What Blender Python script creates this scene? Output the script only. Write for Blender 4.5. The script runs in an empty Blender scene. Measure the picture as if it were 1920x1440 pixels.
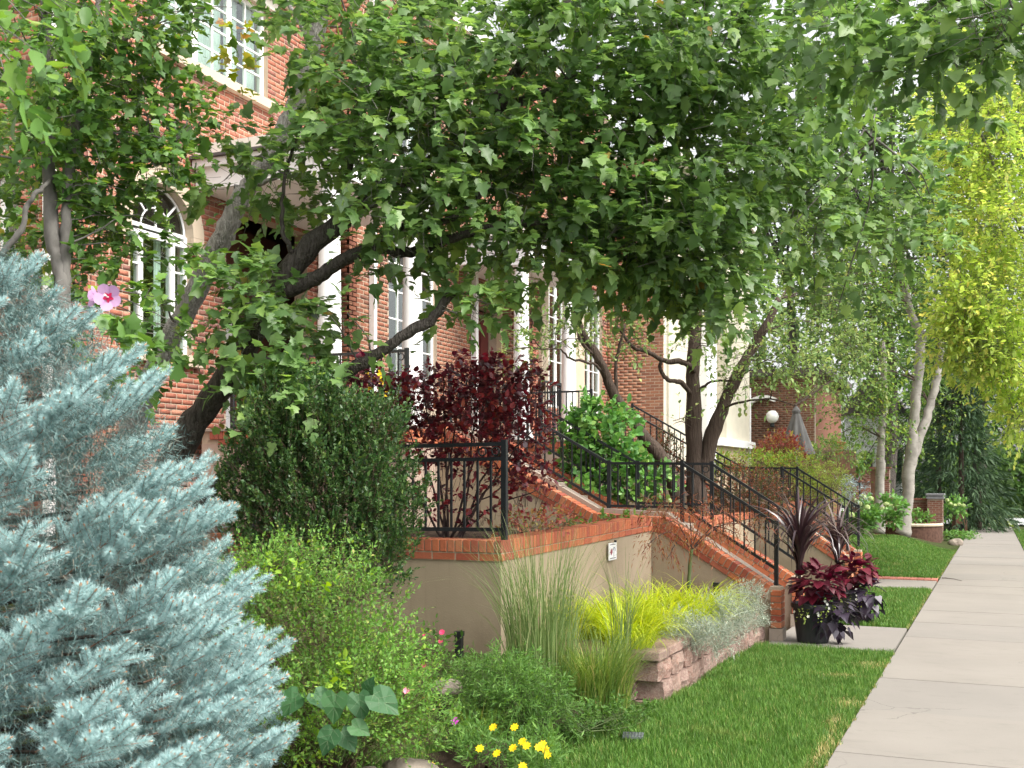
import bpy, math, random
import numpy as np
from mathutils import Matrix, Vector

# ------------------------------------------------------------------ scene, camera, sky, sun, exposure
scn = bpy.context.scene
COL = scn.collection
YAW = math.radians(23.67)
CS, SN = math.cos(YAW), math.sin(YAW)
FPX, HOR, EYE = 2060.0, 897.0, 1.6          # focal length and horizon row in photograph pixels, eye height
cam_d = bpy.data.cameras.new('camera')
cam = bpy.data.objects.new('camera', cam_d)
COL.objects.link(cam)
cam.location = (0, 0, EYE)
cam.rotation_euler = (math.radians(90), 0, YAW)
cam_d.sensor_width = 36
cam_d.lens = 36 * FPX / 1920
cam_d.shift_y = (HOR - 720) / 1920
cam_d.clip_start = 0.05
cam_d.clip_end = 900
cam_d.dof.use_dof = True
cam_d.dof.focus_distance = 9.0
cam_d.dof.aperture_fstop = 6.5
scn.camera = cam

world = bpy.data.worlds.new('World')
scn.world = world
world.use_nodes = True
wn = world.node_tree
wn.nodes.clear()
sky = wn.nodes.new('ShaderNodeTexSky')
sky.sky_type = 'NISHITA'
sky.sun_disc = False
SUN_EL, SUN_AZ = math.radians(50), math.radians(103)      # azimuth clockwise from +Y (along the street) towards +X
sky.sun_elevation = SUN_EL
sky.sun_rotation = SUN_AZ
sky.air_density = 1.0
sky.dust_density = 4.0
sky.ozone_density = 1.0
hs = wn.nodes.new('ShaderNodeHueSaturation')
hs.inputs['Saturation'].default_value = 0.12             # a thin even cloud cover: the sky has little blue left
bg = wn.nodes.new('ShaderNodeBackground')
bg.inputs['Strength'].default_value = 0.15
wo = wn.nodes.new('ShaderNodeOutputWorld')
wn.links.new(sky.outputs[0], hs.inputs['Color'])
wn.links.new(hs.outputs[0], bg.inputs['Color'])
wn.links.new(bg.outputs[0], wo.inputs['Surface'])

sun_d = bpy.data.lights.new('sun', 'SUN')
sun_d.energy = 1.5
sun_d.angle = math.radians(25)
sun_d.color = (1.0, 0.95, 0.87)
sun = bpy.data.objects.new('sun', sun_d)
COL.objects.link(sun)
sun.location = (20, 5, 30)
to_sun = Vector((math.sin(SUN_AZ) * math.cos(SUN_EL), math.cos(SUN_AZ) * math.cos(SUN_EL), math.sin(SUN_EL)))
sun.rotation_euler = to_sun.to_track_quat('Z', 'Y').to_euler()

scn.view_settings.view_transform = 'Standard'
scn.view_settings.look = 'None'
scn.view_settings.exposure = 1.4
scn.view_settings.gamma = 1
scn.view_settings.use_curve_mapping = False
scn.render.engine = 'CYCLES'
scn.cycles.use_denoising = True
scn.cycles.max_bounces = 12
scn.cycles.diffuse_bounces = 8
scn.cycles.glossy_bounces = 3
scn.cycles.transmission_bounces = 8
scn.cycles.transparent_max_bounces = 8
scn.cycles.sample_clamp_indirect = 6

rng = np.random.default_rng(7)
random.seed(7)

# ------------------------------------------------------------------ from the photograph's pixels to places in the world
CR = np.array([CS, SN, 0.0]); CF = np.array([-SN, CS, 0.0]); CU = np.array([0, 0, 1.0])
CAMP = np.array([0, 0, EYE])
def at(px, py, Z):
    return CAMP + CR * ((px - 960) / FPX * Z) + CF * Z + CU * ((HOR - py) / FPX * Z)
def on_x(px, X):
    u = (px - 960) / FPX
    return X * (SN * u + CS) / (CS * u - SN)
def on_y(px, Y):
    u = (px - 960) / FPX
    return Y * (CS * u - SN) / (SN * u + CS)
def depth(p):
    return float(np.dot(np.asarray(p) - CAMP, CF))
def sm(a, b, x):
    t = np.clip((np.asarray(x, float) - a) / (b - a), 0, 1)
    return t * t * (3 - 2 * t)

# ------------------------------------------------------------------ objects
def link(o, parent=None):
    COL.objects.link(o)
    if parent is not None:
        o.parent = parent
    return o
def wloc(o):
    v = Vector((0, 0, 0))
    while o is not None:
        v = v + o.location
        o = o.parent
    return np.array(v)
def tag(o, label=None, cat=None, group=None, kind=None):
    if label: o['label'] = label
    if cat: o['category'] = cat
    if group: o['group'] = group
    if kind: o['kind'] = kind
    return o
def thing(name, label, cat, loc, group=None):
    o = bpy.data.objects.new(name, None)
    o.empty_display_size = 0.2
    link(o)
    o.location = tuple(float(a) for a in loc)
    return tag(o, label, cat, group)

class MB:
    """vertices and faces of one mesh, in world coordinates"""
    def __init__(self):
        self.v, self.f, self.m = [], [], []
    def add(self, v, f, m=0):
        b = len(self.v)
        self.v.extend([tuple(map(float, q)) for q in v])
        self.f.extend([tuple(i + b for i in q) for q in f])
        self.m.extend([m] * len(f))
    def box(self, lo, hi, m=0):
        x0, y0, z0 = lo; x1, y1, z1 = hi
        self.add([(x0,y0,z0),(x1,y0,z0),(x1,y1,z0),(x0,y1,z0),(x0,y0,z1),(x1,y0,z1),(x1,y1,z1),(x0,y1,z1)],
                 [(0,3,2,1),(4,5,6,7),(0,1,5,4),(1,2,6,5),(2,3,7,6),(3,0,4,7)], m)
    def bar(self, a, b, w, h=None, up=(0,0,1), m=0):
        """a rectangular bar from a to b"""
        h = h or w
        a = np.asarray(a, float); b = np.asarray(b, float)
        d = b - a; d = d / np.linalg.norm(d)
        u = np.asarray(up, float)
        if abs(np.dot(u, d)) > 0.95: u = np.array([0, 1.0, 0])
        s = np.cross(d, u); s /= np.linalg.norm(s)
        u = np.cross(s, d)
        vs = []
        for p in (a, b):
            for i, j in ((-1,-1),(1,-1),(1,1),(-1,1)):
                vs.append(p + s * w / 2 * i + u * h / 2 * j)
        self.add(vs, [(0,1,2,3),(7,6,5,4),(0,4,5,1),(1,5,6,2),(2,6,7,3),(3,7,4,0)], m)
    def tube(self, pts, rad, n=8, m=0, cap=True, jit=0.0):
        pts = np.asarray(pts, float)
        k = len(pts)
        rad = np.broadcast_to(np.asarray(rad, float), (k,))
        tan = np.gradient(pts, axis=0)
        tan /= np.linalg.norm(tan, axis=1)[:, None] + 1e-9
        ref = np.array([0.3, 0.2, 1.0]) if abs(tan[0][2]) < 0.9 else np.array([1.0, 0.2, 0.0])
        b = len(self.v)
        u = np.cross(tan[0], ref); u /= np.linalg.norm(u)
        ang = np.arange(n) * 2 * math.pi / n
        for i in range(k):
            u = u - tan[i] * np.dot(u, tan[i]); u /= np.linalg.norm(u)
            w = np.cross(tan[i], u)
            for a in ang:
                r = rad[i] * (1 + (random.uniform(-jit, jit) if jit else 0))
                self.v.append(tuple(pts[i] + (u * math.cos(a) + w * math.sin(a)) * r))
        for i in range(k - 1):
            for j in range(n):
                j2 = (j + 1) % n
                self.f.append((b+i*n+j, b+i*n+j2, b+(i+1)*n+j2, b+(i+1)*n+j)); self.m.append(m)
        if cap:
            self.f.append(tuple(b + j for j in range(n))[::-1]); self.m.append(m)
            self.f.append(tuple(b + (k-1)*n + j for j in range(n))); self.m.append(m)
    def lathe(self, c, prof, n=20, m=0):
        """prof: (radius, height) from bottom to top about the vertical through c"""
        b = len(self.v)
        for r, h in prof:
            for j in range(n):
                a = 2 * math.pi * j / n
                self.v.append((c[0] + r * math.cos(a), c[1] + r * math.sin(a), c[2] + h))
        for i in range(len(prof) - 1):
            for j in range(n):
                j2 = (j + 1) % n
                self.f.append((b+i*n+j, b+i*n+j2, b+(i+1)*n+j2, b+(i+1)*n+j)); self.m.append(m)
        self.f.append(tuple(b + j for j in range(n))[::-1]); self.m.append(m)
        self.f.append(tuple(b + (len(prof)-1)*n + j for j in range(n))); self.m.append(m)
    def prism(self, poly, axis, a, b, m=0):
        """a polygon extruded along an axis: axis 1 -> polygon (x,z) from y=a to y=b; axis 0 -> (y,z); axis 2 -> (x,y)"""
        def P(q, t):
            return (q[0], t, q[1]) if axis == 1 else ((t, q[0], q[1]) if axis == 0 else (q[0], q[1], t))
        n = len(poly)
        vs = [P(q, a) for q in poly] + [P(q, b) for q in poly]
        fs = [tuple(range(n)), tuple(range(2*n-1, n-1, -1))]
        for i in range(n):
            j = (i + 1) % n
            fs.append((i, i + n, j + n, j))
        self.add(vs, fs, m)
    def ring(self, c, R, r, axis_u, axis_v, n=20, k=6, m=0, a0=0.0, a1=2*math.pi):
        c = np.asarray(c, float); U = np.asarray(axis_u, float); V = np.asarray(axis_v, float)
        pts = [c + (U * math.cos(a) + V * math.sin(a)) * R for a in np.linspace(a0, a1, n)]
        self.tube(pts, r, k, m, cap=False)
    def build(self, name, mats, parent=None, smooth=False, kind=None, origin=None):
        me = bpy.data.meshes.new(name)
        v = np.array(self.v, float)
        off = wloc(parent) if parent is not None else (np.zeros(3) if origin is None else np.asarray(origin, float))
        if parent is not None and origin is not None:
            off = np.asarray(origin, float)
        v = v - off
        me.from_pydata(v.tolist(), [], self.f)
        if not isinstance(mats, (list, tuple)): mats = [mats]
        for q in mats: me.materials.append(q)
        if len(mats) > 1: me.polygons.foreach_set('material_index', self.m)
        if smooth: me.polygons.foreach_set('use_smooth', [True] * len(self.f))
        fix_normals(me)
        o = bpy.data.objects.new(name, me)
        link(o, parent)
        if parent is None: o.location = tuple(off)
        elif origin is not None: o.location = tuple(off - wloc(parent))
        if kind: o['kind'] = kind
        return o

import bmesh
def fix_normals(me):
    bm = bmesh.new(); bm.from_mesh(me)
    bmesh.ops.recalc_face_normals(bm, faces=bm.faces)
    bm.to_mesh(me); bm.free()

def np_mesh(name, V, F):
    """a mesh from a vertex array and an array of triangles"""
    me = bpy.data.meshes.new(name)
    V = np.ascontiguousarray(V, dtype=np.float32); F = np.ascontiguousarray(F, dtype=np.int32)
    me.vertices.add(len(V)); me.vertices.foreach_set('co', V.ravel())
    me.loops.add(F.size); me.loops.foreach_set('vertex_index', F.ravel())
    me.polygons.add(len(F))
    me.polygons.foreach_set('loop_start', np.arange(len(F), dtype=np.int32) * 3)
    me.polygons.foreach_set('loop_total', np.full(len(F), 3, dtype=np.int32))
    me.update(calc_edges=True)
    return me
def np_obj(name, V, F, mat, parent=None, kind=None, smooth=False, tint=None):
    off = wloc(parent) if parent is not None else np.asarray(V).mean(axis=0) * np.array([1, 1, 0])
    me = np_mesh(name, np.asarray(V) - off, F)
    me.materials.append(mat)
    if smooth: me.polygons.foreach_set('use_smooth', np.ones(len(F), dtype=bool))
    o = bpy.data.objects.new(name, me)
    link(o, parent)
    if parent is None: o.location = tuple(off)
    if kind: o['kind'] = kind
    return o

def norm(a):
    a = np.asarray(a, float)
    return a / (np.linalg.norm(a, axis=-1, keepdims=True) + 1e-9)
def frames(d, n):
    """rotation matrices with local +Y along d and local +Z near n"""
    d = norm(d)
    x = norm(np.cross(d, n))
    z = np.cross(x, d)
    return np.stack([x, d, z], axis=-1)
def rand_unit(n):
    return norm(rng.normal(size=(n, 3)))
def scatter(tv, tf, pos, R, sc):
    """copies of a template as one vertex array and one triangle array"""
    n, k = len(pos), len(tv)
    V = np.einsum('nij,kj->nki', R, tv) * np.asarray(sc).reshape(n, 1, -1) + pos[:, None, :]
    F = (np.asarray(tf)[None] + (np.arange(n) * k)[:, None, None]).reshape(-1, 3)
    return V.reshape(-1, 3), F

def place(name, me, parent, pos, R, sc):
    """one object of a shared mesh"""
    o = bpy.data.objects.new(name, me)
    M = Matrix(np.asarray(R, float).tolist()).to_4x4()
    s = np.broadcast_to(np.asarray(sc, float), (3,))
    M = Matrix.Translation(Vector([float(a) for a in (np.asarray(pos) - wloc(parent))])) @ M @ Matrix.Diagonal((*[float(a) for a in s], 1))
    link(o, parent)
    o.matrix_basis = M
    return o

# ------------------------------------------------------------------ materials
def rgb(c): return (c[0], c[1], c[2], 1.0)
class NT:
    def __init__(self, name):
        self.mat = bpy.data.materials.new(name)
        self.mat.use_nodes = True
        self.t = self.mat.node_tree
        self.t.nodes.clear()
        self.out = self.t.nodes.new('ShaderNodeOutputMaterial')
    def n(self, kind, **kw):
        q = self.t.nodes.new(kind)
        for k, v in kw.items():
            if k in q.inputs: q.inputs[k].default_value = v
            else: setattr(q, k, v)
        return q
    def l(self, a, b): self.t.links.new(a, b)
    def ramp(self, fac, stops, interp='LINEAR'):
        r = self.n('ShaderNodeValToRGB')
        r.color_ramp.interpolation = interp
        while len(r.color_ramp.elements) > 1: r.color_ramp.elements.remove(r.color_ramp.elements[-1])
        r.color_ramp.elements[0].position = stops[0][0]; r.color_ramp.elements[0].color = rgb(stops[0][1])
        for p, c in stops[1:]:
            e = r.color_ramp.elements.new(p); e.color = rgb(c)
        self.l(fac, r.inputs[0])
        return r.outputs[0]
    def math(self, op, a, b=None):
        q = self.n('ShaderNodeMath', operation=op)
        for i, v in enumerate((a, b)):
            if v is None: continue
            if isinstance(v, (int, float)): q.inputs[i].default_value = v
            else: self.l(v, q.inputs[i])
        return q.outputs[0]
    def mix(self, fac, a, b, blend='MIX'):
        q = self.n('ShaderNodeMix', data_type='RGBA', blend_type=blend)
        for i, v in ((0, fac), (6, a), (7, b)):
            if isinstance(v, (int, float)): q.inputs[i].default_value = v
            elif isinstance(v, tuple): q.inputs[i].default_value = rgb(v)
            else: self.l(v, q.inputs[i])
        return q.outputs[2]
    def coord(self, which='Object', scale=(1,1,1)):
        tc = self.n('ShaderNodeTexCoord')
        mp = self.n('ShaderNodeMapping'); mp.inputs['Scale'].default_value = scale
        self.l(tc.outputs[which], mp.inputs[0])
        return mp.outputs[0]
    def wcoord(self, scale=(1,1,1)):
        g = self.n('ShaderNodeNewGeometry')
        mp = self.n('ShaderNodeMapping'); mp.inputs['Scale'].default_value = scale
        self.l(g.outputs['Position'], mp.inputs[0])
        return mp.outputs[0]
    def noise(self, vec, scale, detail=4, rough=0.55):
        q = self.n('ShaderNodeTexNoise'); q.inputs['Scale'].default_value = scale
        q.inputs['Detail'].default_value = detail; q.inputs['Roughness'].default_value = rough
        self.l(vec, q.inputs['Vector'])
        return q.outputs['Fac']
    def piece(self):
        """one random number for each loose piece and each object"""
        g = self.n('ShaderNodeNewGeometry'); o = self.n('ShaderNodeObjectInfo')
        s = self.math('ADD', g.outputs['Random Per Island'], o.outputs['Random'])
        return self.math('FRACT', s)
    def surf(self, col, rough=0.7, bump=None, bstr=0.3, bdist=0.01, spec=0.4, metal=0.0):
        p = self.n('ShaderNodeBsdfPrincipled')
        if isinstance(col, tuple): p.inputs['Base Color'].default_value = rgb(col)
        else: self.l(col, p.inputs['Base Color'])
        if isinstance(rough, (int, float)): p.inputs['Roughness'].default_value = rough
        else: self.l(rough, p.inputs['Roughness'])
        p.inputs['Specular IOR Level'].default_value = spec
        p.inputs['Metallic'].default_value = metal
        if bump is not None:
            b = self.n('ShaderNodeBump'); b.inputs['Strength'].default_value = bstr; b.inputs['Distance'].default_value = bdist
            self.l(bump, b.inputs['Height']); self.l(b.outputs[0], p.inputs['Normal'])
        self.l(p.outputs[0], self.out.inputs['Surface'])
        self.p = p
        return self.mat

def m_plain(name, c, rough=0.6, spec=0.4, var=0.12, scale=6, metal=0.0, bstr=0.15):
    t = NT(name)
    v = t.wcoord()
    f = t.noise(v, scale, 5)
    lo = tuple(a * (1 - var) for a in c); hi = tuple(min(1, a * (1 + var)) for a in c)
    g = t.noise(v, scale * 12, 3)
    return t.surf(t.ramp(f, [(0.3, lo), (0.7, hi)]), rough, g, bstr, 0.003, spec, metal)

LEAFY = 1.4
def m_leaf(name, stops, trans=0.35, rough=0.42, spec=0.45, clump=0.25, cscale=1.4, dark=None):
    """a leaf: colour differs from leaf to leaf and in drifts through the crown; light passes through the blade"""
    t = NT(name)
    r = t.piece()
    base = t.ramp(r, [(p, tuple(min(.8, q * LEAFY) for q in c)) for p, c in stops])
    v = t.wcoord()
    nz = t.noise(v, cscale, 2)
    q = t.n('ShaderNodeMapRange'); q.inputs[1].default_value = 0.3; q.inputs[2].default_value = 0.7
    q.inputs[3].default_value = 1 - clump; q.inputs[4].default_value = 1 + clump
    t.l(nz, q.inputs[0])
    mul = t.n('ShaderNodeVectorMath', operation='SCALE')
    t.l(base, mul.inputs[0]); t.l(q.outputs[0], mul.inputs['Scale'])
    col = mul.outputs[0]
    p = t.n('ShaderNodeBsdfPrincipled')
    t.l(col, p.inputs['Base Color'])
    p.inputs['Roughness'].default_value = rough
    p.inputs['Specular IOR Level'].default_value = spec
    tr = t.n('ShaderNodeBsdfTranslucent')
    br = t.n('ShaderNodeHueSaturation'); br.inputs['Value'].default_value = 1.5; br.inputs['Saturation'].default_value = 1.15
    br.inputs['Hue'].default_value = 0.485
    t.l(col, br.inputs['Color']); t.l(br.outputs[0], tr.inputs['Color'])
    ms = t.n('ShaderNodeMixShader'); ms.inputs[0].default_value = trans
    t.l(p.outputs[0], ms.inputs[1]); t.l(tr.outputs[0], ms.inputs[2]); t.l(ms.outputs[0], t.out.inputs['Surface'])
    return t.mat

def m_brick(name, stops):
    t = NT(name)
    r = t.piece()
    base = t.ramp(r, stops)
    v = t.wcoord()
    n1 = t.noise(v, 45, 5, 0.65)
    n2 = t.noise(v, 2.2, 3)
    c = t.mix(0.35, base, t.ramp(n1, [(0.35, (0.10, 0.05, 0.035)), (0.55, (0.36, 0.14, 0.08)), (0.8, (0.55, 0.36, 0.25))]), 'OVERLAY')
    c = t.mix(t.math('MULTIPLY', n2, 0.25), c, (0.40, 0.27, 0.19))
    return t.surf(c, 0.85, n1, 0.5, 0.004, 0.25)

def m_bark(name, a, b, scale=(9, 9, 2.2), bstr=0.9, bdist=0.02, fine=26):
    t = NT(name)
    v = t.wcoord(scale)
    n1 = t.noise(v, 2.0, 8, 0.65)
    n2 = t.noise(t.wcoord(), 3.0, 4)
    vo = t.n('ShaderNodeTexVoronoi', feature='DISTANCE_TO_EDGE'); vo.inputs['Scale'].default_value = fine / 10
    t.l(v, vo.inputs['Vector'])
    h = t.math('ADD', n1, t.math('MULTIPLY', vo.outputs['Distance'], 0.8))
    c = t.ramp(n1, [(0.3, a), (0.7, b)])
    c = t.mix(t.math('MULTIPLY', n2, 0.5), c, tuple(q * 0.6 for q in a))
    return t.surf(c, 0.9, h, bstr, bdist, 0.2)

M = {}
M['brick_red'] = m_brick('brick_red', [(0, (0.40, 0.145, 0.09)), (0.25, (0.34, 0.115, 0.075)), (0.5, (0.45, 0.175, 0.11)), (0.72, (0.28, 0.10, 0.075)), (0.86, (0.21, 0.10, 0.09)), (1, (0.50, 0.25, 0.17))])
M['brick_brown'] = m_brick('brick_brown', [(0, (0.27, 0.10, 0.06)), (0.3, (0.33, 0.13, 0.075)), (0.55, (0.22, 0.08, 0.05)), (0.75, (0.16, 0.07, 0.05)), (0.9, (0.36, 0.18, 0.11)), (1, (0.30, 0.12, 0.07))])
M['brick_tan'] = m_brick('brick_tan', [(0, (0.36, 0.17, 0.10)), (0.35, (0.42, 0.21, 0.12)), (0.6, (0.32, 0.14, 0.085)), (0.8, (0.24, 0.11, 0.075)), (1, (0.46, 0.26, 0.16))])
M['brick_cap'] = m_brick('brick_cap', [(0, (0.46, 0.13, 0.055)), (0.3, (0.52, 0.17, 0.07)), (0.55, (0.38, 0.095, 0.05)), (0.75, (0.33, 0.075, 0.05)), (0.9, (0.55, 0.24, 0.12)), (1, (0.42, 0.12, 0.06))])
M['brick_dark'] = m_brick('brick_dark', [(0, (0.15, 0.065, 0.045)), (0.4, (0.20, 0.085, 0.055)), (0.7, (0.12, 0.055, 0.04)), (1, (0.24, 0.11, 0.07))])
M['mortar'] = m_plain('mortar', (0.42, 0.335, 0.25), 0.95, 0.1, 0.15, 8, bstr=0.4)
M['mortar_dark'] = m_plain('mortar_dark', (0.30, 0.24, 0.19), 0.95, 0.1, 0.15, 8, bstr=0.4)
def m_stucco(name, c):
    t = NT(name)
    v = t.wcoord()
    a = t.noise(v, 2.5, 5); b = t.noise(v, 90, 4, 0.7); s = t.noise(t.wcoord((3, 3, 0.5)), 2.2, 4)
    col = t.ramp(a, [(0.3, tuple(q * 0.88 for q in c)), (0.7, c)])
    col = t.mix(t.math('MULTIPLY', t.math('GREATER_THAN', s, 0.60), 0.10), col, tuple(q * 0.7 for q in c))
    sep = t.n('ShaderNodeSeparateXYZ'); t.l(v, sep.inputs[0])
    hgt = t.math('ADD', sep.outputs[2], t.math('MULTIPLY', t.noise(v, 7, 5, 0.7), 0.45))
    spl = t.ramp(hgt, [(0.50, (1, 1, 1)), (0.78, (0, 0, 0))])
    col = t.mix(t.math('MULTIPLY', spl, 0.5), col, (0.16, 0.115, 0.08))
    st2 = t.ramp(t.noise(t.wcoord((9, 9, 0.35)), 1.6, 5, 0.65), [(0.56, (0, 0, 0)), (0.72, (1, 1, 1))])
    col = t.mix(t.math('MULTIPLY', st2, 0.34), col, tuple(q * 0.62 for q in c))
    mid = t.noise(v, 22, 4, 0.6)
    return t.surf(col, 0.92, t.math('ADD', b, t.math('MULTIPLY', mid, 0.5)), 0.45, 0.005, 0.15)
M['stucco'] = m_stucco('stucco', (0.375, 0.30, 0.21))
M['stucco_pink'] = m_stucco('stucco_pink', (0.42, 0.32, 0.255))
M['stucco_cream'] = m_stucco('stucco_cream', (0.62, 0.57, 0.465))
M['stone_trim'] = m_plain('stone_trim', (0.50, 0.41, 0.31), 0.85, 0.2, 0.08, 4)
M['white_paint'] = m_plain('white_paint', (0.80, 0.79, 0.78), 0.45, 0.4, 0.03, 3, bstr=0.04)
M['cream_paint'] = m_plain('cream_paint', (0.72, 0.68, 0.60), 0.5, 0.4, 0.03, 3, bstr=0.04)
M['tan_paint'] = m_plain('tan_paint', (0.50, 0.39, 0.27), 0.6, 0.3, 0.05, 3)
M['door_red'] = m_plain('door_red', (0.10, 0.018, 0.018), 0.4, 0.5, 0.2, 5)
M['roof'] = m_plain('roof', (0.10, 0.09, 0.085), 0.9, 0.2, 0.3, 10)
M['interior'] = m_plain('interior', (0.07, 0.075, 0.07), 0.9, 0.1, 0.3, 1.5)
M['curtain'] = m_plain('curtain', (0.72, 0.78, 0.74), 0.9, 0.1, 0.05, 3)
M['iron'] = m_plain('iron', (0.012, 0.014, 0.017), 0.38, 0.5, 0.3, 14, bstr=0.1)
M['iron_far'] = M['iron']
M['pot'] = m_plain('pot', (0.012, 0.014, 0.016), 0.45, 0.5, 0.3, 6)
M['soil'] = m_plain('soil', (0.045, 0.032, 0.024), 1.0, 0.05, 0.5, 18, bstr=1.0)
M['plastic_black'] = m_plain('plastic_black', (0.012, 0.012, 0.013), 0.5, 0.4, 0.2, 9)
M['grate'] = m_plain('grate', (0.12, 0.13, 0.14), 0.55, 0.5, 0.3, 30)
M['umbrella'] = m_plain('umbrella', (0.09, 0.088, 0.085), 0.9, 0.1, 0.2, 5)
M['terracotta'] = m_plain('terracotta', (0.42, 0.14, 0.07), 0.8, 0.2, 0.15, 9)
M['fence_wood'] = m_plain('fence_wood', (0.16, 0.085, 0.055), 0.85, 0.2, 0.35, 5)
M['rock'] = m_plain('rock', (0.22, 0.185, 0.15), 0.9, 0.2, 0.4, 9, bstr=0.8)
M['cap_stone'] = m_plain('cap_stone', (0.22, 0.22, 0.23), 0.8, 0.2, 0.15, 7)
def m_block():
    t = NT('block_stone')
    v = t.wcoord()
    a = t.noise(v, 60, 6, 0.75); b = t.noise(v, 9, 4)
    r = t.piece()
    col = t.ramp(r, [(0, (0.25, 0.135, 0.105)), (0.35, (0.30, 0.19, 0.15)), (0.65, (0.22, 0.135, 0.115)), (1, (0.31, 0.21, 0.165))])
    col = t.mix(t.ramp(a, [(0.42, (0, 0, 0)), (0.62, (1, 1, 1))]), col, (0.36, 0.275, 0.23))
    col = t.mix(t.math('MULTIPLY', t.ramp(b, [(0.3, (1, 1, 1)), (0.55, (0, 0, 0))]), 0.5), col, (0.11, 0.075, 0.06))
    return t.surf(col, 0.95, a, 1.0, 0.012, 0.15)
M['block'] = m_block()
def m_concrete(name, c):
    t = NT(name)
    v = t.wcoord()
    a = t.noise(v, 0.9, 6, 0.6); b = t.noise(v, 140, 3, 0.7); d = t.noise(t.wcoord((1, 2.5, 1)), 3.0, 6, 0.7)
    o = t.n('ShaderNodeObjectInfo')
    base = t.ramp(a, [(0.3, tuple(q * 0.9 for q in c)), (0.7, tuple(q * 1.06 for q in c))])
    base = t.mix(t.math('MULTIPLY', o.outputs['Random'], 0.4), base, tuple(q * w for q, w in zip(c, (0.84, 0.87, 0.92))))
    st = t.ramp(d, [(0.55, (0, 0, 0)), (0.78, (1, 1, 1))])
    base = t.mix(t.math('MULTIPLY', st, 0.34), base, tuple(q * 0.55 for q in c))
    sp = t.ramp(b, [(0.30, (1, 1, 1)), (0.42, (0, 0, 0))])
    base = t.mix(t.math('MULTIPLY', sp, 0.28), base, tuple(q * 0.5 for q in c))
    cr = t.n('ShaderNodeTexVoronoi', feature='DISTANCE_TO_EDGE'); cr.inputs['Scale'].default_value = 0.55
    wv = t.n('ShaderNodeVectorMath', operation='ADD'); t.l(v, wv.inputs[0])
    nn = t.n('ShaderNodeTexNoise'); nn.inputs['Scale'].default_value = 3.0; nn.inputs['Detail'].default_value = 6; t.l(v, nn.inputs['Vector'])
    sc_ = t.n('ShaderNodeVectorMath', operation='SCALE'); sc_.inputs['Scale'].default_value = 0.35; t.l(nn.outputs['Color'], sc_.inputs[0]); t.l(sc_.outputs[0], wv.inputs[1])
    t.l(wv.outputs[0], cr.inputs['Vector'])
    line = t.ramp(cr.outputs['Distance'], [(0.0, (1, 1, 1)), (0.0035, (0, 0, 0))])
    gate = t.ramp(t.noise(v, 0.8, 2), [(0.50, (0, 0, 0)), (0.58, (1, 1, 1))])
    base = t.mix(t.math('MULTIPLY', t.math('MULTIPLY', line, gate), 0.55), base, tuple(q * 0.3 for q in c))
    bl = t.ramp(t.noise(v, 5.5, 5, 0.7), [(0.60, (0, 0, 0)), (0.74, (1, 1, 1))])
    base = t.mix(t.math('MULTIPLY', bl, 0.30), base, tuple(q * 0.62 for q in c))
    return t.surf(base, 0.9, b, 0.35, 0.004, 0.2)
M['concrete'] = m_concrete('concrete', (0.250, 0.226, 0.198))
M['concrete_step'] = m_concrete('concrete_step', (0.36, 0.295, 0.24))
M['asphalt'] = m_plain('asphalt', (0.07, 0.07, 0.072), 0.9, 0.2, 0.2, 3)
M['street'] = m_concrete('street', (0.36, 0.36, 0.36))
M['paver'] = m_brick('paver', [(0, (0.42, 0.16, 0.12)), (0.5, (0.48, 0.20, 0.15)), (1, (0.36, 0.13, 0.10))])
def m_ground():
    t = NT('ground')
    v = t.wcoord()
    a = t.noise(v, 1.2, 6); b = t.noise(v, 40, 4)
    c = t.ramp(a, [(0.3, (0.035, 0.05, 0.016)), (0.55, (0.05, 0.062, 0.022)), (0.75, (0.06, 0.05, 0.03))])
    return t.surf(c, 1.0, b, 0.8, 0.02, 0.05)
M['ground'] = m_ground()
def m_grass(name, dark, mid, light, dry):
    t = NT(name)
    r = t.piece()
    v = t.wcoord()
    a = t.noise(v, 1.6, 4, 0.6); b = t.noise(v, 6.0, 3)
    c = t.ramp(r, [(0, dark), (0.5, mid), (0.92, light), (1, dry)])
    c = t.mix(t.ramp(a, [(0.35, (0, 0, 0)), (0.65, (1, 1, 1))]), c, tuple(q * 0.72 for q in mid), 'MIX') if False else c
    d = t.ramp(a, [(0.62, (0, 0, 0)), (0.75, (1, 1, 1))])
    c = t.mix(t.math('MULTIPLY', d, 0.45), c, dry)
    c = t.mix(t.math('MULTIPLY', t.ramp(b, [(0.35, (1, 1, 1)), (0.6, (0, 0, 0))]), 0.5), c, tuple(q * 0.5 for q in mid))
    p = t.n('ShaderNodeBsdfPrincipled'); t.l(c, p.inputs['Base Color'])
    p.inputs['Roughness'].default_value = 0.5; p.inputs['Specular IOR Level'].default_value = 0.3
    tr = t.n('ShaderNodeBsdfTranslucent'); t.l(c, tr.inputs['Color'])
    ms = t.n('ShaderNodeMixShader'); ms.inputs[0].default_value = 0.3
    t.l(p.outputs[0], ms.inputs[1]); t.l(tr.outputs[0], ms.inputs[2]); t.l(ms.outputs[0], t.out.inputs['Surface'])
    return t.mat
M['grass'] = m_grass('grass', (0.065, 0.16, 0.022), (0.108, 0.24, 0.032), (0.185, 0.33, 0.058), (0.46, 0.41, 0.15))
M['lawn_soil'] = m_plain('lawn_soil', (0.06, 0.095, 0.025), 1.0, 0.05, 0.4, 8, bstr=0.6)

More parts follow.
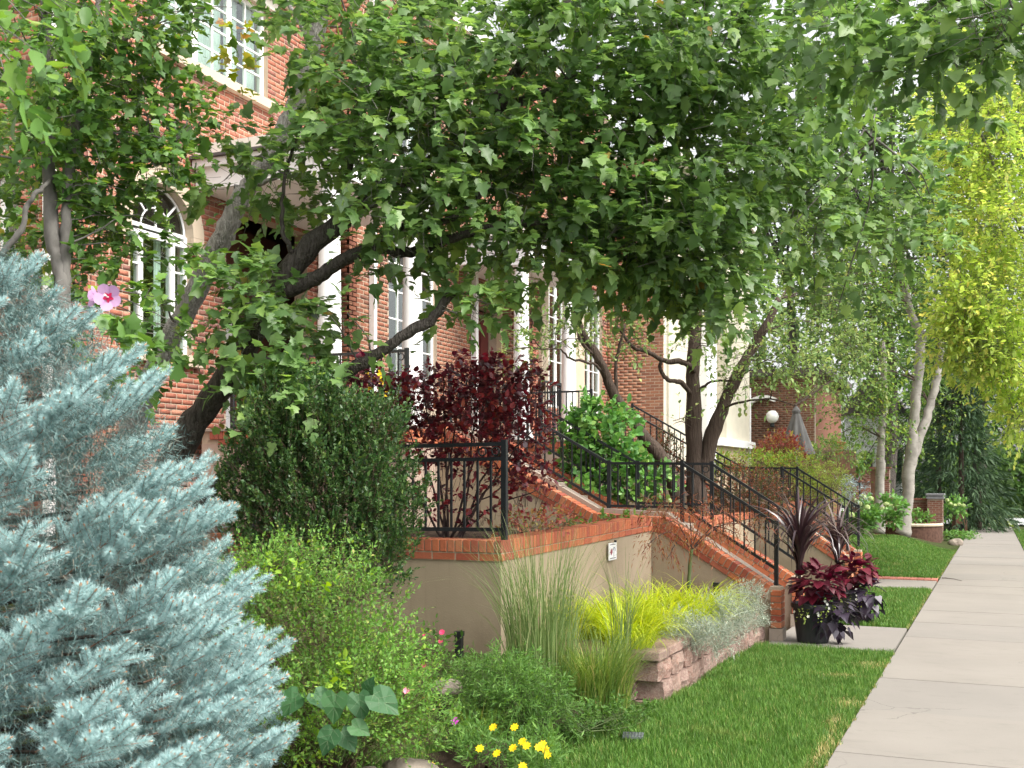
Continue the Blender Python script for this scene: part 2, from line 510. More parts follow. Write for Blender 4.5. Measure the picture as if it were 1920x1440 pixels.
def m_glass():
    t = NT('window_glass')
    lf = t.n('ShaderNodeLayerWeight'); lf.inputs['Blend'].default_value = 0.5
    tr = t.n('ShaderNodeBsdfTransparent'); tr.inputs['Color'].default_value = (0.80, 0.86, 0.83, 1)
    gl = t.n('ShaderNodeBsdfGlossy'); gl.inputs['Roughness'].default_value = 0.02
    ms = t.n('ShaderNodeMixShader')
    t.l(t.math('ADD', t.math('MULTIPLY', t.math('POWER', lf.outputs['Facing'], 3.0), 0.7), 0.07), ms.inputs[0]); t.l(tr.outputs[0], ms.inputs[1]); t.l(gl.outputs[0], ms.inputs[2])
    t.l(ms.outputs[0], t.out.inputs['Surface'])
    return t.mat
M['glass'] = m_glass()

M['bark_maple'] = m_bark('bark_maple', (0.045, 0.036, 0.030), (0.20, 0.175, 0.155), (20, 20, 3.2), 1.0, 0.035, 34)
M['bark_smooth'] = m_bark('bark_smooth', (0.12, 0.11, 0.10), (0.24, 0.225, 0.205), (6, 6, 3), 0.4, 0.008)
M['bark_grey'] = m_bark('bark_grey', (0.20, 0.18, 0.165), (0.56, 0.53, 0.50), (20, 20, 4), 1.0, 0.03, 34)
M['bark_dark'] = m_bark('bark_dark', (0.05, 0.036, 0.028), (0.125, 0.09, 0.07), (12, 12, 1.5), 1.0, 0.025)
M['bark_red'] = m_bark('bark_red', (0.05, 0.035, 0.032), (0.12, 0.08, 0.075), (8, 8, 3), 0.4, 0.006)
def m_birch():
    t = NT('bark_birch')
    v = t.wcoord((3, 3, 22)); w = t.wcoord()
    a = t.noise(v, 1.0, 5, 0.7); b = t.noise(w, 5, 4)
    c = t.ramp(b, [(0.3, (0.20, 0.182, 0.16)), (0.7, (0.33, 0.305, 0.27))])
    c = t.mix(t.ramp(a, [(0.60, (0, 0, 0)), (0.70, (1, 1, 1))]), c, (0.11, 0.09, 0.075))
    return t.surf(c, 0.8, a, 0.4, 0.01, 0.2)
M['bark_birch'] = m_birch()
M['stem_green'] = m_plain('stem_green', (0.09, 0.12, 0.045), 0.7, 0.3, 0.2, 8)
M['stem_brown'] = m_plain('stem_brown', (0.13, 0.085, 0.06), 0.8, 0.2, 0.25, 8)

M['lf_maple'] = m_leaf('lf_maple', [(0, (0.062, 0.118, 0.038)), (0.4, (0.090, 0.162, 0.050)), (0.75, (0.130, 0.212, 0.066)), (0.95, (0.17, 0.265, 0.068)), (0.997, (0.16, 0.24, 0.06)), (1, (0.28, 0.16, 0.05))], 0.46, 0.42, 0.5)
M['lf_left'] = m_leaf('lf_left', [(0, (0.045, 0.10, 0.026)), (0.4, (0.068, 0.14, 0.032)), (0.75, (0.10, 0.185, 0.04)), (0.95, (0.15, 0.24, 0.05)), (0.99, (0.18, 0.25, 0.05)), (1, (0.34, 0.28, 0.06))], 0.40, 0.45, 0.4)
M['lf_yellowing'] = m_leaf('lf_yellowing', [(0, (0.16, 0.22, 0.03)), (0.55, (0.28, 0.29, 0.05)), (0.85, (0.30, 0.22, 0.06)), (1, (0.26, 0.12, 0.05))], 0.4)
M['lf_crab'] = m_leaf('lf_crab', [(0, (0.075, 0.13, 0.04)), (0.5, (0.12, 0.19, 0.06)), (0.9, (0.20, 0.27, 0.09)), (1, (0.30, 0.32, 0.12))], 0.38, 0.5, 0.35)
M['lf_birch'] = m_leaf('lf_birch', [(0, (0.05, 0.10, 0.025)), (0.5, (0.085, 0.155, 0.036)), (0.9, (0.14, 0.22, 0.05)), (1, (0.25, 0.28, 0.06))], 0.4, 0.5, 0.35, 0.35, 0.5)
M['lf_lime'] = m_leaf('lf_lime', [(0, (0.19, 0.285, 0.065)), (0.5, (0.29, 0.385, 0.095)), (0.85, (0.40, 0.475, 0.14)), (1, (0.50, 0.46, 0.14))], 0.48, 0.5, 0.3, 0.25, 0.6)
M['lf_far'] = m_leaf('lf_far', [(0, (0.035, 0.075, 0.022)), (0.5, (0.055, 0.105, 0.03)), (1, (0.10, 0.16, 0.045))], 0.35, 0.6, 0.25, 0.4, 0.2)
M['lf_conifer'] = m_leaf('lf_conifer', [(0, (0.022, 0.045, 0.022)), (0.6, (0.036, 0.065, 0.03)), (1, (0.06, 0.10, 0.045))], 0.2, 0.6, 0.25, 0.4, 0.4)
M['lf_boxwood'] = m_leaf('lf_boxwood', [(0, (0.020, 0.052, 0.016)), (0.5, (0.036, 0.082, 0.022)), (0.9, (0.07, 0.13, 0.034)), (1, (0.13, 0.18, 0.05))], 0.25, 0.4, 0.5, 0.3, 2.5)
M['lf_spirea'] = m_leaf('lf_spirea', [(0, (0.065, 0.145, 0.028)), (0.45, (0.10, 0.205, 0.040)), (0.85, (0.145, 0.26, 0.052)), (0.97, (0.22, 0.33, 0.06)), (1, (0.26, 0.19, 0.08))], 0.36, 0.55, 0.3, 0.3, 2.5)
M['lf_spirea_new'] = m_leaf('lf_spirea_new', [(0, (0.17, 0.30, 0.035)), (1, (0.25, 0.37, 0.05))], 0.42, 0.5, 0.3)
M['lf_purple'] = m_leaf('lf_purple', [(0, (0.060, 0.016, 0.022)), (0.4, (0.11, 0.020, 0.027)), (0.7, (0.18, 0.022, 0.028)), (0.92, (0.25, 0.030, 0.030)), (1, (0.30, 0.10, 0.05))], 0.25, 0.33, 0.9, 0.3, 2.0)
M['lf_coleus'] = m_leaf('lf_coleus', [(0, (0.036, 0.003, 0.008)), (0.5, (0.060, 0.004, 0.011)), (1, (0.10, 0.008, 0.018))], 0.2, 0.5, 0.35, 0.15, 4)
M['lf_potato'] = m_leaf('lf_potato', [(0, (0.012, 0.008, 0.015)), (0.6, (0.020, 0.013, 0.024)), (1, (0.032, 0.022, 0.036))], 0.1, 0.42, 0.5, 0.2, 4)
M['lf_cordyline'] = m_leaf('lf_cordyline', [(0, (0.018, 0.009, 0.011)), (0.5, (0.032, 0.015, 0.018)), (0.9, (0.06, 0.036, 0.036)), (1, (0.13, 0.10, 0.08))], 0.10, 0.32, 0.7, 0.15, 4)
M['lf_lilac'] = m_leaf('lf_lilac', [(0, (0.05, 0.13, 0.035)), (0.5, (0.085, 0.20, 0.05)), (0.9, (0.14, 0.27, 0.07)), (1, (0.22, 0.34, 0.09))], 0.35, 0.42, 0.45, 0.25, 1.5)
M['lf_lace'] = m_leaf('lf_lace', [(0, (0.13, 0.04, 0.025)), (0.4, (0.20, 0.075, 0.04)), (0.75, (0.24, 0.12, 0.06)), (1, (0.17, 0.16, 0.06))], 0.4, 0.5, 0.3, 0.25, 2)
M['lf_barberry'] = m_leaf('lf_barberry', [(0, (0.045, 0.055, 0.022)), (0.5, (0.07, 0.07, 0.03)), (0.8, (0.15, 0.06, 0.035)), (1, (0.26, 0.09, 0.05))], 0.3, 0.5, 0.3, 0.35, 1.5)
M['lf_nandina'] = m_leaf('lf_nandina', [(0, (0.12, 0.03, 0.025)), (0.5, (0.19, 0.055, 0.04)), (0.85, (0.17, 0.12, 0.04)), (1, (0.22, 0.20, 0.05))], 0.35, 0.5, 0.3, 0.3, 1.2)
M['lf_pinkmix'] = m_leaf('lf_pinkmix', [(0, (0.20, 0.05, 0.04)), (0.35, (0.40, 0.15, 0.12)), (0.6, (0.45, 0.26, 0.10)), (0.8, (0.16, 0.20, 0.06)), (1, (0.10, 0.03, 0.03))], 0.35, 0.5, 0.3, 0.2, 3)
M['lf_gold'] = m_leaf('lf_gold', [(0, (0.19, 0.27, 0.012)), (0.5, (0.30, 0.37, 0.02)), (1, (0.43, 0.47, 0.05))], 0.4, 0.5, 0.3, 0.18, 3)
M['lf_silver'] = m_leaf('lf_silver', [(0, (0.16, 0.195, 0.145)), (0.5, (0.235, 0.27, 0.215)), (0.9, (0.33, 0.36, 0.30)), (1, (0.34, 0.28, 0.18))], 0.25, 0.8, 0.1, 0.15, 4)
M['lf_tallgrass'] = m_leaf('lf_tallgrass', [(0, (0.08, 0.13, 0.04)), (0.5, (0.14, 0.20, 0.07)), (0.9, (0.24, 0.29, 0.13)), (1, (0.38, 0.34, 0.18))], 0.35, 0.5, 0.3, 0.15, 3)
M['lf_lowgrass'] = m_leaf('lf_lowgrass', [(0, (0.07, 0.13, 0.028)), (0.5, (0.12, 0.19, 0.04)), (0.9, (0.20, 0.25, 0.06)), (1, (0.36, 0.30, 0.12))], 0.35, 0.5, 0.3, 0.15, 3)
M['lf_peren'] = m_leaf('lf_peren', [(0, (0.045, 0.105, 0.022)), (0.5, (0.075, 0.155, 0.032)), (1, (0.12, 0.215, 0.048))], 0.35, 0.5, 0.3, 0.25, 3)
M['lf_hedge'] = m_leaf('lf_hedge', [(0, (0.11, 0.19, 0.035)), (0.5, (0.19, 0.29, 0.05)), (0.85, (0.28, 0.36, 0.08)), (1, (0.36, 0.20, 0.08))], 0.35, 0.5, 0.3, 0.3, 1)
M['lf_yellowgreen'] = m_leaf('lf_yellowgreen', [(0, (0.11, 0.17, 0.03)), (0.5, (0.18, 0.245, 0.05)), (1, (0.27, 0.32, 0.09))], 0.38, 0.5, 0.3, 0.3, 1)
M['lf_hydrangea'] = m_leaf('lf_hydrangea', [(0, (0.06, 0.14, 0.035)), (0.6, (0.10, 0.20, 0.05)), (1, (0.15, 0.27, 0.07))], 0.3, 0.5, 0.3, 0.2, 1)
M['lf_heart'] = m_leaf('lf_heart', [(0, (0.028, 0.075, 0.030)), (0.5, (0.036, 0.095, 0.036)), (1, (0.05, 0.12, 0.042))], 0.3, 0.55, 0.35, 0.1, 4)
M['lf_bluesp'] = m_leaf('lf_bluesp', [(0, (0.20, 0.27, 0.29)), (1, (0.30, 0.38, 0.40))], 0.1, 0.7, 0.2, 0.2, 2)
def m_needles():
    t = NT('needles')
    g = t.n('ShaderNodeNewGeometry'); o = t.n('ShaderNodeObjectInfo')
    c = t.ramp(g.outputs['Random Per Island'], [(0, (0.33, 0.51, 0.515)), (0.5, (0.45, 0.635, 0.63)), (1, (0.60, 0.75, 0.73))])
    c2 = t.mix(t.math('MULTIPLY', o.outputs['Random'], 0.35), c, (0.27, 0.43, 0.42))
    p = t.n('ShaderNodeBsdfPrincipled'); t.l(c2, p.inputs['Base Color'])
    p.inputs['Roughness'].default_value = 0.6; p.inputs['Specular IOR Level'].default_value = 0.3
    tr = t.n('ShaderNodeBsdfTranslucent'); t.l(c2, tr.inputs['Color'])
    ms = t.n('ShaderNodeMixShader'); ms.inputs[0].default_value = 0.15
    t.l(p.outputs[0], ms.inputs[1]); t.l(tr.outputs[0], ms.inputs[2]); t.l(ms.outputs[0], t.out.inputs['Surface'])
    return t.mat
M['needles'] = m_needles()
M['needle_stem'] = m_plain('needle_stem', (0.34, 0.18, 0.12), 0.8, 0.2, 0.25, 30)
M['needle_bud'] = m_plain('needle_bud', (0.52, 0.26, 0.14), 0.8, 0.2, 0.2, 30)
M['petal_yellow'] = m_plain('petal_yellow', (0.75, 0.50, 0.01), 0.6, 0.2, 0.08, 20)
M['petal_pink'] = m_plain('petal_pink', (0.62, 0.06, 0.14), 0.6, 0.2, 0.15, 20)
M['petal_rose'] = m_plain('petal_rose', (0.70, 0.25, 0.32), 0.6, 0.2, 0.15, 20)
M['petal_magenta'] = m_plain('petal_magenta', (0.50, 0.05, 0.42), 0.6, 0.2, 0.15, 20)
M['petal_white'] = m_plain('petal_white', (0.80, 0.80, 0.72), 0.6, 0.2, 0.05, 20)
M['petal_hibiscus'] = m_leaf('petal_hibiscus', [(0, (0.34, 0.20, 0.33)), (1, (0.42, 0.26, 0.40))], 0.25, 0.6, 0.2, 0.05, 10)
M['flower_core'] = m_plain('flower_core', (0.40, 0.01, 0.06), 0.6, 0.2, 0.1, 20)
M['mophead'] = m_leaf('mophead', [(0, (0.25, 0.33, 0.11)), (0.6, (0.34, 0.40, 0.18)), (1, (0.44, 0.48, 0.30))], 0.25, 0.7, 0.2, 0.2, 3)
M['paper'] = m_plain('paper', (0.82, 0.82, 0.82), 0.6, 0.3, 0.02, 5, bstr=0.02)
M['ink_dark'] = m_plain('ink_dark', (0.05, 0.05, 0.07), 0.6, 0.3, 0.1, 9)
M['ink_red'] = m_plain('ink_red', (0.30, 0.06, 0.10), 0.6, 0.3, 0.1, 9)
M['ink_grey'] = m_plain('ink_grey', (0.32, 0.34, 0.40), 0.6, 0.3, 0.1, 9)
def m_globe():
    t = NT('globe_glass'); return t.surf((0.85, 0.85, 0.82), 0.25, None, 0, 0, 0.5)
M['globe'] = m_globe()

M['dry_grass'] = m_leaf('dry_grass', [(0, (0.20, 0.18, 0.06)), (0.6, (0.32, 0.27, 0.11)), (1, (0.42, 0.34, 0.16))], 0.3)

M['old_shade_needles'] = m_leaf('old_shade_needles', [(0, (0.07, 0.12, 0.115)), (0.7, (0.12, 0.18, 0.17)), (1, (0.14, 0.12, 0.09))], 0.1, 0.7, 0.2, 0.2, 3)  # duller old needles, darkened so the gaps between boughs look shaded

M['brick_plain_dark'] = m_plain('brick_plain_dark', (0.085, 0.045, 0.032), 0.9, 0.2, 0.4, 14)

# ------------------------------------------------------------------ leaf shapes: (vertices, triangles), one unit long along +Y
def leaf_shape(half, fold=0.25, droop=0.2, cy=0.42, tip=(0, 1.0)):
    vs = [(0, 0), (0, cy), tip] + list(half) + [(-x, y) for x, y in half]
    k = len(half)
    V = np.array([(x, y, fold * abs(x) - droop * max(0.0, y - 0.15) ** 2) for x, y in vs])
    F = []
    for s in (0, 1):
        idx = [0] + [3 + s * k + i for i in range(k)] + [2]
        for a, b in zip(idx[:-1], idx[1:]):
            F.append((1, a, b) if s == 0 else (1, b, a))
    return V, np.array(F)
L_MAPLE = leaf_shape([(.13, -.04), (.40, .03), (.31, .22), (.50, .47), (.25, .58), (.20, .78)], .22, .28)
L_MAPLE2 = leaf_shape([(.16, -.03), (.45, .10), (.34, .28), (.46, .52), (.22, .66)], -.16, .40)
L_OVAL = leaf_shape([(.20, .18), (.30, .45), (.20, .75)], .25, .2, .5)
L_SMALL = leaf_shape([(.30, .45)], .3, .2, .5)
L_ROUND = leaf_shape([(.30, .10), (.44, .42), (.30, .80)], .25, .2, .5)
L_NARROW = leaf_shape([(.09, .4)], .3, .25, .5)
L_HEART = leaf_shape([(.22, -.12), (.42, .02), (.48, .26), (.34, .60), (.14, .86)], .22, .22)
L_DIAMOND = (np.array([(0, 0, 0), (.32, .45, .08), (0, 1, -.06), (-.32, .45, .08)], float), np.array([(0, 1, 2), (0, 2, 3)]))

def blob_pts(blobs):
    """points spread through soft-edged ellipsoids; each (px, py, Z, rx px, ry px, rz m, count). Gives points and outward directions"""
    P, O = [], []
    for (px, py, Z, rx, ry, rz, n) in blobs:
        c = at(px, py, Z)
        d = rand_unit(n)
        r = rng.random(n) ** (1 / 2.3)
        a = np.array([rx * Z / FPX, rz, ry * Z / FPX])
        q = d * r[:, None] * a
        P.append(c + q[:, :1] * CR + q[:, 1:2] * CF + q[:, 2:] * CU)
        o = d / a * a.mean()
        O.append(norm(o[:, :1] * CR + o[:, 1:2] * CF + o[:, 2:] * CU))
    return np.concatenate(P), np.concatenate(O)
def dome_pts(c, rad, n, low=0.0, shell=2.6):
    """points through a dome-like bush; c base centre, rad (rx, ry, height) along world axes"""
    d = rand_unit(n)
    d[:, 2] = np.where(d[:, 2] < low, np.abs(d[:, 2]), d[:, 2])
    r = rng.random(n) ** (1 / shell)
    rad = np.asarray(rad, float)
    return np.asarray(c) + d * r[:, None] * rad, norm(d / rad)

def sprigs(P, D, length, nleaf, size, spread=0.9, droop=0.3, up=0.7, face=None, jit=0.35, spiral=True, sizevar=0.42):
    """leaves along short shoots that start at P and run along D. Gives position, rotation, size for every leaf"""
    S = len(P)
    D = norm(D)
    L = length * (0.6 + 0.8 * rng.random(S))
    ref = norm(np.cross(D, rand_unit(S)))
    ref2 = np.cross(D, ref)
    pos, ax, nr, sc = [], [], [], []
    for i in range(nleaf):
        t = (i + 0.6) / nleaf
        a = (i * 2.4 if spiral else i * math.pi) + rng.random(S) * 0.8
        side = ref * np.cos(a)[:, None] + ref2 * np.sin(a)[:, None]
        p = P + D * (L * t)[:, None]
        p[:, 2] -= droop * L * t * t
        sp = spread * (1 - 0.65 * t)
        d = D * (1 - sp * 0.6) + side * sp + rand_unit(S) * jit
        d[:, 2] -= droop
        d = norm(d)
        n = np.tile(np.array([0, 0, up]), (S, 1)) + side * 0.25 + rand_unit(S) * 0.55
        if face is not None: n = n + np.asarray(face) * 0.6
        pos.append(p); ax.append(d); nr.append(n)
        sc.append(size * (1 - sizevar + 2 * sizevar * rng.random(S)) * (1 - 0.25 * abs(t - 0.5)))
    pos = np.concatenate(pos); ax = np.concatenate(ax); nr = np.concatenate(nr); sc = np.concatenate(sc)
    return pos, frames(ax, nr), sc

def in_frame(P, m=0.02):
    q = P - CAMP
    Z = q @ CF
    px = 960 + FPX * (q @ CR) / np.maximum(Z, 1e-3); py = HOR - FPX * q[:, 2] / np.maximum(Z, 1e-3)
    return (Z > 0.3) & (px > -20) & (px < 1940) & (py > -20) & (py < 1460), Z

def leaves(parent, lf, shape, mat, n_single=0, name='leaf', mass='foliage', shape2=None):
    """hang leaves on a thing: the n_single that show largest as parts, the others joined"""
    pos, R, sc = lf
    n = len(pos)
    key_sc = np.asarray(sc)
    sc = key_sc[:, None] * np.stack([rng.uniform(.82, 1.15, n), np.ones(n), rng.uniform(-.2, 1.6, n)], 1)
    single = np.zeros(n, bool)
    if n_single:
        ok, Z = in_frame(pos)
        key = np.where(ok, key_sc / np.maximum(Z, .2) * (0.4 + 0.6 * np.abs(R[:, :, 2] @ norm(-CF))), -1)
        # nearest the camera first, so that they are the ones in view
        key = key - 0.02 * np.maximum(0, Z - np.quantile(Z[ok], 0.15)) if ok.any() else key
        single[np.argsort(-key)[:n_single]] = True
        sh = [np_mesh(name, *shape)]
        if shape2 is not None: sh.append(np_mesh(name, *shape2))
        for q in sh: q.materials.append(mat)
        for i in np.nonzero(single)[0]:
            place(name, sh[i % len(sh)], parent, pos[i], R[i], sc[i])
    rest = ~single
    if rest.any():
        idx = np.nonzero(rest)[0]
        if shape2 is None:
            V, F = scatter(shape[0], shape[1], pos[idx], R[idx], sc[idx])
        else:
            a, b = idx[::2], idx[1::2]
            V, F = scatter(shape[0], shape[1], pos[a], R[a], sc[a])
            V2, F2 = scatter(shape2[0], shape2[1], pos[b], R[b], sc[b])
            F = np.concatenate([F, F2 + len(V)]); V = np.concatenate([V, V2])
        np_obj(mass, V, F, mat, parent, kind='stuff')

def stems(P0, P1, r, sag=0.0, n=4, k=4):
    """many thin stems as one array mesh; from P0 to P1 with a bow"""
    S = len(P0)
    t = np.linspace(0, 1, n)
    pts = P0[:, None] * (1 - t)[None, :, None] + P1[:, None] * t[None, :, None]
    bow = rand_unit(S)[:, None] * (np.sin(t * math.pi) * 0.06)[None, :, None] * np.linalg.norm(P1 - P0, axis=1)[:, None, None]
    pts = pts + bow
    pts[:, :, 2] += (sag * np.sin(t * math.pi))[None]
    d = norm(P1 - P0)
    u = norm(np.cross(d, np.array([.31, .52, .79]))); w = np.cross(d, u)
    ang = np.arange(k) * 2 * math.pi / k
    rr = np.asarray(r).reshape(-1, 1) * (1 - 0.7 * t)[None]
    V = pts[:, :, None] + (u[:, None, None] * np.cos(ang)[None, None, :, None] + w[:, None, None] * np.sin(ang)[None, None, :, None]) * rr[:, :, None, None]
    F = []
    for i in range(n - 1):
        for j in range(k):
            j2 = (j + 1) % k
            a, b, c, e = i*k+j, i*k+j2, (i+1)*k+j2, (i+1)*k+j
            F += [(a, b, c), (a, c, e)]
    F = (np.array(F)[None] + (np.arange(S) * n * k)[:, None, None]).reshape(-1, 3)
    return V.reshape(-1, 3), F

def blades(base, lean, length, width, arch, seg=5, fold=False):
    """grass-like blades: base points, unit lean directions (horizontal), lengths; they rise and arch over. Arrays of triangles"""
    S = len(base)
    t = np.linspace(0, 1, seg + 1)
    length = np.asarray(length).reshape(-1, 1); arch = np.asarray(arch).reshape(-1, 1)
    th = arch * t[None] ** 1.3                                    # angle from the vertical along the blade
    ds = length / seg
    h = np.concatenate([np.zeros((S, 1)), np.cumsum(np.sin((th[:, 1:] + th[:, :-1]) / 2) * ds, axis=1)], axis=1)
    z = np.concatenate([np.zeros((S, 1)), np.cumsum(np.cos((th[:, 1:] + th[:, :-1]) / 2) * ds, axis=1)], axis=1)
    c = base[:, None] + lean[:, None] * h[:, :, None] + np.array([0, 0, 1.0]) * z[:, :, None]
    side = norm(np.cross(lean, np.array([0, 0, 1.0])))
    tw = rng.normal(0, 0.5, S)
    side = norm(side * np.cos(tw)[:, None] + lean * np.sin(tw)[:, None])
    w = np.asarray(width).reshape(-1, 1) * np.clip(1 - t ** 2.2, 0.02, 1)[None] * (0.55 + 0.45 * np.minimum(1, t * 6))[None] / 2
    V = np.stack([c - side[:, None] * w[:, :, None], c + side[:, None] * w[:, :, None]], axis=2).reshape(S, -1, 3)
    F = []
    for i in range(seg):
        a = 2 * i
        F += [(a, a + 1, a + 3), (a, a + 3, a + 2)]
    F = (np.array(F)[None] + (np.arange(S) * 2 * (seg + 1))[:, None, None]).reshape(-1, 3)
    return V.reshape(-1, 3), F

def wobble(pts, n=6, amp=0.03):
    """a smooth limb path through the given points"""
    p = np.asarray(pts, float)
    k = len(p)
    out = []
    for i in range(k - 1):
        p0 = p[max(i - 1, 0)]; p1 = p[i]; p2 = p[i + 1]; p3 = p[min(i + 2, k - 1)]
        for t in np.linspace(0, 1, n, endpoint=False):
            out.append(0.5 * ((2 * p1) + (-p0 + p2) * t + (2 * p0 - 5 * p1 + 4 * p2 - p3) * t * t + (-p0 + 3 * p1 - 3 * p2 + p3) * t ** 3))
    out.append(p[-1])
    out = np.array(out)
    out[1:-1] += rng.normal(0, amp, (len(out) - 2, 3)) * 0.5
    return out
def limb(parent, name, pts, r0, r1, mat, n=9, amp=0.012, kind=None, flare=0.0):
    p = wobble(pts, 6, amp)
    t = np.linspace(0, 1, len(p))
    r = r0 + (r1 - r0) * t
    r = r * (1 + 0.06 * np.sin(t * 23 + random.random() * 6) + rng.normal(0, 0.02, len(p)))
    if flare: r = r * (1 + flare * np.exp(-t * 14))
    mb = MB(); mb.tube(p, r, n, jit=0.03)
    o = mb.build(name, mat, parent, smooth=True, kind=kind)
    return p

# ------------------------------------------------------------------ bricks
BW, BH, GAP = 0.203, 0.0677, 0.011          # a brick with its joint: length and course height
_brick = {}
def brick_mesh(dx, dy, dz, mat, ch=0.0035):
    """a brick with worn edges; size by its three sides"""
    key = (round(dx, 3), round(dy, 3), round(dz, 3), mat.name)
    if key in _brick: return _brick[key]
    bm = bmesh.new()
    bmesh.ops.create_cube(bm, size=1)
    for v in bm.verts:
        v.co = Vector((v.co.x * dx, v.co.y * dy, v.co.z * dz))
    bmesh.ops.bevel(bm, geom=bm.edges[:], offset=ch, segments=1, affect='EDGES')
    for v in bm.verts:
        v.co += Vector((random.uniform(-1, 1), random.uniform(-1, 1), random.uniform(-1, 1))) * ch * 0.35
    me = bpy.data.meshes.new('brick'); bm.to_mesh(me); bm.free()
    me.materials.append(mat)
    _brick[key] = me
    return me
def put_brick(parent, c, d, mat, R=None, name='brick'):
    me = brick_mesh(d[0], d[1], d[2], mat)
    jr = Matrix.Rotation(random.uniform(-.006, .006), 3, 'Z') @ Matrix.Rotation(random.uniform(-.006, .006), 3, 'Y')
    Rm = (Matrix(R) if R is not None else Matrix.Identity(3)) @ jr
    return place(name, me, parent, c, np.array(Rm), 1.0)

def courses(u0, u1, z0, z1, hole):
    """running bond: (u centre, z centre, length). hole(z) gives the intervals of u left open at a height"""
    out = []
    k0 = int(math.ceil(z0 / BH))
    k = k0
    while (k + 1) * BH <= z1 + 1e-6:
        zc = (k + 0.5) * BH
        free = [(u0, u1)]
        for a, b in hole(zc):
            nf = []
            for p, q in free:
                if b <= p or a >= q: nf.append((p, q)); continue
                if a > p: nf.append((p, a))
                if b < q: nf.append((b, q))
            free = nf
        off = 0 if k % 2 else BW / 2
        for p, q in free:
            i = math.floor((p - off) / BW)
            x = off + i * BW
            while x < q:
                a, b = max(x, p), min(x + BW, q)
                if b - a > 0.035: out.append(((a + b) / 2, zc, b - a - GAP))
                x += BW
        k += 1
    return out

def brick_wall(parent, face, plane, u0, u1, z0, z1, mat, holes=(), n_single=0, proud=0.0025, back=0.22, mortar=None, arches=()):
    """a brick-faced wall. face 'E' looks to +x (u = y); face 'S' looks to -y (u = x). holes (ua, ub, za, zb); arches (uc, r, z spring)"""
    def hole(z):
        r = [(a, b) for a, b, c, d in holes if c < z < d]
        for uc, rr, zs in arches:
            if zs <= z < zs + rr:
                w = math.sqrt(max(rr * rr - (z - zs) ** 2, 0)); r.append((uc - w, uc + w))
        return r
    rows = courses(u0, u1, z0, z1, hole)
    def P(u, z, out):
        return np.array([plane + out, u, z]) if face == 'E' else np.array([u, plane - out, z])
    d = 0.05
    cen = np.array([P(u, z, proud - d / 2) for u, z, l in rows])
    ok, Z = in_frame(cen)
    single = np.zeros(len(rows), bool)
    if n_single:
        idx = np.nonzero(ok)[0]
        single[idx[np.argsort(Z[idx])][:n_single]] = True
    V, F = [], []
    b = 0
    for i, (u, z, l) in enumerate(rows):
        dim = (d, round(l, 2), BH - GAP) if face == 'E' else (round(l, 2), d, BH - GAP)
        if single[i]:
            put_brick(parent, cen[i], dim, mat)
        else:
            h = np.array(dim) / 2
            c = cen[i] + (np.array([1, 0, 0]) if face == 'E' else np.array([0, -1, 0])) * rng.normal(0, .0006)
            q = [c + h * np.array(s) for s in ((-1,-1,-1),(1,-1,-1),(1,1,-1),(-1,1,-1),(-1,-1,1),(1,-1,1),(1,1,1),(-1,1,1))]
            V += q
            for f in ((0,3,2),(0,2,1),(4,5,6),(4,6,7),(0,1,5),(0,5,4),(1,2,6),(1,6,5),(2,3,7),(2,7,6),(3,0,4),(3,4,7)):
                F.append((f[0]+b, f[1]+b, f[2]+b))
            b += 8
    if V: np_obj('brickwork', np.array(V), np.array(F), mat, parent, kind='stuff')
    # the mortar bed behind: strips between the openings
    mb = MB()
    us = sorted({u0, u1, *[max(u0, min(u1, q)) for h in holes for q in h[:2]], *[max(u0, min(u1, q)) for a in arches for q in np.linspace(a[0] - a[1], a[0] + a[1], 15)]})
    for a, c in zip(us[:-1], us[1:]):
        if c - a < 1e-4: continue
        m = (a + c) / 2
        cut = [(h[2], h[3]) for h in holes if h[0] < m < h[1]]
        for uc, rr, zs in arches:
            if abs(m - uc) < rr: cut.append((zs, zs + math.sqrt(rr * rr - (m - uc) ** 2)))
        cut.sort()
        zz = z0
        segs = []
        for p, q in cut:
            if p > zz: segs.append((zz, p))
            zz = max(zz, q)
        if zz < z1: segs.append((zz, z1))
        for p, q in segs:
            lo, hi = P(a, p, -back), P(c, q, 0.0)
            mb.box(np.minimum(lo, hi), np.maximum(lo, hi))
    return mb.build('wall', mortar or M['mortar'], parent)

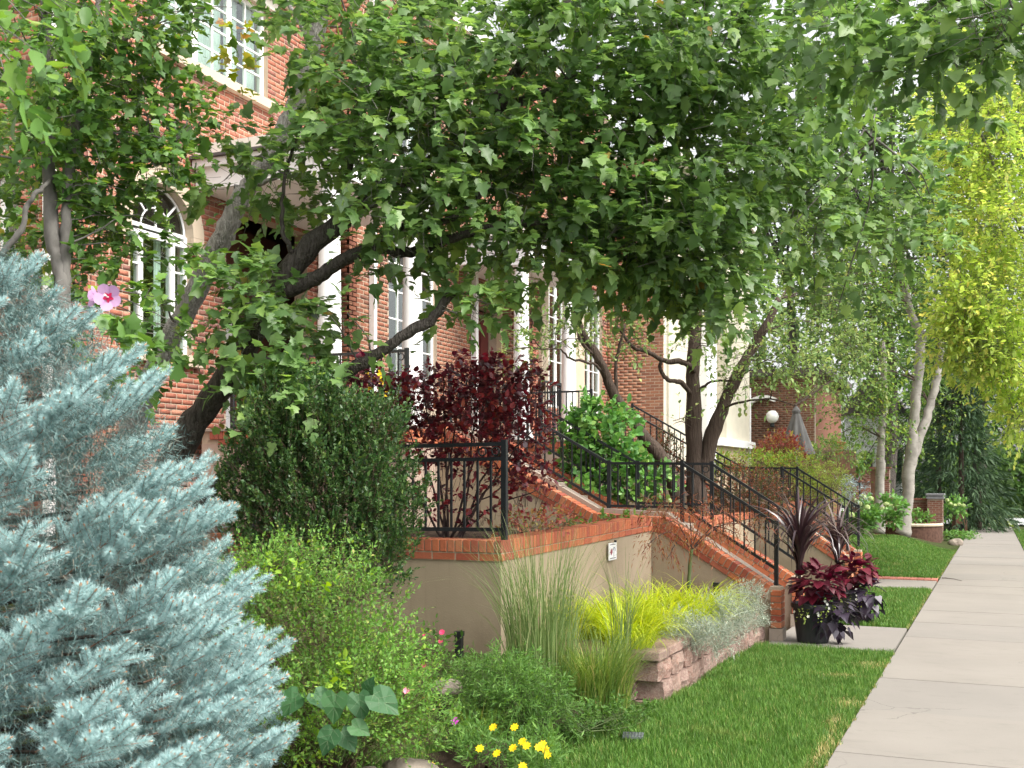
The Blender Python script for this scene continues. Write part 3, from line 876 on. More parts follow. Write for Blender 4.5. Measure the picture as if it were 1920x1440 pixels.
def window(parent, face, plane, u0, u1, z0, z1, cols, rows, depth_in=0.10, curtain=(), frame_mat=None, arch=False, fw=0.05, mull=(), room_box=True):
    """a white sash window with glazing bars, a glass pane in every light, a dim room and maybe curtains behind. curtain: intervals of u"""
    fm = frame_mat or M['white_paint']
    def P(u, z, out):
        return np.array([plane + out, u, z]) if face == 'E' else np.array([u, plane - out, z])
    def B(mb, ua, ub, za, zb, o0, o1):
        lo, hi = P(ua, za, o0), P(ub, zb, o1)
        mb.box(np.minimum(lo, hi), np.maximum(lo, hi))
    di = -depth_in
    mb = MB()
    B(mb, u0, u0 + fw, z0, z1, di - .05, di + .03); B(mb, u1 - fw, u1, z0, z1, di - .05, di + .03)
    B(mb, u0 + fw, u1 - fw, z0, z0 + fw, di - .05, di + .028)
    if not arch: B(mb, u0 + fw, u1 - fw, z1 - fw, z1, di - .05, di + .028)
    us = list(np.linspace(u0 + fw, u1 - fw, cols + 1)); zs = list(np.linspace(z0 + fw, z1 - (0 if arch else fw), rows + 1))
    bw = 0.022
    for u in us[1:-1]:
        w = 0.045 if any(abs(u - q) < 0.05 for q in mull) else bw / 2
        B(mb, u - w, u + w, z0 + fw, z1 - (0 if arch else fw), di - .02, di + .02)
    for z in zs[1:-1]:
        B(mb, u0 + fw, u1 - fw, z - bw / 2, z + bw / 2, di - .018, di + .016)
    if arch:
        uc, rr = (u0 + u1) / 2, (u1 - u0) / 2
        A, Bv = (np.array([0, 1, 0]), np.array([0, 0, 1])) if face == 'E' else (np.array([1, 0, 0]), np.array([0, 0, 1]))
        mb.ring(P(uc, z1, di), rr - fw / 2, fw / 2, A, Bv, 17, 6, a0=0, a1=math.pi)
        mb.ring(P(uc, z1, di), rr * .48, bw / 2, A, Bv, 13, 6, a0=0, a1=math.pi)
        for a in (math.pi * .25, math.pi * .5, math.pi * .75):
            c0 = P(uc, z1, di) + (A * math.cos(a) + Bv * math.sin(a)) * rr * .48
            c1 = P(uc, z1, di) + (A * math.cos(a) + Bv * math.sin(a)) * (rr - fw / 2)
            if abs(a - math.pi/2) < .01: c0 = P(uc, z1, di)
            mb.bar(c0, c1, bw)
        B(mb, u0 + fw, u1 - fw, z1 - bw, z1 + bw, di - .02, di + .018)
    fr = mb.build('window', fm, parent, origin=P((u0 + u1) / 2, z0, di))
    for i in range(cols):
        for j in range(rows):
            q = MB()
            B(q, us[i] + .008, us[i + 1] - .008, zs[j] + .008, zs[j + 1] - .008, di - .004, di + .004)
            q.build('pane', M['glass'], fr)
    if arch:
        q = MB()
        pts = [(uc + (rr - .03) * math.cos(a), z1 + .01 + (rr - .03) * math.sin(a)) for a in np.linspace(0, math.pi, 13)]
        if face == 'E': q.prism(pts, 0, plane + di - .004, plane + di + .004)
        else: q.prism(pts, 1, plane - di - .004, plane - di + .004)
        q.build('pane', M['glass'], fr)
    zt = z1 + ((u1 - u0) / 2 if arch else 0)
    room = MB()
    if room_box is True: room_box = (u0, u1, z0, zt)
    r0, r1, q0, q1 = room_box if room_box else (u0, u1, z0, zt)
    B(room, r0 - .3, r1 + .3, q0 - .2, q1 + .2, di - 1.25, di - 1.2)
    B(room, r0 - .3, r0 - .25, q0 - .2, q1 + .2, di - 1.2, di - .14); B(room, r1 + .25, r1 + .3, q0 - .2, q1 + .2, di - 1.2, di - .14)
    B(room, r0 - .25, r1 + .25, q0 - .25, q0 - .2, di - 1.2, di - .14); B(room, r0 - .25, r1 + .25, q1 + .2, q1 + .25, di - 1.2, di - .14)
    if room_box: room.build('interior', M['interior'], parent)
    for ca, cb in curtain:
        q = MB()
        n = max(6, int((cb - ca) / .025))
        uu = np.linspace(ca, cb, n)
        oo = [di - .12 + .018 * math.sin(i * 1.9) + random.uniform(-.004, .004) for i in range(n)]
        vs = [P(u, z0, o) for u, o in zip(uu, oo)] + [P(u, zt, o) for u, o in zip(uu, oo)]
        q.add(vs, [(i, i + 1, n + i + 1, n + i) for i in range(n - 1)])
        q.build('curtain', M['curtain'], fr)
    return fr

# ------------------------------------------------------------------ the ground
def gz(x, y):
    x = np.asarray(x, float); y = np.asarray(y, float)
    z = -0.0107 * np.clip(y, -30, 90)
    z = z + sm(-2.35, -3.4, x) * 0.36 * sm(3.0, 5.0, y) * (1 - sm(11.6, 12.0, y))
    z = z + sm(-2.3, -4.0, x) * 0.35 * sm(13.0, 14.0, y) * (1 - sm(20, 22, y))
    z = z + sm(21.9, 25.0, y) * (1 - sm(33, 38, y)) * sm(-0.95, -2.5, x) * 0.36
    z = z + sm(-4, -7, x) * 0.5 * sm(20, 24, y)
    return z
def sheet(name, xs, ys, dz, mat, kind, mask=None, parent=None):
    X, Y = np.meshgrid(xs, ys)
    Z = gz(X, Y) + dz
    V = np.stack([X.ravel(), Y.ravel(), Z.ravel()], 1)
    nx, ny = len(xs), len(ys)
    F = []
    for j in range(ny - 1):
        for i in range(nx - 1):
            if mask is not None and not mask((xs[i] + xs[i+1]) / 2, (ys[j] + ys[j+1]) / 2): continue
            a = j * nx + i
            F += [(a, a + 1, a + nx + 1), (a, a + nx + 1, a + nx)]
    o = np_obj(name, V, np.array(F), mat, parent, kind=kind, smooth=True)
    return o
gx = np.concatenate([[-300, -120, -60, -30], np.arange(-14, 4.01, 0.3), [6, 14, 30, 60, 120, 300]])
gy = np.concatenate([[-150, -60, -20, -8], np.arange(0, 40.01, 0.4), [44, 50, 60, 80, 120, 200, 400]])
sheet('ground', gx, gy, -0.03, M['ground'], 'structure')

# pavement of separate slabs
SX0, SX1 = -0.89, 0.74
walk = bpy.data.objects.new('sidewalk', None); link(walk); walk['kind'] = 'structure'
def slab_mesh(lx, ly, lz, mat, ch=0.008):
    bm = bmesh.new(); bmesh.ops.create_cube(bm, size=1)
    for v in bm.verts: v.co = Vector((v.co.x * lx, v.co.y * ly, v.co.z * lz))
    bmesh.ops.bevel(bm, geom=bm.edges[:], offset=ch, segments=2, affect='EDGES')
    me = bpy.data.meshes.new('slab'); bm.to_mesh(me); bm.free(); me.materials.append(mat)
    return me
SL = 1.45
sm_ = slab_mesh(SX1 - SX0, SL - 0.003, 0.12, M['concrete'], .003)
tilt = Matrix.Rotation(-math.atan(0.0107), 3, 'X')
for k in range(-8, 36):
    yc = 8.37 + SL * (k + 0.5)
    place('slab', sm_, walk, ((SX0 + SX1) / 2, yc, -0.0107 * yc - 0.048 + random.uniform(-.002, .002)), np.array(tilt), 1.0)
def walkway(x0, x1, y0, y1, n):
    w = bpy.data.objects.new('garden_path', None); link(w); w['kind'] = 'structure'
    lx = (x1 - x0) / n
    me = slab_mesh(lx - 0.008, y1 - y0, 0.12, M['concrete'], .005)
    for k in range(n):
        xc = x0 + lx * (k + .5); yc = (y0 + y1) / 2
        place('slab', me, w, (xc, yc, -0.0107 * yc - 0.046), np.array(tilt), 1.0)
    return w
walkway(-2.15, SX0 - 0.02, 11.4, 13.45, 1)
walkway(-2.6, SX0 - 0.02, 18.9, 20.75, 1)
edging = bpy.data.objects.new('brick_edging', None); link(edging); edging['kind'] = 'structure'
for i in range(14):
    for j in range(2):
        c = (SX0 - 0.08 - i * 0.115, 20.88 + j * 0.215, 0)
        put_brick(edging, (c[0], c[1], -0.0107 * c[1] + 0.0), (0.105, 0.205, 0.06), M['paver'])
# cross street and carriageway with kerbs, far verge
mb = MB()
mb.prism([(1.9, -0.0107 * 0 + .02), (1.75, .02), (1.75, -.2), (1.9, -.2)], 1, -40, 52)
kb = mb.build('kerb', M['concrete'], None, kind='structure', origin=(1.8, 0, 0))
sheet('road', np.linspace(1.9, 10, 12), np.linspace(-40, 56, 25), 0.0, M['asphalt'], 'structure')
sheet('cross_street', np.linspace(-40, 40, 20), np.linspace(56, 70, 6), 0.05, M['street'], 'structure')

# ------------------------------------------------------------------ lawns: a soil sheet and real blades
def lawn(name, poly_fn, x0, x1, y0, y1, dens, h, w, label=None, dx=0.12, dry=()):
    xs = np.arange(x0, x1 + 1e-6, dx); xs[-1] = x1
    ys = np.arange(y0, y1 + 1e-6, dx); ys[-1] = y1
    sheet('lawn_soil', xs, ys, 0.0, M['lawn_soil'], 'structure', poly_fn)
    n = int(dens * (x1 - x0) * (y1 - y0))
    x = rng.uniform(x0, x1, n); y = rng.uniform(y0, y1, n)
    keep = np.array([poly_fn(a, b) for a, b in zip(x, y)])
    x, y = x[keep], y[keep]; n = len(x)
    # mown turf thins to a worn edge along the slabs
    base = np.stack([x, y, gz(x, y)], 1)
    a = rng.uniform(0, 2 * math.pi, n)
    lean = np.stack([np.cos(a), np.sin(a), np.zeros(n)], 1)
    tuft = 0.75 + 0.5 * (np.sin(x * 5.1 + y * 3.7) * np.sin(y * 4.3 - x * 2.2))
    V, F = blades(base, lean, h * (0.5 + rng.random(n)) * (0.8 + 0.25 * tuft), w * (0.7 + 0.6 * rng.random(n)), 0.3 + 1.0 * rng.random(n), seg=2)
    isdry = np.zeros(n, bool)
    for cx, cy, rx, ry in dry:
        isdry |= rng.random(n) < .85 * np.exp(-((x - cx) / rx) ** 2 - ((y - cy) / ry) ** 2)
    isdry |= (x > x1 - .035) & (rng.random(n) < .45)
    k = len(V) // n
    if isdry.any():
        i = np.nonzero(isdry)[0]
        q = V.reshape(n, k, 3)[i]; q[:, :, 2] = base[i][:, None, 2] + (q[:, :, 2] - base[i][:, None, 2]) * .6
        F1 = F.reshape(n, -1, 3)[:1] - F.reshape(n, -1, 3)[:1].min()
        tag(np_obj('dry_grass', q.reshape(-1, 3), (F1 + (np.arange(len(i)) * k)[:, None, None]).reshape(-1, 3), M['dry_grass'], None, kind='stuff'), 'straw coloured dry blades in the ' + label, 'grass')
        V = V.reshape(n, k, 3)[~isdry].reshape(-1, 3)
        F = (F1 + (np.arange(n - len(i)) * k)[:, None, None]).reshape(-1, 3)
    return tag(np_obj(name, V, F, M['grass'], None, kind='stuff'), label, 'grass')
def lawn_a(x, y):
    left = -2.27 if y > 8.0 else -2.27 - (8.0 - y) * 0.22
    return left + 0.04 * math.sin(y * 3) < x < SX0 + .012 * math.sin(y * 9) + .014 * math.sin(y * 23 + 1) and y < 11.38 + .02 * math.sin(x * 17)
lawn('lawn', lawn_a, -3.1, SX0 + .03, 4.0, 11.40, 11000, 0.050, 0.0045, 'short green lawn with worn straw edge between block wall and pavement', dry=((-1.02, 10.45, .16, .22), (-1.22, 9.75, .22, .10), (-1.0, 8.5, .10, .16), (-.95, 6.9, .05, .8), (-1.0, 7.8, .05, .25)))
lawn('lawn', lambda x, y: True, -2.55, SX0 - .01, 13.48, 18.87, 5200, 0.052, 0.007, 'square of short green lawn between the two garden paths')
lawn('lawn', lambda x, y: not (x < -2.4 and y < 22.4), -4.2, SX0 - .01, 21.35, 31.5, 2600, 0.055, 0.010, 'far green lawn around the birch trunks beyond the brick edging', dx=.25)
lawn('lawn', lambda x, y: True, 0.76, 1.72, 16, 50, 500, 0.06, 0.016, 'strip of green grass along the street side of the pavement', dx=.3)

# ------------------------------------------------------------------ row of townhouses
def part_box(name, mat, parent, lo, hi):
    m = MB(); m.box(lo, hi); return m.build(name, mat, parent)

hA = thing('townhouse', 'salmon red brick townhouse with an arched window below a wide white casement window', 'house', (-9.15, 10.0, 0))
XA = -9.15
AW = (9.87, 10.93, 3.12, 4.60)
brick_wall(hA, 'E', XA, 9.0, 13.7, 0.3, 9.4, M['brick_red'],
           holes=[AW, (10.36, 12.5, 6.78, 8.05), (11.6, 13.45, 2.2, 5.15)], arches=[(10.4, 0.73, 4.60)], n_single=300)
brick_wall(hA, 'S', 9.0, -11.2, XA, 0.3, 9.4, M['brick_red'], holes=[(-10.30, -9.95, 3.6, 5.0)], n_single=0)
part_box('wall', M['stucco_cream'], hA, (-11.6, 1.0, 0), (-11.25, 9.2, 9.4))
part_box('rear_wall', M['brick_brown'], hA, (-16, 9.25, 0), (-11.0, 13.69, 9.4))
part_box('roof', M['cream_paint'], hA, (-16.2, 8.8, 9.402), (-8.9, 13.69, 9.6))
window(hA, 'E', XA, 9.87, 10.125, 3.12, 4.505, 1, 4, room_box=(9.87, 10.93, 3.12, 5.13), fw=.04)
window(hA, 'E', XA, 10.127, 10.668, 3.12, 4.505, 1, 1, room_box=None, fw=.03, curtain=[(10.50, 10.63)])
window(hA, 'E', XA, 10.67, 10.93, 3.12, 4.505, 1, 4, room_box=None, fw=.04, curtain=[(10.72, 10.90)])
window(hA, 'E', XA, 9.87, 10.93, 4.507, 4.60, 1, 1, arch=True, room_box=None, fw=.035)
# stone arch, sill and lintels
mb = MB()
n = 17
for k in range(n - 1):
    a0, a1 = math.pi * k / (n - 1), math.pi * (k + 1) / (n - 1)
    q = [(10.4 + r * math.cos(a), 4.60 + r * math.sin(a)) for r, a in ((.53, a0), (.73, a0), (.73, a1), (.53, a1))]
    mb.prism(q, 0, XA - .16, XA + .035)
mb.build('arch_trim', M['stone_trim'], hA)
for y in (9.67, 10.93):
    part_box('arch_trim', M['stone_trim'], hA, (XA - .16, y + .002, 4.38), (XA + .033, y + .198, 4.598))
part_box('sill', M['stone_trim'], hA, (XA - .16, 9.75, 2.98), (XA + .09, 11.05, 3.118))
window(hA, 'E', XA, 10.36, 12.5, 6.78, 8.05, 6, 4, curtain=[(10.40, 11.05), (11.08, 11.78), (11.82, 12.1), (12.25, 12.47)], mull=(11.07, 11.79))
part_box('sill', M['stone_trim'], hA, (XA - .16, 10.24, 6.66), (XA + .09, 12.62, 6.778))
part_box('lintel', M['cream_paint'], hA, (XA - .1, 10.2, 8.052), (XA + .06, 12.66, 8.22))
part_box('cornice', M['cream_paint'], hA, (XA - .1, 9.9, 8.222), (XA + .22, 13.0, 8.40))
window(hA, 'S', 9.0, -10.30, -9.95, 3.6, 5.0, 1, 4)
# entry: recessed red door with white surround
part_box('entry_back', M['brick_brown'], hA, (-10.4, 11.4, 2.2), (-10.3, 16.2, 5.3))
d = part_box('door', M['door_red'], hA, (-10.3, 12.05, 2.22), (-10.25, 12.95, 4.5))
part_box('door_panel', M['door_red'], d, (-10.25, 12.15, 2.4), (-10.235, 12.45, 4.3))
part_box('door_panel', M['door_red'], d, (-10.25, 12.55, 2.4), (-10.235, 12.85, 4.3))
part_box('door_casing', M['white_paint'], hA, (-10.3, 11.9, 2.22), (-10.22, 12.045, 4.66))
part_box('door_casing', M['white_paint'], hA, (-10.3, 12.955, 2.22), (-10.22, 13.1, 4.66))
part_box('door_casing', M['white_paint'], hA, (-10.3, 12.046, 4.505), (-10.22, 12.954, 4.66))
part_box('entry_wall', M['brick_brown'], hA, (-10.3, 11.45, 2.2), (XA - .225, 11.598, 5.2))

def downspout(parent, x, y, z0, z1, w=0.085):
    m = MB(); m.box((x, y, z0), (x + w, y + w, z1))
    for z in np.arange(z0 + .6, z1, 1.9): m.box((x - .004, y - .012, z), (x + w + .008, y + w + .012, z + .04))
    return m.build('downspout', M['white_paint'], parent)
downspout(hA, XA - .32, 8.89, 0.4, 9.3, 0.10)

hB = thing('townhouse', 'brown red brick townhouse with tall narrow window behind a white round column', 'house', (-8.6, 16.0, 0))
XB = -8.6
brick_wall(hB, 'E', XB, 13.7, 18.95, 0.3, 9.4, M['brick_brown'], holes=[(14.85, 16.46, 2.75, 5.5), (14.7, 16.5, 6.7, 8.2), (18.0, 18.88, 2.2, 4.75)], n_single=300)
part_box('rear_wall', M['brick_brown'], hB, (-16, 13.71, 0), (-11.0, 18.94, 9.4))
part_box('roof', M['cream_paint'], hB, (-16.2, 13.71, 9.402), (-8.4, 18.94, 9.6))
brick_wall(hB, 'S', 13.7, -9.15, XB, 0.3, 9.4, M['brick_brown'])
window(hB, 'E', XB, 14.85, 16.46, 2.75, 5.5, 4, 6, curtain=[(14.95, 15.15)], mull=(15.65,))
window(hB, 'E', XB, 14.7, 16.5, 6.7, 8.2, 4, 4, curtain=[(14.8, 15.3), (15.9, 16.4)])
for a, b in ((14.7, 14.846), (16.464, 16.61)): pass
part_box('sill', M['stone_trim'], hB, (XB - .16, 14.75, 2.63), (XB + .08, 16.56, 2.748))
downspout(hB, XB + .012, on_x(700, XB + .06) - .04, 0.4, 9.3, 0.085)
downspout(hB, XB + .012, on_x(890, XB + .06) - .05, 0.4, 9.3, 0.10)
d = part_box('door', M['door_red'], hB, (XB - .20, 18.04, 2.22), (XB - .15, 18.84, 4.7))
part_box('door_panel', M['door_red'], d, (XB - .15, 18.14, 2.45), (XB - .138, 18.38, 4.5))
part_box('door_panel', M['door_red'], d, (XB - .15, 18.48, 2.45), (XB - .138, 18.74, 4.5))
part_box('door_casing', M['tan_paint'], hB, (XB - .1, 18.885, 2.22), (XB + .10, 18.94, 4.9))
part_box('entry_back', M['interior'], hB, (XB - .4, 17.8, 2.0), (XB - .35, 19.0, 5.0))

hC = thing('townhouse', 'red brick townhouse with tan window pilasters beyond the second white portico', 'house', (-7.9, 21.0, 0))
XC = -7.9
brick_wall(hC, 'E', XC, 18.95, 23.3, 0.3, 9.4, M['brick_red'], holes=[(19.62, 21.12, 3.0, 5.7), (21.66, 22.98, 3.0, 5.7)], n_single=150)
part_box('rear_wall', M['brick_brown'], hC, (-16, 18.97, 0), (-11.0, 23.28, 9.4))
part_box('roof', M['cream_paint'], hC, (-16.2, 18.97, 9.402), (-7.7, 23.28, 9.6))
brick_wall(hC, 'S', 18.95, -8.6, XC, 0.3, 9.4, M['brick_brown'])
window(hC, 'E', XC, 19.62, 21.12, 3.0, 5.7, 4, 6, mull=(20.37,))
window(hC, 'E', XC, 21.66, 22.98, 3.0, 5.7, 4, 6, mull=(22.32,), curtain=[(21.8, 22.2)])
for a, b in ((19.28, 19.615), (21.125, 21.655)):
    part_box('pilaster', M['stone_trim'], hC, (XC - .1, a, 2.6), (XC + .07, b, 5.9))
part_box('lintel', M['stone_trim'], hC, (XC - .1, 19.2, 5.902), (XC + .09, 23.2, 6.1))
brick_wall(hC, 'S', 23.3, XC, -6.60, 0.3, 8.6, M['brick_tan'], n_single=300)

# stucco house beyond with its bay
hD = thing('stucco_house', 'cream stucco house with white sill band behind the forked dark tree', 'house', (-6.55, 28, 0))
part_box('wall', M['stucco_cream'], hD, (-12.5, 23.53, 0), (-6.55, 26.0, 8.6))
part_box('wall', M['stucco_cream'], hD, (-12.5, 26.0, 0), (-6.9, 32.3, 8.6))
part_box('wall', M['stucco_cream'], hD, (-12.5, 23.301, 0), (-6.598, 23.528, 8.6))
part_box('roof', M['cream_paint'], hD, (-12.8, 23.2, 8.602), (-6.2, 32.6, 8.8))
ya, yb, yc, yd = on_x(1322, -6.5), on_x(1340, -6.5), on_x(1359, -6.5), on_x(1405, -6.45)
part_box('pilaster', M['white_paint'], hD, (-6.898, ya, 1.8), (-6.45, yb, 8.0))
part_box('bay_wall', M['stucco_cream'], hD, (-6.898, yc, 2.64), (-6.45, yd, 8.0))
part_box('bay_base', M['tan_paint'], hD, (-6.898, yb + .01, 0.2), (-6.48, yd - .03, 2.44))
part_box('sill_band', M['white_paint'], hD, (-6.897, yb + .005, 2.442), (-6.30, yd + .15, 2.635))
part_box('corner_trim', M['white_paint'], hD, (-6.898, yd + .002, 1.8), (-6.43, yd + .16, 4.2))
w_ = MB(); w_.box((-6.897, yb + .012, 2.70), (-6.82, yb + .10, 3.3)); w_.box((-6.897, yc - .1, 2.70), (-6.82, yc - .01, 3.3))
w_.box((-6.897, yb + .1, 3.2), (-6.82, yc - .1, 3.3)); w_.box((-6.897, yb + .1, 2.7), (-6.82, yc - .1, 2.78)); w_.box((-6.897, yb + .1, 2.95), (-6.83, yc - .1, 3.0))
wf = w_.build('window', M['cream_paint'], hD)
part_box('pane', M['glass'], wf, (-6.88, yb + .1, 2.78), (-6.86, yc - .1, 3.2))

hE = thing('brick_house', 'dark brick house wall with white arch trim and globe lamp beside the cream house', 'house', (-5.6, 34, 0))
YE = 32.7
brick_wall(hE, 'S', YE, -6.9, -4.75, 0.3, 4.6, M['brick_dark'], mortar=M['mortar_dark'], n_single=120)
part_box('wall', M['brick_dark'], hE, (-12, YE + .23, 0), (-4.75, YE + 6, 4.6))
part_box('roof', M['roof'], hE, (-12.2, YE - .3, 4.602), (-4.4, YE + 6.2, 4.8))
mb = MB()
xa, xb = on_y(1398, YE - .1), on_y(1440, YE - .1)
c = ((xa + xb) / 2 + .1, 3.55)
for k in range(9):
    a0, a1 = math.radians(165 - k * 12), math.radians(165 - (k + 1) * 12)
    q = [(xa + .55 + r * math.cos(a) * 1.1, 3.42 + r * math.sin(a)) for r, a in ((.50, a0), (.62, a0), (.62, a1), (.50, a1))]
    mb.prism(q, 1, YE - .25, YE - .02)
mb.build('arch_trim', M['white_paint'], hE)
lampx = on_y(1448, YE - .2)
lp = thing('wall_lamp', 'white globe lamp on the dark brick wall near the folded patio umbrella', 'lamp', (lampx, YE - .2, 3.3))
zl = 1.6 + (HOR - 781) / FPX * depth((lampx, YE - .2, 0))
mb = MB(); mb.lathe((lampx, YE - .2, zl - .19), [(.03, 0), (.10, .02), (.165, .09), (.19, .18), (.165, .28), (.10, .35), (.03, .37)], 20); mb.build('globe', M['globe'], lp, smooth=True)
mb = MB(); mb.lathe((lampx, YE - .2, zl - .32), [(.03, 0), (.07, .03), (.07, .11), (.05, .13)], 12); mb.bar((lampx, YE - .2, zl - .28), (lampx, YE, zl - .28), .05); mb.build('bracket', M['iron'], lp)

# porticoes: two columns and an entablature each
def column(parent, x, y, z0, z1, r=0.14):
    m = MB(); h = z1 - z0
    m.lathe((x, y, z0), [(r * 1.45, 0), (r * 1.45, .07), (r * 1.3, .09), (r * 1.32, .13), (r * 1.08, .17), (r, .22), (r, h * .33), (r * .84, h - .25), (r * .9, h - .24), (r * .9, h - .2), (r * .84, h - .19), (r * .84, h - .13), (r * 1.15, h - .09), (r * 1.15, h - .075)], 28)
    m.box((x - r * 1.3, y - r * 1.3, z1 - .074), (x + r * 1.3, y + r * 1.3, z1))
    return m.build('column', M['white_paint'], parent, smooth=False)
def portico(label, x0, x1, y0, y1, z0, z1, cols, r):
    p = thing('portico', label, 'porch', ((x0 + x1) / 2, (y0 + y1) / 2, z0), 'white columned porticoes over the front doors')
    for x, y in cols: column(p, x, y, z0, z1, r)
    part_box('beam', M['white_paint'], p, (x0, y0, z1 + .002), (x1, y1, z1 + .26))
    part_box('fascia', M['white_paint'], p, (x0, y0 - .07, z1 + .262), (x1 + .07, y1 + .07, z1 + .36))
    part_box('roof_edge', M['roof'], p, (x0, y0 - .12, z1 + .362), (x1 + .12, y1 + .12, z1 + .40))
    part_box('roof', M['cream_paint'], p, (x0, y0 - .02, z1 + .402), (x1 + .02, y1 + .02, z1 + .56))
    return p
portico('white portico with two round columns nearest the spruce, over the first brick entry', XA + .01, -7.08, 11.0, 13.5, 2.21, 5.2, [(-7.3, 11.2), (-7.3, 13.25)], 0.145)
portico('white portico with two round columns over the farther brick entry', XC - .68, -7.08, 16.85, 19.5, 2.25, 5.25, [(-7.3, 17.05), (-7.3, 19.3)], 0.14)

# ------------------------------------------------------------------ stairs, rails
def rot_y(a): return Matrix.Rotation(a, 3, 'Y')
def stairs(label, dy, ztop, xt, xl0, xl1, xb, n_up, n_lo, face_mat):
    """steps from a porch edge (xt, ztop) down to a landing (xl0..xl1) and on down to xb; brick kerbs on both sides"""
    zl = 1.06
    Y0 = 11.72 + dy
    zb = -0.0107 * Y0
    s = thing('entry_stairs', label, 'stairs', ((xl0 + xl1) / 2, Y0 + .75, zb), 'brick edged front stairs')
    # porch block
    part_box('porch', M['stucco_pink'], s, (-9.0, Y0 - .78, zb), (xt, Y0 + 2.1, ztop - .185))
    part_box('porch_floor', M['concrete_step'], s, (-9.13, Y0 - .80, ztop - .03), (xt + .02, Y0 + 2.1, ztop))
    m = MB(); m.box((-9.0, Y0 - .775, ztop - .184), (xt - .005, Y0 + 2.09, ztop - .031)); m.build('mortar', M['mortar'], s)
    for i in range(int((xt + 8.9) / BH)):
        put_brick(s, (xt - .03 - i * BH, Y0 - .77, ztop - .082), (BH - GAP, .05, .098), M['brick_cap'])
    for i in range(int((xt + 8.9) / BW)):
        put_brick(s, (xt - .11 - i * BW, Y0 - .765, ztop - .166), (BW - GAP, .05, .058), M['brick_cap'])
    for i in range(12):
        put_brick(s, (xt, Y0 - .74 + i * BH, ztop - .082), (.05, BH - GAP, .098), M['brick_cap'])
    for i in range(4):
        put_brick(s, (xt, Y0 - .68 + i * BW, ztop - .166), (.05, BW - GAP, .058), M['brick_cap'])
    # steps
    ru = (xl0 - xt) / n_up; hu = (ztop - zl) / n_up
    for i in range(n_up - 1):
        z = ztop - hu * (i + 1)
        part_box('step', M['concrete_step'], s, (xt + ru * i + .001, Y0 + .40, z - hu - .05), (xt + ru * (i + 1) + .03, Y0 + 1.32, z))
    part_box('landing', M['concrete_step'], s, (xl0 - .02, Y0 + .39, zl - .2), (xl1 + .03, Y0 + 1.33, zl))
    part_box('landing_base', M['stucco'], s, (xl0 - .25, Y0 + .21, zb), (xl1, Y0 + 1.31, zl - .201))
    rl = (xb - xl1) / n_lo; hl = (zl - zb - .02) / n_lo
    for i in range(n_lo - 1):
        z = zl - hl * (i + 1)
        part_box('step', M['concrete_step'], s, (xl1 + rl * i + .001, Y0 + .40, z - hl - .05), (xl1 + rl * (i + 1) + .03, Y0 + 1.32, z))
    # kerbs: profile line of the top
    def kerb(y0, y1, outer):
        prof = [(xt, ztop + .04), (xl0, zl + .15), (xl1 + .04, zl + .11), (xb - .07, 0.47 + zb + .12)]
        # stucco body
        low = [(x, z - .17) for x, z in prof]
        poly = low + [(xb - .07, zb - .1), (xt, zb - .1)]
        m = MB()
        m.prism([low[0], low[1], low[2], (low[2][0], zb - .1), (xt, zb - .1)], 1, y0 + .02, y1 - .02)
        m.prism([low[2], low[3], (xb - .072, zb - .1), (low[2][0] + .001, zb - .1)], 1, y0 + .021, y1 - .021)
        m.build('side_wall', M['stucco'] if outer else M['stucco_pink'], s)
        m = MB()
        for (xa, za), (xc, zc) in zip(prof[:-1], prof[1:]):
            m.prism([(xa, za - .169), (xc, zc - .169), (xc, zc - .012), (xa, za - .012)], 1, y0 + .012, y1 - .012)
        m.box((xb - .068, y0 + .012, zb + .16), (xb + .028, y1 - .012, prof[-1][1] - .012))
        m.build('mortar', M['mortar'], s)
        for q, ((xa, za), (xc, zc)) in enumerate(zip(prof[:-1], prof[1:])):
            L = math.hypot(xc - xa, zc - za); a = math.atan2(za - zc, xc - xa)
            ux = np.array([(xc - xa) / L, 0, (zc - za) / L]); uz = np.array([-ux[2], 0, ux[0]])
            k = int(L / BH)
            for i in range(k):
                c = np.array([xa, (y0 + y1) / 2, za]) + ux * (i + .5) * L / k - uz * .05
                put_brick(s, c, (BH - GAP, y1 - y0, .10), M['brick_cap'], rot_y(a))
            k = max(1, int(L / BW))
            for i in range(k):
                for yy in (y0 + .032, y1 - .032):
                    c = np.array([xa, yy, za]) + ux * (i + .5) * L / k - uz * .138
                    put_brick(s, c, (L / k - GAP, .05, .058), M['brick_cap'], rot_y(a))
        z = prof[-1][1] - .04
        while z > zb + .2:
            put_brick(s, (xb - .02, (y0 + y1) / 2, z - BH / 2), (.112, y1 - y0 + .01, BH - GAP), M['brick_cap'])
            z -= BH
        part_box('footing', M['concrete_step'], s, (xb - .09, y0 - .01, zb - .12), (xb + .05, y1 + .01, z - .002))
    kerb(Y0, Y0 + .20, True)
    kerb(Y0 + 1.33, Y0 + 1.53, False)
    # pale sloped curb under the near rail
    m = MB()
    m.prism([(xt, ztop + .10), (xl0, zl + .20), (xl1, zl + .16), (xb - .1, zb + .60), (xb - .1, zb), (xt, zb)], 1, Y0 + .202, Y0 + .388)
    m.build('curb', M['concrete_step'], s)
    return s
stairs('near front stairs with brick kerbs, landing beside the planter with the white sign', 0.0, 2.21, -6.1, -4.15, -3.35, -2.08, 7, 6, None)
stairs('farther front stairs with brick kerbs behind the forked dark tree', 6.3, 2.25, -6.1, -4.15, -3.35, -2.08, 7, 6, None)

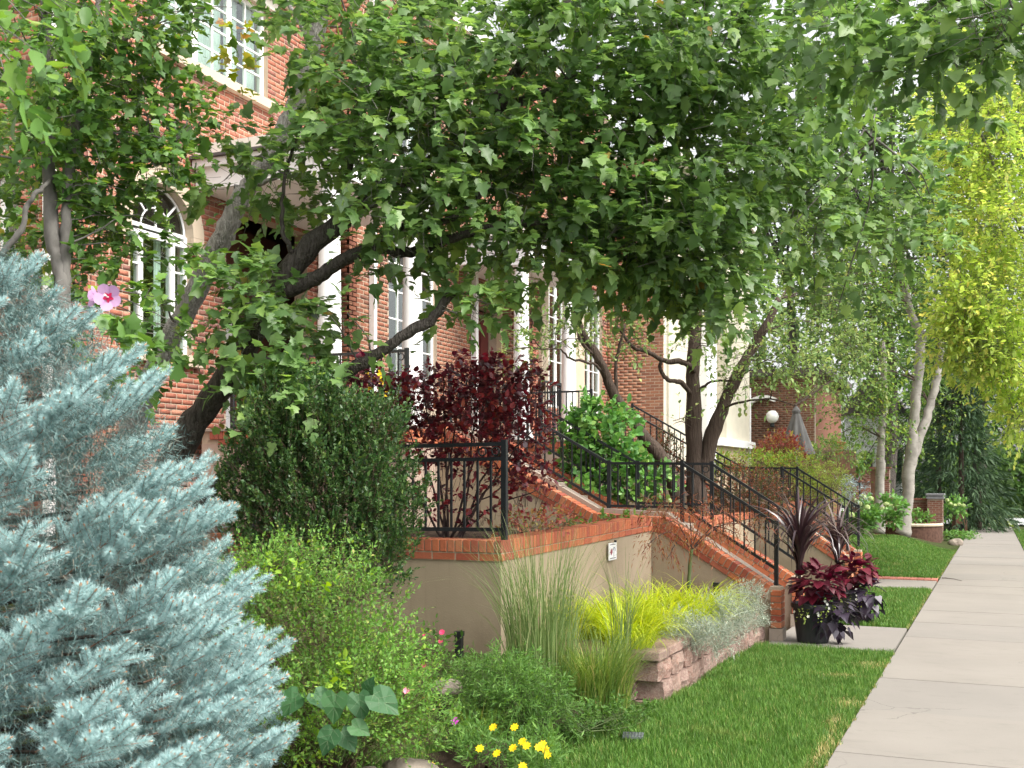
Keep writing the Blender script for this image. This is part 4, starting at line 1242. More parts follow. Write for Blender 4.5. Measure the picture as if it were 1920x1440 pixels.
def rail(name, label, pts, drop, fixed, axis='x', group=None, rings=(), post=None, foot=0.16, rings_mid=None):
    """an iron rail. pts: (u, z of the top bar); u runs along x (fixed y) or y (fixed x)"""
    def P(u, z): return np.array([u, fixed, z]) if axis == 'x' else np.array([fixed, u, z])
    u0 = pts[0][0]
    t = thing(name, label, 'railing', P((pts[0][0] + pts[-1][0]) / 2, min(z for u, z in pts) - drop), group)
    A = np.array([1.0, 0, 0]) if axis == 'x' else np.array([0, 1.0, 0])
    for (ua, za), (ub, zb) in zip(pts[:-1], pts[1:]):
        m = MB(); m.bar(P(ua, za), P(ub, zb), .045, .03); m.build('top_rail', M['iron'], t)
        m = MB(); m.bar(P(ua, za - drop), P(ub, zb - drop), .032, .03); m.build('bottom_rail', M['iron'], t)
        if rings_mid:
            m = MB(); m.bar(P(ua, za - rings_mid), P(ub, zb - rings_mid), .03, .028); m.build('middle_rail', M['iron'], t)
        n = max(2, int(round(abs(ub - ua) / 0.112)))
        for i in range(1, n):
            f = i / n
            u = ua + (ub - ua) * f; z = za + (zb - za) * f
            m = MB(); m.bar(P(u, z - drop + .012), P(u, z - (rings_mid or 0) - .014), .016); m.build('baluster', M['iron'], t)
        for e, s in ((0, 1), (1, -1)):
            for k in (1, 2) if rings_mid else (1,):
                f = abs((.075 + (k - 1) * .115) / (ub - ua))
                f = f if e == 0 else 1 - f
                u = ua + (ub - ua) * f; z = za + (zb - za) * f
                m = MB(); m.ring(P(u, z - (.065 if not rings_mid else rings_mid / 2)), .038 if not rings_mid else rings_mid / 2 - .026, .007, A, np.array([0, 0, 1.0]), 17, 5); m.build('ring', M['iron'], t)
    for u, z in pts:
        m = MB(); m.box(P(u, z - drop - foot) - .021, P(u, z + .012) + .021); m.build('post', M['iron'], t)
    return t
RG = 'black iron railings of the front stairs'
for dy, nm, zt in ((0.0, 'near stairs beside the planter', 0), (6.3, 'farther stairs behind the forked tree', .02)):
    rail('handrail', 'black iron handrail on the planter side of the ' + nm, [(-6.1, 2.93), (-4.05, 1.775), (-3.19, 1.765), (-2.15, 1.11)], .49, 12.02 + dy, 'x', RG)
    rail('handrail', 'black iron handrail on the far side of the ' + nm, [(-6.1, 2.95), (-4.05, 1.785), (-3.12, 1.775), (-2.1, 1.12)], .49, 13.14 + dy, 'x', RG)
    rail('porch_railing', 'black iron porch railing above the ' + nm, [(-8.6, 3.06), (-6.15, 3.06)], .72, 11.03 + dy, 'x', 'black iron porch railings')
rail('porch_railing', 'tall black iron railing corner on the farther porch beside the column', [(16.4, 3.18), (17.3, 3.18)], .8, -6.7, 'y', None)

# ------------------------------------------------------------------ the planter with its fence
def planter_wall():
    p = thing('planter_wall', 'tan stucco planter wall capped with orange red bricks, white sign on its side', 'planter', (-3.6, 9.7, .1))
    XE, YS = -3.44, 7.66
    zt = lambda y: 1.125 + (y - YS) * 0.0150
    th = .22
    # stucco bodies
    m = MB(); m.box((-6.3, YS + .02, -.1), (XE - .02, YS + th - .02, zt(YS) - .165)); m.build('stucco_wall', M['stucco'], p)
    m = MB(); m.prism([(YS + th - .019, -.1), (11.72, -.1), (11.72, zt(11.72) - .165), (YS + th - .019, zt(YS) - .162)], 0, XE - th + .02, XE - .019); m.build('stucco_wall', M['stucco'], p)
    m = MB(); m.box((-6.3, YS + .010, zt(YS) - .164), (XE - .012, YS + th - .012, zt(YS) - .012))
    m.prism([(YS + th - .011, zt(YS) - .161), (11.72, zt(11.72) - .164), (11.72, zt(11.72) - .012), (YS + th - .011, zt(YS) - .012)], 0, XE - th + .012, XE - .011)
    m.build('mortar', M['mortar'], p)
    n = 41
    for i in range(n):
        put_brick(p, (XE - .034 - i * BH, YS + th / 2, zt(YS) - .049), (BH - GAP, th, .098), M['brick_cap'])
    for i in range(13):
        put_brick(p, (XE - .10 - i * BW, YS + .032, zt(YS) - .134), (BW - GAP, .05, .056), M['brick_cap'])
    y = YS + th + .035
    while y < 11.70:
        put_brick(p, (XE - th / 2, y, zt(y) - .049), (th, BH - GAP, .098), M['brick_cap'])
        y += BH
    y = YS + .14
    while y < 11.66:
        put_brick(p, (XE - .030, y, zt(y) - .134), (.05, BW - GAP, .056), M['brick_cap'])
        y += BW
    return p
planter = planter_wall()
def bed(name, x0, x1, y0, y1, z, amp=.05):
    xs = np.linspace(x0, x1, max(3, int((x1 - x0) / .15))); ys = np.linspace(y0, y1, max(3, int((y1 - y0) / .15)))
    X, Y = np.meshgrid(xs, ys)
    Z = z + amp * rng.normal(0, .35, X.shape)
    V = np.stack([X.ravel(), Y.ravel(), Z.ravel()], 1); nx = len(xs); F = []
    for j in range(len(ys) - 1):
        for i in range(nx - 1):
            a = j * nx + i; F += [(a, a+1, a+nx+1), (a, a+nx+1, a+nx)]
    np_obj(name, V, np.array(F), M['soil'], None, kind='structure')
bed('planting_bed', -9.0, -3.65, 7.86, 10.9, 1.0)
bed('planting_bed', -6.05, -3.65, 10.9, 11.73, 1.0)
bed('planting_bed', -3.43, -2.45, 8.15, 11.70, 0.20)
bed('planting_bed', -9.0, -3.5, 13.26, 17.22, 1.02)
bed('planting_bed', -9.0, -3.6, 19.56, 23.2, 1.1)
bed('planting_bed', -7.4, -2.36, 3.6, 7.64, 0.12, .1)
# terrace walls that hold the beds between and beyond the stairs
for label, y0, y1, z in (('stucco terrace wall with brick top between the two stairs', 13.26, 17.22, 1.08), ('stucco terrace wall with brick top beyond the farther stairs', 19.56, 23.2, 1.15)):
    tw = thing('terrace_wall', label, 'wall', (-3.5, (y0 + y1) / 2, 0))
    m = MB(); m.box((-3.62, y0, -.2), (-3.42, y1, z - .11)); m.build('stucco_wall', M['stucco'], tw)
    for i in range(int((y1 - y0) / BH)):
        put_brick(tw, (-3.52, y0 + .035 + i * BH, z - .05), (.21, BH - GAP, .098), M['brick_cap'])
# fence on the planter
rail('planter_fence', 'black iron fence panel with ring ornaments on the planter end wall', [(-4.62, 1.855), (-3.47, 1.868)], .665, 7.77, 'x', None, rings_mid=.115, foot=.10)
rail('planter_fence', 'black iron fence panel half hidden behind the dark boxwood', [(-5.85, 1.84), (-4.66, 1.854)], .665, 7.77, 'x', None, rings_mid=.115, foot=.10)
# sign
yS = on_x(1148.5, -3.43); zS = 1.6 + (HOR - 1034) / FPX * depth((-3.43, yS, 0))
sg = thing('garden_sign', 'small white sign with dark bars and a red and grey emblem on the stucco', 'sign', (-3.43, yS, zS))
def sbox(name, mat, a, b, c, d, o0=.0, o1=.004):
    m = MB(); m.box((-3.44 + .003 + o0, yS + a, zS + c), (-3.44 + .003 + o1, yS + b, zS + d)); return m.build(name, mat, sg)
sbox('board', M['paper'], -.115, .115, -.082, .086, 0, .012)
sbox('bar', M['ink_dark'], -.09, .085, .066, .073, .0125, .0135)
sbox('bar', M['ink_dark'], -.09, .085, -.068, -.061, .0125, .0135)
m = MB()
m.prism([(yS - .085, zS - .005), (yS - .06, zS + .035), (yS - .03, zS + .012), (yS - .012, zS + .03), (yS - .02, zS - .01), (yS - .055, zS - .035)], 0, -3.4245, -3.4235); m.build('emblem', M['ink_red'], sg)
m = MB(); m.ring((-3.4242, yS + .03, zS + .012), .028, .006, (0, 1, 0), (0, 0, 1), 14, 5, a0=-.3, a1=math.pi); m.box((-3.4245, yS + .018, zS - .052), (-3.4235, yS + .03, zS + .012)); m.build('emblem', M['ink_grey'], sg)
m = MB(); m.box((-3.44 + .03, yS - .012, zS + .09), (-3.44 + .05, yS + .012, zS + .112)); m.build('hook', M['iron'], sg)

# ------------------------------------------------------------------ split-faced block wall
def block_mesh(w, h, d, seed):
    r = random.Random(seed)
    bm = bmesh.new()
    nx, nz = 6, 4
    def front(i, k):
        e = min(i, nx - i) / 2; f = min(k, nz - k) / 1.5
        o = .035 * min(1, e) * (.6 + .4 * min(1, f)) + r.uniform(-.010, .010)
        return o
    g = {}
    for i in range(nx + 1):
        for k in range(nz + 1):
            g[i, k] = bm.verts.new((d / 2 - .03 + front(i, k), -w / 2 + w * i / nx, -h / 2 + h * k / nz))
    for i in range(nx):
        for k in range(nz):
            bm.faces.new((g[i, k], g[i+1, k], g[i+1, k+1], g[i, k+1]))
    bk = [bm.verts.new((-d / 2, y, z)) for y, z in ((-w/2, -h/2), (w/2, -h/2), (w/2, h/2), (-w/2, h/2))]
    bm.faces.new(bk[::-1])
    bm.faces.new([g[i, 0] for i in range(nx + 1)][::-1] + [bk[0], bk[1]])
    bm.faces.new([g[i, nz] for i in range(nx + 1)] + [bk[2], bk[3]])
    bm.faces.new([g[0, k] for k in range(nz + 1)] + [bk[3], bk[0]])
    bm.faces.new([g[nx, k] for k in range(nz + 1)][::-1] + [bk[1], bk[2]])
    bmesh.ops.recalc_face_normals(bm, faces=bm.faces)
    me = bpy.data.meshes.new('block'); bm.to_mesh(me); bm.free(); me.materials.append(M['block'])
    return me
rw = thing('retaining_wall', 'low retaining wall of split faced pink grey blocks along the lawn', 'wall', (-2.35, 9.8, -.1))
wide = [block_mesh(.225, .142, .24, s) for s in range(5)]
slim = [block_mesh(.125, .142, .24, s + 9) for s in range(4)]
for c in range(3):
    y = 7.98 + (0.06 if c % 2 else 0)
    z = -.155 + c * .150 - .0
    while y < 11.62:
        sl = random.random() < .45
        w = .13 if sl else .23
        me = random.choice(slim if sl else wide)
        drop = -.0107 * (y - 8)
        place('block', me, rw, (-2.36 - c * .018 + random.uniform(-.012, .012) + .05 * (y > 10.9) * (y - 10.9), y + w / 2, z + drop * .6), np.array(Matrix.Rotation(random.uniform(-.05, .05), 3, 'Z')), 1.0)
        y += w + .004
    x = -2.50
    while x > -3.4:                                              # the short return at the near end
        me = random.choice(wide)
        place('block', me, rw, (x - .1, 8.06 + c * .015, z), np.array(Matrix.Rotation(-math.pi / 2, 3, 'Z')), 1.0)
        x -= .235
capm = []
def cap_mesh(lx, ly, lz):
    bm = bmesh.new(); bmesh.ops.create_cube(bm, size=1)
    for v in bm.verts: v.co = Vector((v.co.x * lx, v.co.y * ly, v.co.z * lz))
    bmesh.ops.bevel(bm, geom=bm.edges[:], offset=.01, segments=1, affect='EDGES')
    bmesh.ops.subdivide_edges(bm, edges=[e for e in bm.edges if e.calc_length() > .15], cuts=2)
    for v in bm.verts: v.co += Vector((random.uniform(-1, 1), random.uniform(-1, 1), random.uniform(-.5, .5))) * .005
    me = bpy.data.meshes.new('cap'); bm.to_mesh(me); bm.free(); me.materials.append(M['block']); return me
for (x, y, lx, ly) in ((-2.50, 8.10, .43, .30), (-2.94, 8.10, .42, .30), (-2.50, 8.45, .42, .38), (-2.92, 8.45, .40, .38), (-2.48, 8.87, .38, .44), (-3.30, 8.12, .28, .30)):
    place('cap', cap_mesh(lx, ly, .075), rw, (x, y, .262), np.array(Matrix.Rotation(random.uniform(-.03, .03), 3, 'Z')), 1.0)

# ------------------------------------------------------------------ trees
def branch_to(tree, mat, src_paths, targets, r0, r1, sag=.12):
    """a branch from the nearest point of the limbs to each target"""
    allp = np.concatenate(src_paths)
    for T in targets:
        d = np.linalg.norm(allp - T, axis=1) + 0.35 * np.maximum(0, allp[:, 2] - T[2])
        k = int(np.argmin(d))
        a = allp[k]
        L = np.linalg.norm(T - a)
        if L < .15: continue
        mid = (a + T) / 2 + np.array([0, 0, sag * L]) + rng.normal(0, .07 * L, 3)
        p = wobble([a, a * .65 + mid * .35, mid, T], 4, .008)
        f = min(1.0, .4 + L / 3)
        mb = MB(); mb.tube(p, np.linspace(r0 * f, r1, len(p)), 6, cap=False); mb.build('branch', mat, tree, smooth=True)
def grow(name, label, cat, base, limbs, blobs, mat, lfmat, shape, size, nleaf, sprig_len, bark=None, n_single=0, spread=.9, droop=.3, up=.7,
         group=None, shape2=None, bough=(0.022, .006), outw=.8, upb=.25, twig_r=.0022, sub=3, amp=.012, face=None, n_lim=9, flare=.3, twigs=True, zs=1.0, dens=1.0):
    """a tree or tall shrub: trunk and limbs, boughs that reach into the crown, twigs, leaves.  limbs: list of (points, r0, r1)"""
    limbs = [([(q[0], q[1], q[2] * zs) if len(q) == 3 else q for q in pts], r0 * zs, r1 * zs) for pts, r0, r1 in limbs]
    blobs = [(x, y, z * zs, rx, ry, rz, max(1, int(n * dens))) for x, y, z, rx, ry, rz, n in blobs]
    t = thing(name, label, cat, base, group)
    paths = []
    for i, (pts, r0, r1) in enumerate(limbs):
        p = limb(t, 'trunk' if i == 0 else 'limb', [at(*q) if len(q) == 3 and q[2] > 0 else q for q in pts], r0, r1, mat, n_lim, amp, flare=flare if i == 0 else 0)
        paths.append(p[len(p) // 4:] if i == 0 else p)
    tg = []
    for (px, py, Z, rx, ry, rz, n) in blobs:
        for _ in range(sub):
            q = at(px, py, Z); d = rand_unit(1)[0]
            tg.append(q + (CR * d[0] * rx * Z / FPX + CF * d[1] * rz + CU * d[2] * ry * Z / FPX) * .75)
    if paths and bough: branch_to(t, bark or mat, paths, tg, *bough)
    P, O = blob_pts(blobs)
    D = norm(O * outw + np.array([0, 0, upb]) + rand_unit(len(P)) * .7)
    if twigs:
        q = P + D * sprig_len * (0.9)
        q[:, 2] -= droop * sprig_len * .7
        V, F = stems(P - D * sprig_len * .5, q, np.full(len(P), twig_r), n=3, k=3)
        np_obj('twigs', V, F, bark or mat, t, kind='stuff')
    lf = sprigs(P, D, sprig_len, nleaf, size, spread, droop, up, face)
    leaves(t, lf, shape, lfmat, n_single, shape2=shape2)
    return t

# the leaning maple over the planter
Zm = 8.4
maple_limbs = [
    ([(190, 1180, 8.7), (270, 985, 8.6), (352, 815, 8.5), (435, 695, 8.45), (508, 565, 8.4), (560, 485, 8.4), (640, 415, 8.4)], .128, .078),
    ([(635, 418, 8.4), (700, 368, 8.5), (780, 325, 8.6), (850, 272, 8.7), (905, 222, 8.8), (950, 160, 8.9), (995, 100, 9.0), (1050, 30, 9.1), (1100, -80, 9.2)], .078, .035),
    ([(530, 548, 8.4), (590, 520, 8.35), (640, 490, 8.3), (700, 466, 8.25), (770, 472, 8.2), (840, 450, 8.2), (930, 425, 8.2), (1060, 410, 8.3)], .062, .025),
    ([(300, 1060, 8.5), (400, 915, 8.4), (480, 830, 8.3), (560, 768, 8.2), (620, 715, 8.1), (700, 668, 8.05), (760, 628, 8.0), (808, 600, 8.0), (850, 548, 8.0)], .062, .034),
    ([(905, 222, 8.8), (955, 196, 8.8), (1040, 168, 8.8), (1085, 140, 8.8), (1200, 110, 8.8)], .045, .022),
    ([(640, 412, 8.4), (652, 335, 8.4), (668, 270, 8.5), (690, 150, 8.5)], .038, .016),
    ([(690, 372, 8.5), (715, 300, 8.5), (735, 230, 8.6), (760, 90, 8.7)], .034, .015),
    ([(690, 466, 8.25), (740, 432, 8.1), (800, 425, 8.0), (860, 400, 7.9), (920, 345, 7.9)], .036, .018),
    ([(560, 490, 8.4), (540, 455, 8.3), (528, 420, 8.3), (535, 330, 8.3), (565, 235, 8.3)], .022, .010),
    ([(1100, -80, 9.2), (1350, -130, 8.0), (1640, -70, 6.7), (1800, 0, 6.1), (1960, 60, 5.8)], .028, .008),
    ([(1100, -80, 9.2), (1230, 32, 9.0), (1310, 5, 8.9), (1420, 68, 8.8), (1500, 122, 8.8), (1570, 200, 8.9), (1640, 260, 9)], .018, .007),
]
maple_blobs = [
    (1000, 130, 8.5, 330, 170, 1.2, 330), (800, 250, 8.0, 200, 160, .9, 230), (1180, 320, 8.4, 250, 180, 1.1, 300),
    (960, 375, 8.4, 220, 120, .9, 190), (1250, 430, 8.5, 170, 105, .9, 170), (1110, 470, 8.3, 200, 65, .6, 120),
    (1290, 505, 8.6, 120, 60, .5, 80), (1400, 240, 9.0, 230, 220, 1.1, 270), (1470, 400, 9.4, 170, 110, .9, 130),
    (1250, 80, 8.3, 260, 130, 1.1, 240), (700, 110, 8.5, 150, 130, 1.0, 140), (1640, 320, 10, 130, 140, .9, 90), (1690, 420, 10, 90, 80, .7, 50),
    (515, 620, 8.0, 90, 140, .45, 75), (545, 735, 7.7, 120, 60, .4, 60), (470, 560, 7.9, 70, 70, .4, 24),
    (890, 575, 8.0, 65, 35, .35, 22), (770, 470, 7.9, 80, 45, .4, 20), (470, 330, 8.6, 110, 90, .5, 40), (600, 300, 8.4, 100, 120, .5, 50),
    (760, 390, 7.8, 110, 70, .4, 40), (1560, 560, 10, 70, 40, .5, 18), (630, 610, 7.8, 50, 50, .3, 8),
    (1000, -120, 8.6, 420, 100, 1.3, 80), (1400, -80, 8.6, 250, 110, 1.2, 70), (650, -60, 8.6, 160, 100, 1.0, 40),
    (1640, 40, 6.4, 190, 60, .7, 80), (1850, 45, 5.8, 130, 60, .6, 55), (1830, 160, 6.2, 110, 60, .4, 14), (1700, 120, 6.2, 120, 40, .4, 14), (1560, 120, 7.5, 120, 90, .7, 30), (1480, 170, 9.2, 150, 110, .9, 70), (1340, 150, 8.8, 130, 100, .9, 60), (840, 120, 8.8, 150, 110, .8, 60), (640, 200, 8.8, 90, 110, .6, 36), (1340, 555, 8.8, 100, 40, .5, 34), (1120, 30, 8.6, 250, 60, .9, 60),
]
grow('maple_tree', 'large leaning maple with lobed green leaves arching over the planter and stairs', 'tree', at(190, 1180, 8.7), maple_limbs, maple_blobs,
     M['bark_maple'], M['lf_maple'], L_MAPLE, .088, 9, .26, bark=M['bark_smooth'], n_single=300, shape2=L_MAPLE2, droop=.42, up=.8, sub=2, dens=1.12, bough=(.014, .004), face=norm(-CF + np.array([.3, 0, .4])))

# pale grey-barked trunk by the facade
grey_limbs = [
    ([(190, 1130, 9.7), (225, 905, 9.65), (265, 750, 9.6), (312, 650, 9.6), (370, 540, 9.6), (420, 440, 9.6), (455, 365, 9.6), (490, 318, 9.6), (540, 230, 9.6), (570, 150, 9.6), (586, 90, 9.6), (605, 10, 9.6), (615, -80, 9.6)], .108, .062),
    ([(440, 352, 9.6), (485, 346, 9.5), (530, 328, 9.4)], .03, .012),
    ([(586, 90, 9.6), (560, 40, 9.5), (520, -30, 9.5)], .03, .012),
]
grow('maple_tree', 'leaning tree with pale rough grey trunk in front of the arched window', 'tree', at(190, 1130, 9.7), grey_limbs,
     [(590, 60, 9.4, 80, 80, .6, 34), (600, -80, 9.5, 200, 80, .8, 50), (330, 600, 9.0, 60, 60, .3, 6)],
     M['bark_grey'], M['lf_maple'], L_MAPLE, .085, 7, .22, bark=M['bark_smooth'], shape2=L_MAPLE2, droop=.4, sub=2, n_lim=12)

# thin-stemmed tree at the left
left_limbs = [
    ([(128, 1180, 7.6), (118, 760, 7.5), (119, 580, 7.5), (112, 500, 7.5), (99, 440, 7.5), (92, 300, 7.5), (89, 150, 7.5), (86, 50, 7.5), (90, -80, 7.5)], .062, .036),
    ([(119, 585, 7.5), (123, 490, 7.5), (124, 400, 7.5), (132, 300, 7.55), (150, 200, 7.6), (180, 60, 7.7), (190, -60, 7.8)], .042, .020),
    ([(100, 585, 7.5), (60, 590, 7.4), (0, 620, 7.3)], .016, .010),
    ([(0, 480, 7.2), (40, 430, 7.2), (50, 390, 7.2), (70, 360, 7.2), (95, 340, 7.4)], .022, .012),
    ([(92, 300, 7.5), (140, 262, 7.6), (230, 250, 7.8), (330, 262, 8.0)], .012, .006),
    ([(89, 140, 7.5), (110, 92, 7.6), (170, 110, 7.8), (260, 60, 8)], .014, .006),
]
left_blobs = [
    (235, 165, 7.9, 130, 90, .6, 105), (300, 215, 8.1, 80, 50, .4, 30), (190, 330, 7.8, 120, 70, .5, 85), (130, 230, 7.5, 80, 70, .4, 50),
    (60, 300, 8.2, 80, 110, .5, 60), (300, 315, 7.9, 80, 30, .3, 20), (205, 430, 7.9, 80, 70, .4, 38), (330, 480, 8.0, 80, 30, .3, 18), (60, 90, 6.8, 90, 70, .5, 45),
    (180, 40, 7.4, 160, 50, .6, 80), (310, 60, 8, 60, 50, .4, 16), (60, 450, 8.0, 60, 60, .4, 26), (180, 520, 7.8, 70, 40, .3, 16), (290, 600, 7.6, 50, 60, .3, 12),
    (90, 430, 9.5, 100, 120, .6, 50), (30, 200, 9.6, 80, 80, .6, 40), (200, -80, 7.6, 240, 70, .8, 70), (430, 40, 8.3, 40, 30, .3, 4), (220, 250, 8.8, 130, 80, .5, 30),
    (360, 660, 7.9, 50, 40, .25, 10), (250, 690, 7.2, 70, 30, .25, 12), (400, 250, 8.8, 70, 50, .3, 14),
]
lt = grow('maple_tree', 'slender multi stemmed tree with smooth grey stems at the left behind the spruce', 'tree', at(128, 1180, 7.6), left_limbs, left_blobs,
     M['bark_smooth'], M['lf_left'], L_MAPLE, .070, 9, .22, dens=1.2, n_single=250, shape2=L_MAPLE2, droop=.35, sub=3, bough=(.010, .003), amp=.008, face=norm(-CF + np.array([.3, 0, .3])))
# turning leaves before the upper window
P, O = blob_pts([(447, 85, 8.4, 22, 60, .15, 9), (425, 150, 8.4, 25, 25, .1, 4)])
leaves(lt, sprigs(P, norm(O + np.array([0, 0, .6])), .12, 4, .07, droop=.4), L_MAPLE, M['lf_yellowing'], 0, mass='turning_leaves')

# the near tip of a branch, soft at the top left corner
P, O = blob_pts([(25, 60, 4.2, 60, 70, .15, 9), (120, 10, 4.4, 90, 25, .15, 7), (5, 160, 4.1, 30, 40, .1, 4)])
V, F = stems(np.tile(at(-160, -150, 4.6), (len(P), 1)), P, np.full(len(P), .006), n=4)
np_obj('twigs', V, F, M['bark_smooth'], lt, kind='stuff')
leaves(lt, sprigs(P, norm(O * .4 + np.array([.3, 0, -.3])), .16, 5, .085, droop=.6), L_MAPLE, M['lf_left'], 0, mass='foliage', shape2=L_OVAL)

# ornamental pears / crabapples on the terrace between the stairs
crab1 = [
    ([(1318, 985, 15.9), (1306, 930, 15.9), (1302, 850, 15.9), (1300, 760, 15.9), (1300, 680, 15.9), (1306, 600, 15.9), (1310, 520, 15.9)], .155, .070),
    ([(1316, 900, 15.9), (1330, 835, 15.9), (1352, 770, 15.85), (1385, 700, 15.8), (1412, 650, 15.8), (1437, 610, 15.7), (1460, 560, 15.7)], .125, .045),
    ([(1300, 745, 15.9), (1278, 718, 15.7), (1252, 712, 15.6), (1238, 690, 15.6), (1240, 672, 15.6)], .040, .022),
    ([(1302, 700, 15.9), (1285, 680, 15.6), (1245, 676, 15.5), (1215, 660, 15.4), (1185, 648, 15.3), (1155, 610, 15.2)], .048, .018),
    ([(1412, 560, 15.9), (1413, 600, 15.9), (1420, 640, 15.8)], .03, .035),
    ([(1305, 735, 15.9), (1335, 715, 15.7), (1375, 712, 15.5), (1410, 690, 15.4)], .022, .008),
    ([(1355, 765, 15.8), (1400, 752, 15.5), (1445, 748, 15.3), (1490, 760, 15.2)], .020, .007),
]
crab_blobs = [
    (1410, 650, 15.4, 70, 60, .8, 90), (1460, 685, 15.3, 80, 45, .8, 100), (1525, 705, 15.6, 70, 40, .7, 70), (1530, 640, 16.5, 90, 90, 1.0, 150),
    (1350, 560, 16, 110, 60, 1.0, 140), (1500, 560, 17, 100, 80, 1.1, 130), (1380, 720, 15.2, 50, 30, .4, 34), (1300, 640, 15.4, 60, 50, .6, 40), (1600, 680, 17.5, 70, 80, .9, 110),
    (1270, 780, 15.3, 25, 20, .2, 5), (1590, 590, 18, 80, 80, 1, 90), (1580, 770, 17, 40, 26, .4, 24),
]
grow('pear_tree', 'upright dark barked tree with forked trunk between the two stairs', 'tree', at(1318, 985, 15.9), crab1, crab_blobs,
     M['bark_dark'], M['lf_crab'], L_OVAL, .062, 7, .26, n_single=120, droop=.25, up=.8, sub=2, bough=(.016, .005), twig_r=.003)
crab2 = [
    ([(1275, 935, 15.3), (1245, 868, 15.3), (1205, 815, 15.3), (1165, 765, 15.2), (1140, 715, 15.1), (1122, 672, 15.0), (1095, 630, 15), (1075, 580, 15)], .105, .045),
    ([(1156, 752, 15.15), (1155, 700, 15.1), (1157, 668, 15.1), (1172, 610, 15)], .030, .018),
    ([(1135, 700, 15.1), (1105, 680, 14.8), (1068, 672, 14.6), (1050, 655, 14.5), (1015, 655, 14.4)], .022, .008),
    ([(1122, 672, 15.0), (1090, 640, 14.9), (1082, 600, 14.9), (1070, 540, 14.9)], .03, .016),
]
grow('pear_tree', 'slanting dark barked tree leaning left over the leafy green shrub', 'tree', at(1275, 935, 15.3), crab2,
     [(1040, 640, 14.6, 60, 40, .6, 50), (1000, 600, 14.6, 60, 35, .5, 40), (1090, 620, 15, 60, 50, .6, 50), (1150, 600, 15.3, 70, 50, .7, 60), (1200, 640, 15.2, 50, 40, .5, 22), (975, 660, 14.3, 40, 40, .4, 26), (1090, 540, 15, 110, 40, .8, 50)],
     M['bark_dark'], M['lf_crab'], L_OVAL, .060, 7, .24, n_single=120, droop=.25, up=.8, sub=2, bough=(.014, .005), twig_r=.003)

# birches
birch1 = [
    ([(1692, 1003, 27.6), (1700, 940, 27.6), (1706, 870, 27.6), (1713, 790, 27.6), (1722, 700, 27.6), (1727, 630, 27.6), (1712, 600, 27.6), (1700, 550, 27.5), (1692, 480, 27.4)], .165, .075),
    ([(1700, 900, 27.6), (1722, 830, 27.7), (1745, 760, 27.8), (1758, 700, 27.9), (1764, 650, 28), (1770, 560, 28.2)], .13, .07),
    ([(1727, 640, 27.6), (1745, 610, 27.4), (1752, 560, 27.3)], .07, .04),
]
grow('birch_tree', 'forked white barked birch with wide leaning base on the lawn', 'tree', at(1692, 1003, 30.8), birch1,
     [(1700, 470, 27, 130, 90, 1.6, 260), (1620, 560, 26, 110, 100, 1.5, 260), (1740, 600, 27.5, 70, 90, 1.2, 130), (1560, 470, 25, 110, 90, 1.4, 210), (1640, 680, 26, 70, 70, 1.0, 120), (1750, 760, 29, 50, 60, .8, 70)],
     M['bark_birch'], M['lf_birch'], L_DIAMOND, .105, 8, .5, bark=M['bark_dark'], droop=.35, sub=2, bough=(.03, .01), twig_r=.005, amp=.03, n_lim=12, zs=1.115, flare=.18)
birch2 = [([(1648, 1000, 27.0), (1650, 930, 27.0), (1651, 860, 27.0), (1654, 800, 27.0), (1658, 740, 27), (1655, 640, 27)], .125, .065)]
grow('birch_tree', 'slimmer straight birch trunk left of the forked birch', 'tree', at(1648, 1000, 30.1), birch2,
     [(1650, 780, 26.5, 70, 40, .8, 100), (1610, 760, 26.4, 60, 60, .8, 110), (1690, 820, 28, 40, 40, .6, 50), (1590, 830, 26, 40, 40, .6, 40), (1640, 840, 28.4, 60, 30, .5, 36)],
     M['bark_birch'], M['lf_birch'], L_DIAMOND, .11, 8, .5, bark=M['bark_dark'], droop=.35, sub=2, bough=(.03, .01), twig_r=.005, amp=.02, n_lim=12, zs=1.115, flare=.18)

# yellow-green locust on the right
lime_limbs = [
    ([(2300, 1060, 21), (2270, 800, 21), (2220, 560, 20.8), (2140, 380, 20.4), (2040, 220, 20), (1960, 120, 19.6)], .20, .06),
    ([(2220, 560, 20.8), (2080, 540, 20), (1960, 500, 19.4), (1900, 400, 19), (1860, 300, 18.8), (1820, 200, 18.6)], .05, .014),
    ([(2140, 380, 20.4), (2000, 360, 19.6), (1900, 270, 19.2), (1840, 190, 19)], .04, .012),
    ([(2200, 600, 20.8), (2060, 620, 19.6), (1930, 620, 19), (1850, 640, 18.6)], .04, .012),
]
lime_blobs = [
    (1840, 260, 18.8, 110, 100, 1.1, 520), (1870, 420, 18.6, 110, 90, 1.1, 540), (1850, 560, 18.4, 105, 80, 1.0, 520), (1840, 650, 18.4, 85, 60, .9, 420), (1905, 690, 18.6, 50, 70, .8, 220),
    (1815, 330, 19.6, 50, 70, .8, 160), (1800, 590, 18.2, 30, 40, .5, 90), (1910, 780, 18.8, 30, 50, .6, 120), (1910, 170, 19.2, 80, 80, .9, 260), (2050, 450, 19.6, 120, 250, 1.5, 300), (1790, 190, 20, 50, 50, .7, 70), (1830, 120, 20, 80, 50, .8, 120),
]
grow('locust_tree', 'bright yellow green locust tree leaning in from the right', 'tree', (at(2300, 1060, 21)), lime_limbs, lime_blobs,
     M['bark_smooth'], M['lf_lime'], L_OVAL, .098, 8, .42, droop=.10, sub=2, bough=(.014, .004), twig_r=.003, up=1.3, upb=0.0, outw=.6, dens=1.05)

